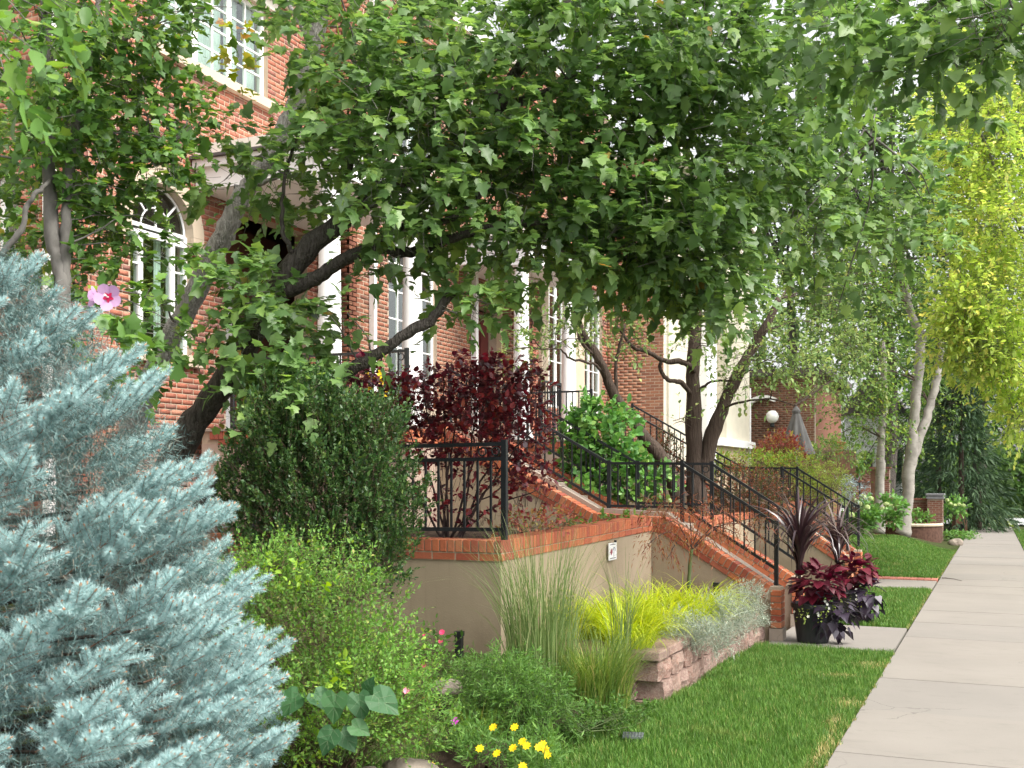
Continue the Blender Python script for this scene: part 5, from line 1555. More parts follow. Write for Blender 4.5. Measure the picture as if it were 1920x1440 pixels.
# trees far along the street
def far_tree(label, px, Z, h, trunk_r, crown, mat, size=.24, group='trees far along the street', shape=L_DIAMOND, bark=None, name='shade_tree', n_mult=1.0):
    b = at(px, HOR + 2.2 / Z * FPX, Z)
    top = b + np.array([0, 0, h * .75])
    blobs = [(cx, cy, cz, rx, ry, rz, int(n * n_mult)) for cx, cy, cz, rx, ry, rz, n in crown]
    t = thing(name, label, 'tree', b, group)
    p = limb(t, 'trunk', [b, b * .5 + top * .5 + np.array([.2, 0, 0]), top], trunk_r, trunk_r * .4, bark or M['bark_maple'], 8, .05)
    branch_to(t, bark or M['bark_maple'], [p], [at(c[0] + rng.uniform(-.5, .5) * c[3], c[1] + rng.uniform(-.5, .5) * c[4], c[2]) for c in blobs for _ in range(3)], .09, .02)
    P, O = blob_pts(blobs)
    lf = sprigs(P, norm(O + rand_unit(len(P)) * .6 + np.array([0, 0, .2])), size * 3, 8, size, droop=.3)
    leaves(t, lf, shape, mat)
    return t
far_tree('tall dark green tree with gaps of sky behind the birches', 1660, 42, 14, .3, [(1640, 160, 42, 120, 110, 2.5, 130), (1540, 300, 42, 100, 110, 2.5, 130), (1800, 300, 43, 120, 160, 3, 420), (1880, 160, 44, 120, 140, 3, 330), (1800, 520, 43, 100, 120, 3, 260), (1620, 200, 42, 60, 60, 2, 40), (1600, 300, 41, 120, 150, 3, 240), (1700, 330, 42, 90, 130, 2.5, 170), (1650, 480, 42, 130, 120, 3, 260), (1560, 430, 41, 90, 120, 2.5, 150), (1700, 150, 42, 90, 90, 2, 50), (1590, 620, 42, 120, 90, 2.5, 200), (1700, 640, 42, 80, 100, 2, 160)], M['lf_far'], .26)
far_tree('grey green tree behind the cream stucco house', 1480, 46, 14, .3, [(1470, 330, 45, 120, 130, 3, 190), (1400, 450, 46, 110, 90, 3, 130), (1520, 480, 45, 90, 110, 2.5, 120), (1360, 330, 46, 90, 90, 2.5, 80), (1540, 180, 45, 60, 60, 2, 20)], M['lf_far'], .26)
far_tree('dark tree over the far pavement below the locust branches', 1830, 48, 13, .35, [(1800, 640, 47, 90, 110, 3, 220), (1870, 700, 48, 90, 90, 3, 220), (1800, 770, 47, 80, 70, 3, 200), (1760, 520, 47, 80, 100, 2.5, 150), (1880, 800, 49, 70, 60, 2.5, 150), (1850, 430, 50, 130, 170, 3, 260), (1850, 180, 50, 120, 120, 3, 150)], M['lf_far'], .26)
def conifer(label, px, Z, h, r, base_y, n, mat, size=.2):
    b = at(px, base_y, Z)
    t = thing('conifer_tree', label, 'tree', b, 'dark conifers by the far pavement')
    limb(t, 'trunk', [b, b + np.array([.05, 0, h * .5]), b + np.array([0, 0, h])], .16, .02, M['bark_dark'], 8, .01)
    f = rng.random(n) ** 1.1; a = rng.uniform(0, 2 * math.pi, n)
    rr = r * (1 - f) * (.35 + .65 * rng.random(n) ** .5) * (1 + .18 * np.sin(f * 60))
    P = b + np.stack([rr * np.cos(a), rr * np.sin(a), .15 + f * h * .98 - rr * .22], 1)
    D = np.stack([np.cos(a), np.sin(a), np.full(n, -.25)], 1)
    leaves(t, sprigs(P, D, size * 1.6, 6, size, spread=.5, droop=.2), L_NARROW, mat)
    return t
conifer('dark drooping conifer behind the brick gate pillar', 1800, 44, 6.0, 2.2, 1000, 1500, M['lf_conifer'], .34)
conifer('small grey green conifer beside the far pavement', 1834, 46, 2.6, 1.1, 1004, 700, M['lf_conifer'], .2)
conifer('dark conifer in deep shade left of the far pillars', 1758, 50, 9.0, 2.8, 985, 1500, M['lf_conifer'], .4)

# wood at the end of the street
P, O = blob_pts([(1300 + i * 70, 700 - 60 * (i % 3), 75 + 4 * (i % 2), 80, 150, 4, 120) for i in range(13)] + [(1750 + i * 40, 900, 78, 50, 55, 3, 110) for i in range(7)])
lf = sprigs(P, norm(O + rand_unit(len(P)) * .6), 1.3, 7, .5, droop=.2)
V, F = scatter(L_DIAMOND[0], L_DIAMOND[1], *lf)
tag(np_obj('far_woodland', V, F, M['lf_far'], None, kind='stuff'), 'hazy green wood closing off the end of the street', 'woodland')

# ------------------------------------------------------------------ blue spruce
def shoot(L, n, nl, r):
    """needles round a short shoot along +Y; returns vertices, triangles"""
    t = np.sort(r.random(n)) ** .9 * L
    a = np.arange(n) * 2.4 + r.random(n) * .5
    tipf = t / L
    lean = .34 + .9 * tipf ** 3
    d = np.stack([np.cos(a), lean + r.normal(0, .10, n), np.sin(a) * .92 + .26], 1) + r.normal(0, .10, (n, 3))
    d = norm(d)
    base = np.stack([np.cos(a) * .002, t, np.sin(a) * .002], 1)
    ln = nl * (.75 + .4 * r.random(n)) * (1 - .25 * (tipf > .93))
    tip = base + d * ln[:, None]
    s = norm(np.cross(d, r.normal(size=(n, 3)))) * .00125
    V = np.stack([base - s, base + s, tip], 1).reshape(-1, 3)
    return V, np.arange(3 * n).reshape(-1, 3)
def bough_mesh(seed, L=.44, n_sh=8):
    r = np.random.default_rng(seed)
    VV, FF, MI = [], [], []
    b = 0
    def add(V, F, m):
        nonlocal b
        VV.append(V); FF.append(F + b); MI.append(np.full(len(F), m)); b += len(V)
    def rod(p0, p1, ra, m):
        p0 = np.asarray(p0); p1 = np.asarray(p1); d = norm(p1 - p0)
        u = norm(np.cross(d, [.3, .5, .8])); w = np.cross(d, u)
        V = []
        for p, rr in ((p0, ra), (p1, ra * .6)):
            for k in range(4):
                a = k * math.pi / 2; V.append(p + (u * math.cos(a) + w * math.sin(a)) * rr)
        F = []
        for k in range(4):
            k2 = (k + 1) % 4; F += [(k, k2, 4 + k2), (k, 4 + k2, 4 + k)]
        add(np.array(V), np.array(F), m)
    def bend(y): return np.array([0, y, .16 * (y / L) ** 2 * L])
    prev = bend(0)
    for y in np.linspace(0, L, 6)[1:]:
        rod(prev, bend(y), .0045 * (1.15 - y / L), 1); prev = bend(y)
    shoots = [(bend(L * .72), np.array([0, 1, .30]), .15)]
    for i in range(n_sh):
        y = L * (.12 + .74 * (i + r.random() * .5) / n_sh)
        s = 1 if i % 2 else -1
        d = norm(np.array([s * (.62 + .35 * r.random()), .80, .05 + .42 * r.random()]))
        ln = (.165 - .05 * y / L) * (.8 + .4 * r.random())
        shoots.append((bend(y), d, ln))
        if r.random() < .42:
            shoots.append((bend(y) + d * ln * .35, norm(d + np.array([-s * .75, .15, .55 * r.random()])), ln * .75))
        if r.random() < .35:
            shoots.append((bend(y + .02), norm(np.array([r.normal(0, .25), .75, .7])), ln * .7))
    for p, d, ln in shoots:
        d = norm(d)
        x = norm(np.cross(d, [0, 0, 1.0])); z = np.cross(x, d); R = np.stack([x, d, z], 1)
        n = int(1900 * ln) + 50
        V, F = shoot(ln, n, .0275, r)
        add(V @ R.T + p, F, 0)
        rod(p, p + d * ln, .0020, 1)
        rod(p + d * ln * .97, p + d * (ln + .008), .0042, 2)
    V = np.concatenate(VV); F = np.concatenate(FF)
    me = np_mesh('bough', V, F)
    for q in ('needles', 'needle_stem', 'needle_bud'): me.materials.append(M[q])
    me.polygons.foreach_set('material_index', np.concatenate(MI).astype(np.int32))
    return me
SPZ = 4.25
sp_base = at(-205, 1640, SPZ); sp_base[2] = 0.02
spruce = thing('blue_spruce', 'silvery blue spruce with bristling needles in the left foreground', 'tree', sp_base)
SPH, SPR = 2.80, 1.6
SP_H = [0, .69, 1.08, 1.41, 1.74, 1.90, 2.23, 2.42, 2.66, 2.80]
SP_R = [1.62, 1.54, 1.42, 1.31, 1.12, .97, .66, .36, .10, .03]
limb(spruce, 'trunk', [sp_base + np.array([0, 0, -.1]), sp_base + np.array([.02, 0, SPH * .5]), sp_base + np.array([0, 0, SPH])], .075, .012, M['bark_dark'], 10, .004)
bm_ = [bough_mesh(40 + s) for s in range(6)]
inner = MB()
vaz = math.atan2(-sp_base[1], -sp_base[0])                              # the side that faces the viewer
NB = 300
cnt = 0
for i in range(NB):
    f = (i + .5) / NB
    h = .10 + (SPH - .35) * (1 - math.sqrt(1 - f * .98))
    # golden-angle turns round the trunk, on the side one can see and a little beyond
    a = vaz + ((i * .618034) % 1 - .5) * math.radians(205) + random.uniform(-.12, .12)
    R = float(np.interp(h, SP_H, SP_R))
    reach = R * random.uniform(.88, 1.07) * (.76 if i % 5 == 2 else 1.0)
    sc = random.uniform(.85, 1.15) * (.72 + .28 * R / SPR)
    r0 = max(.02, reach - .50 * sc)
    el = math.radians(random.uniform(4, 26) + 16 * h / SPH)
    d = np.array([math.cos(a) * math.cos(el), math.sin(a) * math.cos(el), math.sin(el)])
    p = sp_base + np.array([math.cos(a) * r0, math.sin(a) * r0, h + .03])
    roll = random.uniform(-.35, .35)
    x = norm(np.cross(d, [0, 0, 1.0])); z = np.cross(x, d)
    x, z = x * math.cos(roll) + z * math.sin(roll), z * math.cos(roll) - x * math.sin(roll)
    place('bough', bm_[i % 6], spruce, p, np.stack([x, d, z], 1), sc)
    inner.tube([sp_base + np.array([0, 0, h - r0 * .12]), p], [.012, .006], 5, cap=False)
inner.build('branches', M['bark_dark'], spruce)
# older inner shoots, coloured darker to paint in the shade between boughs
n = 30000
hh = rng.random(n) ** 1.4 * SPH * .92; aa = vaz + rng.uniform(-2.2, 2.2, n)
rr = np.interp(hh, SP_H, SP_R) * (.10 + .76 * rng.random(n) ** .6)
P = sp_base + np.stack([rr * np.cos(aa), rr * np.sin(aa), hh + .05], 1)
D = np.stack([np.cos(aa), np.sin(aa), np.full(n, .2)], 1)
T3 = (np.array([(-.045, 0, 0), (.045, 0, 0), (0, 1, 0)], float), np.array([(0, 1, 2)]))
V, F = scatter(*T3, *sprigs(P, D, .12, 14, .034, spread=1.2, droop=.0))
np_obj('inner_needles', V, F, M['old_shade_needles'], spruce, kind='stuff')

# ------------------------------------------------------------------ shrubs and flowers
def shrub(name, label, cat, base, blobs, lfmat, shape, size, nleaf, slen, stem_mat=None, n_single=0, droop=.15, spread=.9, up=.6, upb=.5, stem_n=60, stem_r=.004, group=None, outw=.7, shape2=None, jit=.35):
    t = thing(name, label, cat, base, group)
    P, O = blob_pts(blobs)
    D = norm(O * outw + np.array([0, 0, upb]) + rand_unit(len(P)) * .55)
    sm0 = stem_mat or M['stem_brown']
    k = rng.choice(len(P), min(stem_n, len(P)), replace=False)
    b = np.asarray(base) + rng.normal(0, .06, (len(k), 3)) * np.array([1, 1, 0])
    V, F = stems(b, P[k], np.full(len(k), stem_r), n=5, k=5)
    np_obj('stems', V, F, sm0, t, kind='stuff')
    q = P + D * slen * .95; q[:, 2] -= droop * slen * .7
    V, F = stems(P - D * slen * .4, q, np.full(len(P), stem_r * .35), n=3, k=3)
    np_obj('twigs', V, F, sm0, t, kind='stuff')
    leaves(t, sprigs(P, D, slen, nleaf, size, spread, droop, up, jit=jit), shape, lfmat, n_single, shape2=shape2)
    return t

shrub('boxwood_shrub', 'dark green small leaved boxwood shrub against the planter wall', 'shrub', at(610, 1200, 7.6),
      [(600, 960, 7.5, 165, 190, .5, 1700), (560, 820, 7.5, 115, 120, .4, 700), (700, 880, 7.4, 70, 130, .35, 330), (720, 1020, 7.3, 65, 110, .3, 300), (500, 900, 7.6, 90, 110, .4, 300), (655, 790, 7.5, 45, 70, .25, 110), (560, 1080, 7.4, 160, 90, .5, 420), (720, 800, 7.5, 40, 60, .3, 60), (770, 930, 7.4, 30, 60, .25, 60), (460, 960, 7.7, 50, 120, .3, 120), (640, 800, 7.6, 140, 60, .4, 140)],
      M['lf_boxwood'], L_DIAMOND, .027, 20, .11, stem_n=120, upb=.9, droop=.02, spread=.8)
sp_ = shrub('spirea_shrub', 'bright light green fine leaved spirea bush beside the spruce', 'shrub', at(620, 1470, 5.4),
      [(600, 1200, 5.4, 165, 140, .45, 900), (500, 1110, 5.5, 90, 80, .3, 320), (700, 1290, 5.3, 130, 100, .4, 640), (620, 1340, 5.1, 200, 90, .4, 760), (560, 1060, 5.6, 50, 40, .2, 50), (760, 1360, 5.2, 80, 60, .3, 170), (640, 1080, 5.7, 70, 50, .3, 90), (450, 1180, 5.5, 60, 120, .3, 170)],
      M['lf_spirea'], L_SMALL, .021, 13, .14, stem_n=150, upb=.7, droop=.05, stem_r=.003)
P, O = blob_pts([(480, 1095, 5.3, 60, 35, .15, 22), (590, 1090, 5.3, 25, 25, .1, 8), (640, 1275, 4.9, 30, 14, .08, 9), (560, 1400, 4.8, 50, 25, .1, 14)])
leaves(sp_, sprigs(P, norm(O + np.array([0, 0, .7])), .10, 7, .034), L_OVAL, M['lf_spirea_new'], 0, mass='new_growth')

# purple-leaved bush in the planter
pb = at(842, 1014, 9.6); pb[2] = 1.0
pu = thing('purple_leaf_bush', 'burgundy purple leaved bush with bare lower stems behind the iron fence', 'shrub', pb)
pu_blobs = [(860, 760, 9.6, 110, 70, .5, 150), (930, 740, 9.6, 90, 60, .45, 130), (780, 760, 9.6, 80, 60, .4, 100), (970, 800, 9.7, 65, 70, .4, 90), (880, 830, 9.6, 120, 60, .45, 120),
            (735, 800, 9.5, 55, 60, .3, 80), (900, 695, 9.7, 50, 30, .3, 30), (985, 720, 9.7, 40, 35, .3, 30), (985, 925, 9.5, 50, 36, .25, 30), (960, 880, 9.6, 60, 40, .3, 30),
            (830, 900, 9.5, 70, 50, .3, 34), (790, 950, 9.4, 40, 40, .25, 18), (900, 960, 9.4, 50, 40, .25, 16), (1010, 900, 9.5, 30, 30, .2, 10), (715, 745, 9.6, 40, 40, .2, 34), (670, 790, 9.4, 30, 30, .2, 16)]
P, O = blob_pts(pu_blobs)
tips = [(700, 800), (745, 760), (790, 720), (830, 700), (870, 690), (905, 680), (950, 700), (990, 740), (1010, 790), (985, 850), (960, 900), (1005, 920)]
for i, (tx, ty) in enumerate(tips):
    b = pb + np.array([random.uniform(-.10, .10), random.uniform(-.08, .08), -.02])
    e = at(tx, ty, 9.6 + random.uniform(-.3, .3))
    m1 = b * .55 + e * .45 + np.array([0, 0, .10])
    limb(pu, 'stem', [b, m1, e], .013, .004, M['bark_red'], 6, .012)
V, F = stems(P - norm(O) * .05 + np.array([0, 0, -.12]), P, np.full(len(P), .0028), n=3, k=3); np_obj('twigs', V, F, M['bark_red'], pu, kind='stuff')
leaves(pu, sprigs(P, norm(O * .5 + np.array([0, 0, .6]) + rand_unit(len(P)) * .5), .15, 8, .052, droop=.25, up=.9), L_ROUND, M['lf_purple'], 300, shape2=L_OVAL)

shrub('lilac_shrub', 'rounded fresh green leafy shrub beside the near upper flight', 'shrub', at(1140, 960, 14.3),
      [(1125, 830, 14.2, 75, 65, .5, 260), (1160, 880, 14.1, 50, 50, .4, 120), (1090, 860, 14.3, 40, 60, .4, 100), (1130, 770, 14.3, 60, 26, .35, 60), (1200, 905, 13.9, 60, 35, .4, 80), (1110, 920, 14.0, 60, 40, .4, 80)],
      M['lf_lilac'], L_ROUND, .075, 7, .16, n_single=300, upb=.4, droop=.25)
lc = at(1294, 1078, 10.5)
lace = thing('laceleaf_maple', 'weeping red laceleaf maple on a green stem above the golden grass', 'tree', (lc[0], lc[1], .2))
tp = at(1297, 1030, 10.5)
limb(lace, 'trunk', [(lc[0], lc[1], .18), at(1292, 1085, 10.5), tp], .020, .015, M['stem_green'], 8, .003)
for e in ((1240, 985), (1215, 1020), (1330, 980), (1380, 1000), (1420, 990), (1290, 970), (1350, 1030), (1250, 1050)):
    limb(lace, 'limb', [tp, (tp + at(e[0], e[1] - 35, 10.5)) / 2 + np.array([0, 0, .05]), at(e[0], e[1], 10.5 + random.uniform(-.3, .3))], .008, .003, M['bark_red'], 6, .006)
P, O = blob_pts([(1260, 985, 10.4, 55, 34, .35, 66), (1330, 975, 10.5, 75, 26, .4, 60), (1395, 985, 10.6, 45, 18, .3, 38), (1240, 1015, 10.4, 36, 26, .25, 30), (1300, 950, 10.5, 90, 20, .35, 40), (1360, 1015, 10.5, 55, 18, .25, 16), (1230, 945, 10.6, 50, 18, .25, 24)])
leaves(lace, sprigs(P, norm(O * .7 + np.array([0, 0, -.25]) + rand_unit(len(P)) * .5), .15, 13, .050, droop=.6, spread=1.0), L_NARROW, M['lf_lace'])

shrub('nandina_shrub', 'low pink and yellow leaved plant at the planter edge below the stairs', 'shrub', at(1010, 1005, 9.7),
      [(1000, 985, 9.7, 50, 20, .3, 70), (1055, 980, 10.2, 30, 16, .25, 34), (955, 985, 9.2, 25, 20, .2, 20)], M['lf_pinkmix'], L_OVAL, .042, 6, .10, stem_n=20)
shrub('groundcover_plant', 'small fresh green plants along the planter cap by the landing', 'plant', at(1150, 985, 11.4),
      [(1060, 990, 10.4, 14, 8, .1, 12), (1090, 985, 10.7, 20, 8, .12, 14), (1140, 978, 11.2, 22, 8, .12, 16), (1185, 972, 11.7, 18, 8, .12, 12)], M['lf_peren'], L_OVAL, .05, 5, .06, stem_n=8)
# shrubs on the terraces
shrub('barberry_shrub', 'dark bronze green shrub behind the rails of the farther stairs', 'shrub', at(1405, 985, 17.2),
      [(1400, 920, 17.2, 62, 45, .6, 330), (1440, 950, 17.0, 40, 30, .4, 120), (1360, 940, 17.2, 30, 40, .4, 100)], M['lf_barberry'], L_SMALL, .04, 12, .22, upb=.7)
shrub('barberry_shrub', 'dark feathery shrub by the upper flight of the farther stairs', 'shrub', at(1240, 900, 17.0),
      [(1235, 850, 16.9, 30, 40, .4, 110), (1255, 880, 16.8, 30, 25, .3, 70)], M['lf_barberry'], L_SMALL, .04, 12, .2, upb=.7)
shrub('hedge', 'long light green hedge above the farther landing rail', 'hedge', at(1430, 880, 20.5),
      [(1370, 872, 20.3, 40, 14, .5, 130), (1430, 869, 20.8, 50, 14, .5, 170), (1490, 871, 21.2, 45, 14, .5, 150), (1340, 876, 20, 20, 12, .4, 50)], M['lf_hedge'], L_SMALL, .05, 10, .2)
shrub('nandina_shrub', 'red and yellow nandina bush in front of the dark brick wall', 'shrub', at(1470, 860, 23.0),
      [(1462, 838, 23, 34, 18, .5, 170), (1484, 850, 23.2, 24, 12, .4, 60), (1440, 848, 22.8, 18, 12, .3, 40)], M['lf_nandina'], L_OVAL, .06, 8, .2)
shrub('yellow_shrub', 'yellow green arching shrub behind the farther stair rails', 'shrub', at(1545, 935, 22.5),
      [(1540, 896, 22.4, 38, 18, .6, 170), (1560, 915, 22.2, 28, 20, .5, 110), (1505, 892, 22.5, 26, 14, .4, 60), (1530, 940, 22.0, 40, 20, .5, 110)], M['lf_yellowgreen'], L_NARROW, .08, 10, .25, droop=.35)
shrub('grey_shrub', 'grey green shrub below the folded patio umbrella', 'shrub', at(1520, 850, 26),
      [(1530, 850, 26, 16, 10, .5, 40), (1556, 840, 26.5, 30, 16, .6, 90), (1590, 848, 27, 30, 16, .5, 80)], M['lf_birch'], L_SMALL, .06, 8, .2)
bs = at(1604, 945, 24.2)
shrub('blue_conifer', 'small grey blue dwarf spruce behind the farther stair rails', 'shrub', at(1604, 960, 24.2),
      [(1600, 925, 24.2, 26, 24, .35, 110), (1585, 905, 24.2, 14, 16, .25, 40)], M['lf_bluesp'], L_NARROW, .05, 14, .16)
def hydrangea(label, px, py, Z, w, h, heads, nl=90):
    t = shrub('hydrangea_bush', label, 'shrub', at(px, py + h, Z), [(px, py, Z, w, h, .5, nl), (px, py + h * .7, Z, w * .9, h * .6, .4, nl // 2)], M['lf_hydrangea'], L_ROUND, .10, 6, .2, stem_mat=M['stem_green'])
    for hx, hy in heads:
        c = at(hx, hy, Z - .4)
        n = 80
        d = rand_unit(n); d[:, 2] = np.abs(d[:, 2]) * .9 - .15
        pos = c + d * .07
        R = frames(norm(np.cross(d, rand_unit(n))), d)
        V, F = scatter(*L_ROUND, pos, R, np.full(n, .05))
        np_obj('flower_head', V, F, M['mophead'], t)
    return t
hydrangea('hydrangea with pale green mophead blooms left of the birches', 1612, 962, 25.0, 28, 26, [(1618, 932), (1625, 952), (1600, 938), (1582, 946), (1610, 945), (1632, 936), (1596, 966)])
hydrangea('hydrangea with pale green blooms between the birch trunks', 1668, 955, 28.6, 26, 22, [(1662, 946), (1670, 950), (1655, 955)], 60)
hydrangea('white blooming hydrangea on the garden terrace by the plank fence', 1600, 868, 33, 28, 14, [(1598, 862), (1590, 874), (1606, 866), (1585, 870), (1598, 880), (1612, 858), (1618, 852)], 50)
hydrangea('bright lime hydrangea beside the second brick pillar', 1790, 950, 40, 24, 16, [(1782, 945), (1790, 948), (1798, 946), (1806, 948), (1776, 938)], 60)

# grasses
def tuft(name, label, cat, c, r, n, L, wd, arch, mat, group=None, lift=0):
    c = np.asarray(c, float)
    a = rng.uniform(0, 2 * math.pi, n); q = np.sqrt(rng.random(n)) * r
    base = c + np.stack([np.cos(a) * q, np.sin(a) * q, np.zeros(n) + lift], 1)
    a2 = a + rng.normal(0, .7, n)
    lean = np.stack([np.cos(a2), np.sin(a2), np.zeros(n)], 1)
    V, F = blades(base, lean, L * (.55 + .5 * rng.random(n)), wd * (.7 + .6 * rng.random(n)), arch[0] + (arch[1] - arch[0]) * rng.random(n) ** 1.5, seg=7)
    t = thing(name, label, cat, c, group)
    np_obj('blades', V, F, mat, t, kind='stuff')
    return t
g1 = at(1015, 1255, 7.35); g1[2] = .20
tg = tuft('ornamental_grass', 'tall fountain of pale green grass against the stucco planter wall', 'ornamental grass', g1, .24, 440, 1.22, .0060, (.2, 1.5), M['lf_tallgrass'])
a = rng.uniform(0, 6.28, 26); lean = np.stack([np.cos(a), np.sin(a), a * 0], 1)
V, F = blades(g1 + lean * .1, lean, np.full(26, 1.35), np.full(26, .005), rng.uniform(.8, 2.2, 26), seg=9); np_obj('blades', V, F, M['lf_tallgrass'], tg, kind='stuff')
g2 = at(1165, 1225, 8.0); g2[2] = .26
tuft('ornamental_grass', 'slim clump of green grass rising behind the wall capstones', 'ornamental grass', g2, .07, 62, .95, .006, (.2, 1.3), M['lf_tallgrass'])
g3 = at(1120, 1310, 7.3); g3[2] = .06
tuft('ornamental_grass', 'low arching deep green grass clump at the end of the block wall', 'ornamental grass', g3, .22, 1000, .66, .0055, (.7, 2.1), M['lf_lowgrass'])
g5 = at(905, 1370, 6.4); g5[2] = .04
tuft('ornamental_grass', 'thin grey green grass tuft beside the magenta flower', 'ornamental grass', g5, .13, 260, .36, .0045, (.7, 1.9), M['lf_lowgrass'])
gold = thing('golden_grass', 'mound of bright golden yellow grass above the block wall', 'ornamental grass', at(1220, 1150, 9.2))
for (px, py, Z, n, r) in ((1100, 1150, 9.0, 260, .14), (1160, 1150, 8.9, 420, .16), (1230, 1140, 9.3, 420, .18), (1290, 1130, 9.8, 420, .18), (1320, 1120, 10.2, 260, .14), (1180, 1185, 8.5, 360, .16), (1215, 1110, 9.9, 260, .18), (1140, 1120, 9.3, 260, .14)):
    c = at(px, py, Z); c[2] = .18
    a = rng.uniform(0, 6.28, n); q = np.sqrt(rng.random(n)) * r
    base = c + np.stack([np.cos(a) * q, np.sin(a) * q, np.zeros(n)], 1)
    a2 = a + rng.normal(0, .8, n); lean = np.stack([np.cos(a2), np.sin(a2), a2 * 0], 1)
    V, F = blades(base, lean, (.66 * (.55 + .6 * rng.random(n))), .012 * (.7 + .6 * rng.random(n)), 1.3 + 1.5 * rng.random(n), seg=6)
    np_obj('blades', V, F, M['lf_gold'], gold, kind='stuff')
shrub('silver_plant', 'spreading silvery grey leaved plant spilling over the block wall', 'plant', at(1340, 1170, 9.9),
      [(1290, 1186, 9.0, 50, 24, .28, 240), (1350, 1154, 9.8, 58, 34, .32, 360), (1400, 1132, 10.6, 38, 34, .28, 260), (1335, 1200, 9.2, 50, 22, .22, 200), (1265, 1172, 9.2, 36, 14, .22, 80), (1415, 1160, 10.7, 22, 24, .2, 80), (1390, 1175, 10.2, 30, 18, .15, 60)],
      M['lf_silver'], L_NARROW, .030, 16, .10, stem_mat=M['lf_silver'], upb=.6, droop=.05, jit=.5, spread=1.0)
pe = shrub('perennial_clump', 'mounded feathery green perennial in front of the tall grass', 'plant', at(950, 1370, 6.7),
      [(940, 1280, 6.7, 90, 45, .35, 420), (985, 1310, 6.6, 80, 45, .35, 360), (910, 1320, 6.6, 60, 35, .3, 200), (1010, 1350, 6.5, 70, 26, .3, 170)], M['lf_peren'], L_NARROW, .040, 14, .13, stem_mat=M['stem_green'], droop=.25)
shrub('groundcover_plant', 'low mat of small green leaves between the perennial and the lawn', 'plant', at(1080, 1370, 6.8),
      [(1060, 1345, 6.8, 70, 22, .25, 150), (1150, 1340, 7.0, 60, 20, .2, 110), (1210, 1335, 7.5, 20, 12, .1, 30), (860, 1270, 7.1, 50, 24, .3, 60)], M['lf_peren'], L_SMALL, .025, 8, .07, stem_mat=M['stem_green'], stem_n=20)

# flowers
def petal_flower(parent, c, n, r, mat, core=None, facing=None, shape=L_OVAL, cup=.3, name='flower'):
    f = norm(np.asarray(facing if facing is not None else (0, 0, 1.0), float))
    u = norm(np.cross(f, [.2, .9, .3])); w = np.cross(f, u)
    a = np.arange(n) * 2 * math.pi / n + random.random()
    d = u * np.cos(a)[:, None] + w * np.sin(a)[:, None] + f * cup
    R = frames(d, np.tile(f, (n, 1)))
    V, F = scatter(*shape, np.tile(np.asarray(c, float), (n, 1)), R, np.full(n, r))
    o = np_obj(name, V, F, mat, parent)
    if core is not None:
        m = MB(); m.lathe(np.asarray(c) + f * r * .05 - np.array([0, 0, r * .1]), [(r * .05, 0), (r * .16, r * .05), (r * .16, r * .14), (r * .05, r * .2)], 8)
        m.build('flower_core', core, o if parent is not None else None)
    return o
co = thing('coreopsis_plant', 'feathery green plant with small bright yellow flowers at the lawn edge', 'flower', at(960, 1430, 5.7))
P, O = blob_pts([(950, 1425, 5.7, 110, 28, .25, 150), (880, 1400, 5.9, 60, 20, .2, 50), (1010, 1440, 5.5, 50, 24, .2, 60)])
leaves(co, sprigs(P, norm(O * .3 + np.array([0, 0, 1.0]) + rand_unit(len(P)) * .4), .14, 10, .05, droop=.05), L_NARROW, M['lf_peren'], 0)
for (px, py) in ((932, 1413), (925, 1364), (965, 1364), (980, 1391), (988, 1399), (1010, 1402), (1022, 1405), (1026, 1416), (900, 1404), (962, 1403), (810, 1437), (980, 1437), (1018, 1396)):
    c = at(px, py, 5.35 + random.uniform(-.12, .08))
    petal_flower(co, c, 8, .024, M['petal_yellow'], M['petal_yellow'], np.array([random.uniform(-.2, .4), -.7, .7]))
    V, F = stems(np.array([[c[0] + random.uniform(-.03, .03), c[1] + .02, c[2] - .22]]), np.array([c]), [.0016], n=4); np_obj('stem', V, F, M['stem_green'], co)
ro = shrub('rose_bush', 'small rose bush with a few deep pink flowers by the planter wall', 'flower', at(820, 1260, 7.3),
      [(815, 1225, 7.3, 45, 28, .25, 34), (800, 1200, 7.3, 18, 22, .15, 12)], M['lf_peren'], L_OVAL, .035, 6, .10, stem_n=14)
for (px, py, r) in ((829, 1186, .022), (826, 1203, .018), (795, 1190, .012), (795, 1248, .02)):
    petal_flower(ro, at(px, py, 7.25), 9, r, M['petal_pink'], M['petal_pink'], np.array([.2, -.8, .5]), L_ROUND, .5)
cr = thing('cranesbill_plant', 'low plant with a single magenta flower near the grass tuft', 'flower', at(853, 1372, 6.1))
leaves(cr, sprigs(*[q for q in blob_pts([(850, 1375, 6.1, 40, 16, .15, 24)])], .08, 6, .035), L_ROUND, M['lf_peren'])
petal_flower(cr, at(853, 1352, 6.1), 6, .024, M['petal_magenta'], M['petal_white'], np.array([.2, -.8, .5]), L_ROUND, .3)
petal_flower(sp_, at(762, 1296, 5.0), 7, .018, M['petal_rose'], M['petal_rose'], np.array([.2, -.8, .5]), L_ROUND, .6)
hl = thing('heart_leaf_plant', 'plant with broad heart shaped green leaves growing through the spirea', 'plant', at(640, 1440, 4.7))
M['vein'] = m_plain('vein', (0.13, 0.20, 0.10), 0.6, 0.3, 0.1, 20)
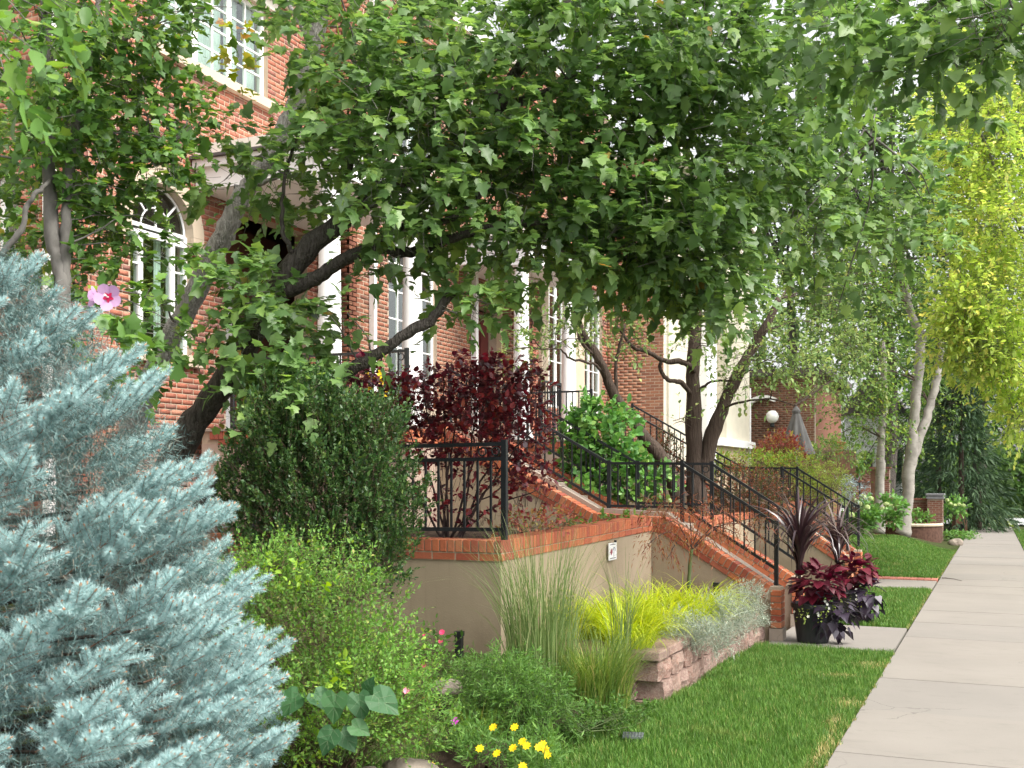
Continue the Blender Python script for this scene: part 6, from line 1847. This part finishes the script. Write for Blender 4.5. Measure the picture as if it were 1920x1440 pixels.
def heart_mesh(seed):
    r = np.random.default_rng(seed)
    half = [(.20, -.14), (.40, -.02), (.48, .22), (.40, .50), (.24, .74), (.10, .90)]
    V, F = leaf_shape([(x * r.uniform(.92, 1.08), y + r.uniform(-.03, .03)) for x, y in half], .10 + .1 * r.random(), .2 + .2 * r.random())
    V[3:, 2] += .035 * np.sin(np.arange(len(V) - 3) * 2.1 + seed)
    me = MB(); me.add(V, [tuple(f) for f in F], 0)
    hz = lambda x, y: .10 * abs(x) + .012 - .2 * max(0, y - .15) ** 2
    for x1, y1 in ((0, .95), (.36, .15), (-.36, .15), (.33, .48), (-.33, .48), (.2, .72), (-.2, .72)):
        y0 = 0 if x1 == 0 else max(0, y1 - .28)
        me.bar((0, y0, hz(0, y0)), (x1, y1, hz(x1, y1) + .02), .010, .006, m=1)
    o = me.build('leaf', [M['lf_heart'], M['vein']], None)
    q = o.data; bpy.data.objects.remove(o)
    return q
hms = [heart_mesh(k) for k in range(4)]
for (px, py, Z, s, ax, ay) in ((560, 1300, 4.75, .135, -.5, -.8), (590, 1300, 4.7, .12, .55, -.5), (630, 1302, 4.62, .14, -.1, -1), (672, 1302, 4.66, .13, .15, -.9), (700, 1303, 4.62, .155, .75, -.55), (625, 1368, 4.6, .13, -.35, -.85), (640, 1372, 4.65, .12, .5, -.7), (660, 1360, 4.6, .10, .9, -.45), (690, 1300, 4.72, .10, .1, .5)):
    d = CR * ax + CU * ay * .8 - CF * .25
    nn = -CF * .75 + CU * .8 + CR * random.uniform(-.2, .2)
    p = at(px, py, Z)
    place('leaf', hms[int(px) % 4], hl, p, frames(d[None], nn[None])[0], s * .88)
    V, F = stems(np.array([at(635, 1440, 4.85)]), np.array([p]), [.003], n=5); np_obj('stem', V, F, M['stem_green'], hl)

# hibiscus with its open flower
hb = shrub('hibiscus_shrub', 'rose of sharon shrub with one open pink flower above the spruce', 'flower', at(120, 1300, 5.0),
      [(200, 640, 4.8, 50, 50, .12, 9), (250, 680, 4.8, 50, 20, .12, 7), (185, 590, 4.8, 26, 20, .05, 5)], M['lf_left'], L_MAPLE2, .066, 5, .11, stem_n=8, stem_mat=M['stem_green'])
fc = at(204, 558, 4.3)
fl = petal_flower(hb, fc, 5, .058, M['petal_hibiscus'], None, np.array([.45, -.75, -.05]), leaf_shape([(.22, .12), (.42, .45), (.40, .78), (.20, .98)], .12, -.1), .35)
petal_flower(fl, fc + np.array([.003, -.006, 0]), 5, .023, M['flower_core'], None, np.array([.45, -.75, -.05]), L_OVAL, .2, 'eye')
m = MB(); m.tube([fc, fc + np.array([.015, -.03, .0]), fc + np.array([.023, -.045, .003])], [.003, .003, .0045], 6); m.build('pistil', M['petal_white'], fl)
petal_flower(hb, at(183, 558, 4.4), 5, .050, M['petal_hibiscus'], None, np.array([-.6, -.3, .1]), leaf_shape([(.22, .12), (.42, .45), (.40, .78), (.20, .98)], .12, -.1), .5)

# ------------------------------------------------------------------ potted plants at the foot of the stairs
def pot_mesh(t, c, r, h):
    m = MB(); m.lathe(c, [(r * .72, 0), (r * .76, .02), (r * .96, h - .05), (r * 1.04, h - .045), (r * 1.04, h), (r * .96, h), (r * .93, h - .06)], 24); m.build('body', M['pot'], t, smooth=False)
    m = MB(); m.lathe((c[0], c[1], c[2] + h - .07), [(r * .9, 0), (r * .9, .015)], 20); m.build('soil', M['soil'], t)
def big_leaf_mound(name, label, c, rad, n, size, mat, shape, low=-.2, droop=.5, cat='plant'):
    t = thing(name, label, cat, c)
    P, O = dome_pts(c, rad, n, low)
    d = norm(O * .8 + np.array([0, 0, -droop]) + rand_unit(n) * .35)
    nr = O * .8 + np.array([0, 0, .7]) + rand_unit(n) * .3
    leaves(t, (P, frames(d, nr), size * (.65 + .6 * rng.random(n))), shape, mat, n)
    k = rng.choice(n, n // 3, replace=False)
    V, F = stems(np.tile(np.asarray(c, float) - np.array([0, 0, rad[2] * .5]), (len(k), 1)) + rng.normal(0, .03, (len(k), 3)), P[k], np.full(len(k), .004), n=4)
    np_obj('stems', V, F, mat, t, kind='stuff')
    return t
L_COLEUS = leaf_shape([(.20, .04), (.36, .28), (.30, .58), (.14, .84)], .18, .35)
L_POTATO = leaf_shape([(.30, -.08), (.46, .10), (.30, .42), (.10, .80)], .15, .3)
def cordyline(label, c, n, L, group=None):
    t = thing('cordyline_plant', label, 'plant', c)
    for i in range(n):
        a = i * 2.4 + random.uniform(-.2, .2); f = i / n
        lean = np.array([[math.cos(a), math.sin(a), 0]])
        ln = L * (.62 + .5 * random.random()) * (1.05 if f < .75 else .72)
        ar = 3.1 * (1 - f) ** .6 + .25 + random.uniform(-.15, .25)
        b = np.asarray(c, float) + np.array([math.cos(a) * .02, math.sin(a) * .02, f * .20])
        V, F = blades(b[None], lean, [ln], [.036 * (.8 + .4 * random.random())], [ar], seg=9)
        np_obj('leaf', V, F, M['lf_cordyline'], t)
    m = MB(); m.tube([np.asarray(c) - np.array([0, 0, .12]), np.asarray(c) + np.array([0, 0, .22])], [.018, .012], 7); m.build('stalk', M['bark_red'], t)
    return t
for k, (px, py, Z, r, h) in enumerate(((1524, 1203, 11.5, .215, .41), (1592, 1168, 13.3, .205, .40))):
    c = at(px, py, Z); c[2] = -.0107 * c[1] + .015
    wh = ('beside the near stairs', 'behind the first pot across the path')[k]
    t = thing('plant_pot', 'round black planter pot ' + wh, 'pot', c)
    pot_mesh(t, c, r, h)
    top = np.asarray(c) + np.array([0, 0, h])
    big_leaf_mound('coleus_plant', 'burgundy coleus in the black pot ' + wh, top + np.array([.07, -.02, .12]), (.28, .28, .29), 130, .135, M['lf_coleus'], L_COLEUS)
    s = 1
    big_leaf_mound('sweet_potato_vine', 'dark purple sweet potato vine trailing from the pot ' + wh, top + np.array([.22, -.08, -.10]), (.23, .22, .26), 95, .115, M['lf_potato'], L_POTATO, low=-1, droop=.7)
    cordyline('dark spiky cordyline fountain in the pot ' + wh, top + np.array([-.13, -.04, .30]), 84 if k == 0 else 60, 1.15 if k == 0 else .9)
    w = thing('bacopa_plant', 'trailing white flowers rimming the pot ' + wh, 'flower', top + np.array([0, -.15, 0]))
    for i in range(8):
        a = random.uniform(-2.9, -.2)
        p = top + np.array([math.cos(a) * r * 1.02, math.sin(a) * r * 1.02 - .02, random.uniform(-.12, .06)])
        petal_flower(w, p, 5, .017, M['petal_white'], None, np.array([math.cos(a), math.sin(a) - .4, .4]), L_ROUND)
    P = top + np.stack([np.cos(np.linspace(-2.2, -.2, 12)) * r, np.sin(np.linspace(-2.2, -.2, 12)) * r, np.zeros(12)], 1)
    leaves(w, sprigs(P, np.tile(np.array([0, -.5, -.8]), (12, 1)) + rand_unit(12) * .4, .16, 6, .024), L_ROUND, M['lf_yellowgreen'])
# pots on the near porch
for k, (px, Z) in enumerate(((672, 12.6), (735, 12.7))):
    c = at(px, 800, Z); c[2] = 2.212
    t = thing('plant_pot', ('black pot with coleus on the near porch left of the yellow petunias', 'black pot with yellow petunias on the near porch')[k], 'pot', c)
    pot_mesh(t, c, .17, .32)
    if k == 0:
        big_leaf_mound('coleus_plant', 'burgundy coleus on the near porch behind the iron railing', c + np.array([0, 0, .50]), (.26, .26, .30), 90, .125, M['lf_coleus'], L_COLEUS)
    else:
        y_ = shrub('petunia_plant', 'yellow petunias on the near porch behind the iron railing', 'flower', c + np.array([0, 0, .3]), [(725, 730, Z, 45, 40, .2, 40)], M['lf_peren'], L_OVAL, .05, 5, .1, stem_n=8)
        for (fx, fy) in ((700, 712), (712, 700), (718, 706), (694, 730), (700, 738), (728, 722), (728, 732), (727, 740), (690, 705), (696, 740), (716, 716)):
            petal_flower(y_, at(fx, fy, Z - .25), 5, .042, M['petal_yellow'], None, np.array([.3, -.9, .3]), L_ROUND, .4)
        big_leaf_mound('coleus_plant', 'small burgundy coleus right of the yellow petunias on the porch', c + np.array([.26, .05, .45]), (.16, .16, .22), 40, .10, M['lf_coleus'], L_COLEUS)

# ------------------------------------------------------------------ small things
dc = at(1187, 1375, 6.95); dc[2] = gz(dc[0], dc[1]) + .045
dg = thing('drain_grate', 'square grey plastic drain grate set in the lawn', 'drain', dc)
Rz = np.array(Matrix.Rotation(.25, 3, 'Z'))
m = MB()
for i in range(7):
    o = -.06 + i * .02
    m.bar(dc + Rz @ np.array([o, -.065, 0]), dc + Rz @ np.array([o, .065, 0]), .009, .012)
for i in range(5):
    o = -.06 + i * .03
    m.bar(dc + Rz @ np.array([-.065, o, .0015]), dc + Rz @ np.array([.065, o, .0015]), .008, .012)
m.build('grille', M['grate'], dg)
m = MB(); m.lathe(dc - np.array([0, 0, .06]), [(.07, 0), (.07, .04)], 16); m.build('basin', M['plastic_black'], dg)
for (px, py, Z, h, lab) in ((861, 1222, 7.5, .14, 'short black garden stake light by the planter wall'), (1343, 1112, 10.4, .10, 'small black stake light behind the silvery plant')):
    c = at(px, py, Z); t = thing('stake_light', lab, 'garden light', c)
    m = MB(); m.box(c + np.array([-.022, -.022, -.08]), c + np.array([.022, .022, h - .035])); m.build('post', M['plastic_black'], t)
    m = MB(); m.box(c + np.array([-.027, -.027, h - .034]), c + np.array([.027, .027, h])); m.build('head', M['plastic_black'], t)
def rock(label, c, r, seed):
    rr = random.Random(seed)
    bm = bmesh.new(); bmesh.ops.create_icosphere(bm, subdivisions=3, radius=1)
    for v in bm.verts:
        n = 1 + .16 * math.sin(v.co.x * 3.1 + seed) * math.cos(v.co.y * 2.7 + seed) + rr.uniform(-.035, .035)
        v.co = Vector((v.co.x * r[0] * n, v.co.y * r[1] * n, max(-.5 * r[2], v.co.z * r[2] * n)))
    me = bpy.data.meshes.new('boulder'); bm.to_mesh(me); bm.free(); me.materials.append(M['rock'])
    o = bpy.data.objects.new('boulder', me); link(o); o.location = tuple(c)
    tag(o, label, 'rock')
c = at(1791, 1018, 28.5); rock('brown boulder at the far corner of the lawn beside the pavement', c, (.19, .15, .12), 3)
c = at(765, 1458, 5.2); rock('tan garden boulder half hidden under the spirea', c, (.15, .12, .10), 5)
c = at(690, 1466, 5.1); rock('grey garden boulder at the bottom under the spirea', c, (.10, .09, .07), 7)
c = at(835, 1290, 6.6); rock('small tan stone left of the feathery perennial', c, (.10, .08, .055), 9)

# folded patio umbrella
c = at(1493, 872, 25.4)
um = thing('patio_umbrella', 'folded grey patio umbrella in front of the dark brick wall', 'umbrella', c)
htop = c[2] + (872 - 766) / FPX * 25.4
m = MB(); m.tube([c, (c[0], c[1], htop + .05)], .025, 8); m.build('pole', M['white_paint'], um)
V = []; nr = 40; hs_ = np.linspace(0, 1, 8)
for f in hs_:
    for j in range(nr):
        a = 2 * math.pi * j / nr
        rr = (.045 + .30 * f ** .9) * (1 + .28 * f * math.cos(a * 8))
        V.append((c[0] + rr * math.cos(a), c[1] + rr * math.sin(a), htop - f * (htop - c[2] - .25)))
m = MB(); m.add(V, [(i*nr+j, i*nr+(j+1)%nr, (i+1)*nr+(j+1)%nr, (i+1)*nr+j) for i in range(7) for j in range(nr)]); m.build('canopy', M['umbrella'], um, smooth=True)
m = MB(); m.lathe((c[0], c[1], htop - .10), [(.10, 0), (.10, .05), (.05, .12), (.02, .16)], 12); m.build('cap', M['umbrella'], um)

# garden walls, gate pillars and fences beyond the birches
def garden_wall(label, face, plane, u0, u1, z0, z1, mat='brick_dark', cap=None, n=80):
    t = thing('garden_wall', label, 'wall', (plane, (u0 + u1) / 2, z0) if face == 'E' else ((u0 + u1) / 2, plane, z0))
    brick_wall(t, face, plane, u0, u1, z0, z1, M[mat], mortar=M['mortar_dark'], n_single=n)
    if cap:
        m = MB()
        if face == 'S': m.box((u0 - .04, plane - .05, z1 + .002), (u1 + .04, plane + .27, z1 + cap))
        else: m.box((plane - .27, u0 - .04, z1 + .002), (plane + .05, u1 + .04, z1 + cap))
        m.build('coping', M['brick_dark'], t)
    return t
def pillar(label, px, Z, wpx, ytop, ybot, mat, capc):
    a, b = at(px - wpx / 2, ybot, Z), at(px + wpx / 2, ybot, Z)
    w = np.linalg.norm(b - a)
    c = (a + b) / 2; z1 = 1.6 + (HOR - ytop) / FPX * Z; z0 = c[2] - .3
    t = thing('gate_pillar', label, 'pillar', (c[0], c[1], z0))
    brick_wall(t, 'S', c[1] - w / 2, c[0] - w / 2, c[0] + w / 2, z0, z1, M[mat], mortar=M['mortar_dark'], n_single=70, back=.10)
    brick_wall(t, 'E', c[0] + w / 2 - .003, c[1] - w / 2 + .06, c[1] + w / 2, z0, z1, M[mat], mortar=M['mortar_dark'], n_single=0, back=.10)
    m = MB(); m.box((c[0] - w / 2, c[1] - w / 2 + .101, z0), (c[0] + w / 2 - .11, c[1] + w / 2, z1)); m.build('core', M['mortar_dark'], t)
    for k, (o, h0, h1) in enumerate(((.03, .0, .07), (.0, .07, .11), (.05, .11, .17))):
        m = MB(); m.box((c[0] - w / 2 - o, c[1] - w / 2 - o, z1 + h0 + .002), (c[0] + w / 2 + o, c[1] + w / 2 + o, z1 + h1)); m.build('cap', M['cap_stone'], t)
    return t, c, z0, z1, w
pl, pc, pz0, pz1, pw = pillar('dark brick gate pillar with grey cap and black mail slot', 1754, 36, 27, 935, 1004, 'brick_dark', 1)
m = MB(); m.box((pc[0] - .16, pc[1] - pw / 2 - .03, pz0 + .42), (pc[0] + .16, pc[1] - pw / 2 - .009, pz0 + .64)); m.build('mail_slot', M['plastic_black'], pl)
pl2, pc2, pz02, pz12, pw2 = pillar('farther small brick pillar with pale cap by the pavement', 1803, 44, 19, 955, 1000, 'brick_tan', 1)
m = MB(); m.box((pc2[0] - .15, pc2[1] - pw2 / 2 - .03, pz02 + .45), (pc2[0] + .12, pc2[1] - pw2 / 2 - .009, pz02 + .68)); m.build('mail_slot', M['plastic_black'], pl2)
yW = pc[1] + .1
x0_, x1_ = on_y(1640, yW), pc[0] - pw / 2 - .02
zt_ = 1.6 + (HOR - 938) / FPX * depth((x1_, yW, 0))
garden_wall('dark brown brick garden wall behind the birch trunks', 'S', yW, x0_, x1_, -.4, zt_, cap=.06, n=150)
garden_wall('taller brown brick wall section left of the birches', 'S', yW + 1.5, on_y(1600, yW + 1.5), on_y(1668, yW + 1.5), 0, 1.6 + (HOR - 878) / FPX * 37, 'brick_dark', .06, 120)
garden_wall('reddish brick wall section below the white hydrangea', 'S', yW + .9, on_y(1596, yW + .9), on_y(1632, yW + .9), 0, 1.6 + (HOR - 905) / FPX * 36.5, 'brick_brown', .05, 60)
garden_wall('small brick return wall beside the farther pillar', 'S', pc2[1] + .2, on_y(1784, pc2[1]), pc2[0] - pw2 / 2 - .02, -.6, 1.6 + (HOR - 962) / FPX * 44, 'brick_tan', .05, 30)
# curved low planter
ct = thing('curved_planter', 'low curved brick planter with pale rim beside the forked birch', 'planter', at(1715, 1003, 34))
cc = at(1705, 985, 34.6)
m = MB(); pts = []
for k in range(15):
    a = math.radians(-150 + k * 11)
    pts.append((cc[0] + .95 * math.cos(a), cc[1] + .95 * math.sin(a)))
zc0, zc1 = cc[2] - .55, cc[2] + .02
m.prism(pts + [(cc[0] + .4, cc[1] + .5), (cc[0] - .9, cc[1] + .5)], 2, zc0, zc1); m.build('wall', M['brick_plain_dark'], ct)
m = MB(); m.tube([(x, y, zc1 + .02) for x, y in pts], .05, 6); m.build('rim', M['stone_trim'], ct)
shrub('planter_plant', 'small dark leaved plants in the curved brick planter', 'plant', (cc[0], cc[1], zc1), [(1705, 968, 34.6, 28, 14, .4, 60), (1728, 972, 34.8, 18, 10, .3, 30)], M['lf_hydrangea'], L_ROUND, .08, 6, .15, stem_n=10)
shrub('groundcover_plant', 'dark low ivy at the far lawn corner beside the pavement', 'plant', at(1790, 1008, 36), [(1785, 1004, 36, 30, 5, .8, 120), (1810, 1004, 37, 22, 4, .6, 70)], M['lf_hydrangea'], L_ROUND, .07, 6, .12, stem_n=10)
shrub('yellow_shrub', 'straw green bush at the end of the pavement near the street', 'shrub', at(1862, 1000, 50), [(1860, 985, 50, 26, 14, .8, 130), (1880, 992, 50, 16, 8, .6, 60)], M['lf_yellowgreen'], L_SMALL, .12, 8, .3)
shrub('grey_shrub', 'grey green bush behind the farther pillar', 'shrub', at(1835, 995, 47), [(1832, 965, 47, 20, 30, .8, 150), (1850, 950, 48, 24, 24, .8, 130)], M['lf_far'], L_SMALL, .13, 8, .35)
# plank fence: every board by itself
pf = thing('plank_fence', 'dark brown plank fence on the terrace beyond the yellow green shrub', 'fence', at(1570, 895, 31.5))
ax_, bx_ = at(1528, 890, 31.5), at(1604, 890, 32.5)
n = 26
bmx = brick_mesh(.085, .025, 1.25, M['fence_wood'], .004)
for k in range(n):
    f = (k + .5) / n
    p = ax_ + (bx_ - ax_) * f; p[2] = 1.6 + (HOR - 870) / FPX * 31.5 + random.uniform(-.01, .01) - .18
    place('plank', bmx, pf, p, np.array(Matrix.Rotation(math.atan2((bx_ - ax_)[1], (bx_ - ax_)[0]), 3, 'Z')), (1, 1, .95))
for dz in (-.4, .3):
    m = MB(); m.bar(ax_ * [1, 1, 0] + [0, .04, 1.85 + dz], bx_ * [1, 1, 0] + [0, .04, 1.85 + dz], .04, .08); m.build('rail', M['fence_wood'], pf)
for k, (px, py, Z, w, h) in enumerate(((1640, 895, 33.5, .22, 1.15),)):
    c = at(px, 935, Z)
    t = thing('wooden_post', 'dark square wooden post beside the slim birch trunk', 'post', c)
    m = MB(); m.box((c[0] - w / 2, c[1] - w / 2, c[2] - .3), (c[0] + w / 2, c[1] + w / 2, c[2] + h - .28)); m.build('shaft', M['fence_wood'], t)
    m = MB(); m.box((c[0] - w / 2 - .02, c[1] - w / 2 - .02, c[2] + h - .278), (c[0] + w / 2 + .02, c[1] + w / 2 + .02, c[2] + h - .24)); m.build('cap', M['fence_wood'], t)
rail('garden_railing', 'thin black railing on the terrace left of the wooden post', [(on_y(1583, 31.6), 1.72), (on_y(1612, 31.6), 1.45)], .75, 31.6, 'x', None)
# terracotta pot on the garden wall and white house far behind
c = at(1574, 852, 31.6)
t = thing('plant_pot', 'terracotta pot on the terrace wall beyond the hedge', 'pot', c)
m = MB(); m.lathe(c, [(.10, 0), (.15, .28), (.18, .285), (.18, .36), (.15, .36)], 16); m.build('body', M['terracotta'], t)
wh = thing('white_house', 'white painted house glimpsed through leaves behind the birches', 'house', at(1640, 900, 52))
a_, b_ = at(1585, 900, 52), at(1700, 900, 54)
m = MB(); m.box((a_[0], a_[1], -.5), (b_[0], a_[1] + 6, 4.6)); m.build('wall', M['white_paint'], wh)
m = MB(); m.prism([(a_[0] - .3, 4.602), (b_[0] + .3, 4.602), ((a_[0] + b_[0]) / 2, 6.6)], 1, a_[1] - .3, a_[1] + 6.2); m.build('roof', M['roof'], wh)
for k in range(2):
    x = a_[0] + .6 + k * 1.3
    m = MB(); m.box((x, a_[1] - .03, 1.4), (x + .7, a_[1] - .003, 2.9)); w_ = m.build('window', M['cream_paint'], wh)
    m = MB(); m.box((x + .07, a_[1] - .045, 1.47), (x + .63, a_[1] - .032, 2.83)); m.build('pane', M['interior'], w_)

# a twig on the pavement
c = at(1795, 1067, 20); p = [np.array([-.86 + i * .07, 21.4 - .02 * i * i, -.0107 * 21.4 + .022 + .004 * (i % 2)]) for i in range(6)]
m = MB(); m.tube(p, [.007, .007, .006, .005, .004, .003], 5); tw = m.build('twig', M['bark_dark'], None, origin=p[0]); tag(tw, 'thin dark twig lying at the pavement edge', 'twig')
